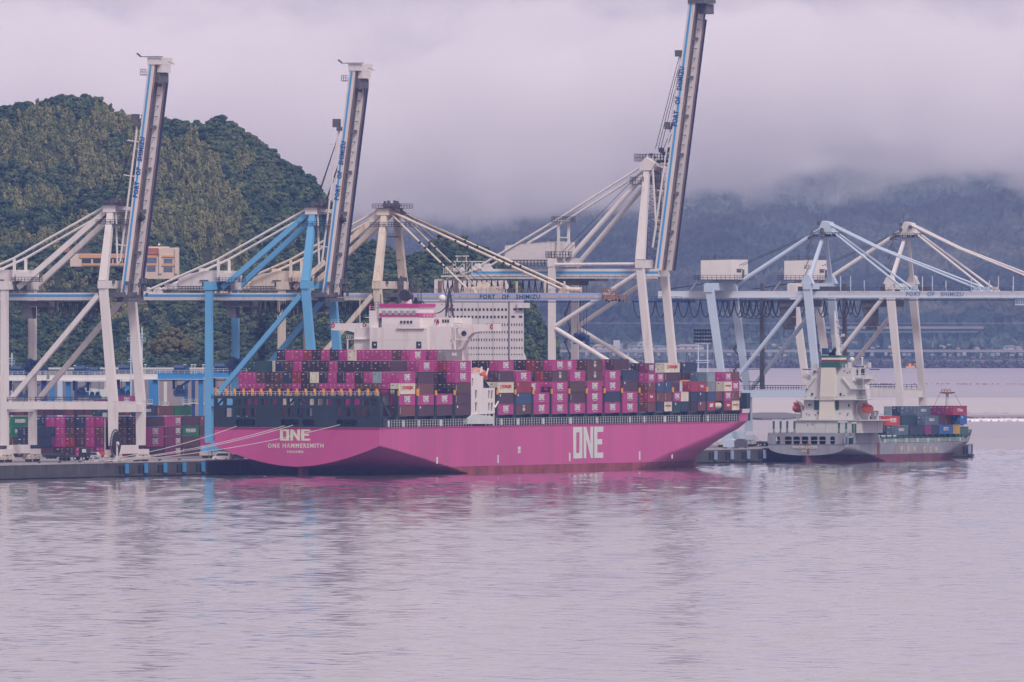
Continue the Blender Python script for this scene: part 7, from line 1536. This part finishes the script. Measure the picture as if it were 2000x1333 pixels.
# ---- the big pale building on the shore behind the ship
Yb = 5715; bw = lambda x: (x-1000)/F*Yb; bz = lambda y: zat(y, Yb)
o = root('office_tower', 'huge pale block with rows of small windows behind the pink ship bridge', 'building', (bw(822), Yb, 0), 0); ox = bw(822)
M_BLD = paint('tower_cladding', (.58,.52,.53), .7, .05, .06, dirt=(.40,.34,.36), dirt_amt=.15, streak=True)
mb = MB(); mb.prism([(bw(822)-ox, 0), (bw(1031)-ox, 0), (bw(1028)-ox, bz(700)), (bw(1023.2)-ox, bz(688)), (bw(1023)-ox, bz(584)), (bw(822)-ox, bz(584))], 0, 30); mb.build('wall', M_BLD, o)
mb = MB(); mb.box(bw(848)-ox, bw(990)-ox, 2, 24, bz(584), bz(546)); up = mb.build('upper_block', M_BLD, o)
mb = MB(); n = 22; mb.prism([(bw(981)-ox+1.9*cos(2*pi*i/n), bz(559)+1.5*sin(2*pi*i/n)) for i in range(n)], 1.7, 2.01); mb.build('oval_emblem', paint('emblem_pale', (.62,.56,.55), .6), up)
mb = MB(); mb.box(bw(1010)-ox, bw(1035)-ox, -1.2, 8, bz(602), bz(592)); mb.build('balcony', M_BLD, o)
mb = MB()
for x in (903, 933.5, 962.5, 993.5): mb.box(bw(x)-ox, bw(x)-ox+.12, -.04, .02, 0, bz(590))
mb.box(bw(993)-ox-.05, bw(993)-ox+.35, -.1, .02, 0, bz(590)); mb.build('facade_joint', M_MECH, o)
wins = []
for y, h_ in ((605, 5), (619.5, 5)):
    for i in range(16): wins.append((877.5+7.25*i, y-h_/2, 3.8, h_))
    for x in ((1002.5, 1013) if y < 610 else (999, 1013.5)): wins.append((x, y-h_/2, 6.5, h_-1))
for y, h_, st in ((634.5, 5, 948), (649, 5, 925), (664, 5, 900), (680, 4.5, 880), (692.5, 2.5, 870)):
    x = 990
    while x > st: wins.append((x, y-h_/2, 1.7, h_)); x -= 5.02
    for i in range(5): wins.append((998.5+5*i, y-h_/2, 1.9, h_))
wins.sort(key=lambda w: -w[2]*w[3])
for i, (x, y, w_, h_) in enumerate(wins):
    b = (bw(x)-ox, bw(x+w_)-ox, -.07, .03, bz(y+h_), bz(y))
    if i < 100: mb = MB(); mb.box(*b); mb.build('window', M_GLASS, o)
mb = MB()
for x, y, w_, h_ in wins[100:]: mb.box(bw(x)-ox, bw(x+w_)-ox, -.07, .03, bz(y+h_), bz(y))
tag(mb.build('window_rows', M_GLASS, o), kind='stuff')
# ---- hotel among the trees
Yh = 6560; hw_ = lambda x: (x-1000)/F*Yh; hzz = lambda y: zat(y, Yh)
M_HC = paint('stucco_cream', (.64,.51,.43), .8, .06); M_HO = paint('stucco_orange', (.62,.33,.16), .8, .06); M_TILE = paint('roof_tiles_red', (.42,.13,.10), .8, .15, .6); M_TILD = paint('roof_tiles_dark', (.07,.07,.10), .8, .1)
o = root('hotel', 'cream and orange hillside hotel with red tiled roof left of the blue crane', 'building', (hw_(130), Yh, hzz(545)), 0); hx0, hz0 = hw_(130), hzz(545)
def hb(name, x0, x1, y0, y1, a0, a1, m, p=None): mb = MB(); mb.box(hw_(x0)-hx0, hw_(x1)-hx0, a0, a1, hzz(y1)-hz0, hzz(y0)-hz0); return mb.build(name, m, p or o)
w1 = hb('wall', 137, 258, 496, 521, 1, 12, M_HC); w2 = hb('wall', 280, 349, 484, 545, 0, 12, M_HC)
hb('orange_band', 155, 258, 497, 504.5, .7, 1.1, M_HO, w1); hb('orange_band', 160, 258, 515, 519, .7, 1.1, M_HO, w1); hb('orange_band', 286, 306, 497.5, 504, -.3, .1, M_HO, w2); hb('orange_band', 286, 306, 514.5, 519, -.3, .1, M_HO, w2); hb('orange_band', 313, 345, 499, 503, -.3, .1, M_HO, w2); hb('orange_band', 313, 345, 515, 520, -.3, .1, M_HO, w2)
for x0, x1 in ((160,178),(182,200),(203,219),(222,238),(240,256)): hb('window', x0, x1, 505.5, 514, .8, 1.06, M_GLASS, w1)
for x0, x1, y0, y1 in ((286,306,505.5,514),(320,337,506,515),(320,337,522,531),(287,304,521,530)): hb('window', x0, x1, y0, y1, -.2, .06, paint('hotel_glass', (.12,.15,.22), .2) if 'hotel_glass' not in bpy.data.materials else bpy.data.materials['hotel_glass'], w2)
for x in (310.5, 341.5): hb('column', x, x+5, 486, 535, -.5, .3, M_HC, w2)
mb = MB(); P_ = lambda x, y: (hw_(x)-hx0, hzz(y)-hz0)
mb.prism([P_(281,497), P_(311,497), P_(309,485), P_(284,485)], -.6, 12); mb.prism([P_(320,492), P_(349,494), P_(345,484.5), P_(323,484.5)], 2, 12); mb.build('roof', M_TILE, w2)
hb('roof_slab', 286, 330, 482, 484.6, 3, 10, M_HC, w2); mb = MB(); mb.ico((hw_(310)-hx0, 5, hzz(478)-hz0), .45, 1); mb.build('roof_lamp', M_LOGO, w2)
mb = MB(); mb.prism([P_(137,497), P_(172,496.5), P_(168,485), P_(146,485)], 2, 12); mb.build('roof', M_TILD, w1); mb = MB(); mb.prism([P_(118,493), P_(136,493), P_(134,484.5), P_(122,484.5)], 3, 12); mb.build('roof', M_TILE, w1)
# big single broadleaf tree behind the yard
o = root('broadleaf_tree', 'big rounded olive green tree behind the blue gantry', 'tree', pY(337, 735, 5880), 0)
mb = MB(); mb.tube((0,0,-6), (.2,0,4), .6, 8, .35); mb.bar((.1,0,2), (-3,0,7), .3, .3); mb.bar((.1,0,2), (3,0,7), .3, .3); mb.build('trunk', M_BRN, o)
mb = MB(); rs = np.random.RandomState(8)
for k in range(260):
    a = rs.uniform(0, 2*pi); rr = rs.uniform(0, 1)**.5*6.3; zz = 6+8*(1-(rr/6.6)**2)**.5*rs.uniform(.35, 1); mb.ico((rr*cos(a), rr*sin(a), zz), rs.uniform(.6, 1.3), 2, (1,1,.75))
mb.v = [tuple(np.array(p)+rs.normal(0, .10, 3)) for p in mb.v]; mb.build('crown', foliage('tree_olive', [(.07,.075,.035),(.13,.12,.05)], .6, fine=1.6), o)
mb = MB(); p = pg_world(1347, 745, 0); o = root('beacon_post', 'dark channel beacon on a post beyond the pink bow', 'beacon', (p.x, p.y, 0), 0); mb.tube((0,0,-1), (0,0,5), 1.2, 10, 1.0); mb.build('pier', M_CONC, o); mb = MB(); mb.tube((0,0,5), (0,0,7.4), 1.1, 10, .9); mb.build('lantern', M_GRN, o)

for i, (x, y, Y, c, lb) in enumerate(((60, 772, 5650, M_RN, 'navy yard machine furthest left below the gantries'), (160, 770, 5640, M_RN, 'navy container lifter under the white beamed gantry'), (238, 772, 5640, M_SPR, 'dark blue lifter between the left crane legs'), (352, 766, 5660, M_SPR, 'dark blue lifter under the bright blue beam'), (432, 770, 5660, M_RN, 'navy lifter close behind the blue crane leg'))):
    o = root('reach_stacker', lb, 'yard vehicle', pY(x, y, Y), 0, 'yard machines'); mb = MB(); mb.box(-2, 2, 0, 2.5, -1, .6); mb.prism([(-1.2,.6),(1,.6),(.7,2),(-.9,2)], .3, 2.2); mb.build('body', c, o); mb = MB(); mb.bar((-1.5,1.2,.8), (2.6,1.2,3.2), .5, .6); mb.build('boom', c, o); mb = MB(); mb.box(-.6, .7, .2, .29, 1.1, 1.8); mb.build('cab_window', M_GLASS, o)
for i, (x0, x1, yt, c) in enumerate(((80,86,722,M_RN),(98,106,740,M_RB),(112,122,739,M_CLB),(129,137,740,M_RB),(145,151,742,M_RN),(248,257,739,M_RB),(291,299,739,M_RB),(301,309,740,M_CW),(360,367,740,M_RB),(374,381,738,M_RN),(388,397,740,M_CLB),(320,326,746,M_CW))):
    Y = 5600+i*9; p = pY(x0, yt, Y); w_ = (x1-x0)/F*Y; o = root('gantry_leg', f'{["navy","blue","pale blue","white"][[M_RN,M_RB,M_CLB,M_CW].index(c)]} gantry leg, {ORD[i]} from the left across the yard', 'gantry leg', (p.x, Y, ZQ), 0, 'yard gantry legs'); mb = MB(); mb.box(0, w_, 0, 1.2, .6, p.z-ZQ); mb.build('column', c, o); mb = MB(); mb.box(-.4, w_+.4, -1.5, 2.5, 0, .6); mb.build('foot', M_MECH, o)
    mb = MB(); mb.box(-.5, w_+.5, -.3, 0, (p.z-ZQ)*.6, (p.z-ZQ)*.6+.4); mb.rail((-.5, -.3, (p.z-ZQ)*.6+.4), (w_+.5, -.3, (p.z-ZQ)*.6+.4), 1, .6, .05); mb.build('landing', M_PALE, o)

tag(REST.build('hidden_containers', [CMAT[k] for k in RESTM]), 'containers glimpsed through the dark stern frame and along the back of the yard', 'containers', kind='stuff')
# ------------------------------------------------------------------ air: pale even haze over the whole place
hz, nt = newmat('haze'); o_ = nt.nodes.new('ShaderNodeOutputMaterial'); pvn = nt.nodes.new('ShaderNodeVolumePrincipled')
pvn.inputs['Density'].default_value = HAZE_D; pvn.inputs['Color'].default_value = (.27, .43, 1.0, 1); pvn.inputs['Anisotropy'].default_value = 0.0
nt.links.new(pvn.outputs[0], o_.inputs['Volume'])
mb = MB(); mb.box(-7000, 7000, -60, 16800, -12, 520)
tag(mb.build('haze', hz), kind='stuff')
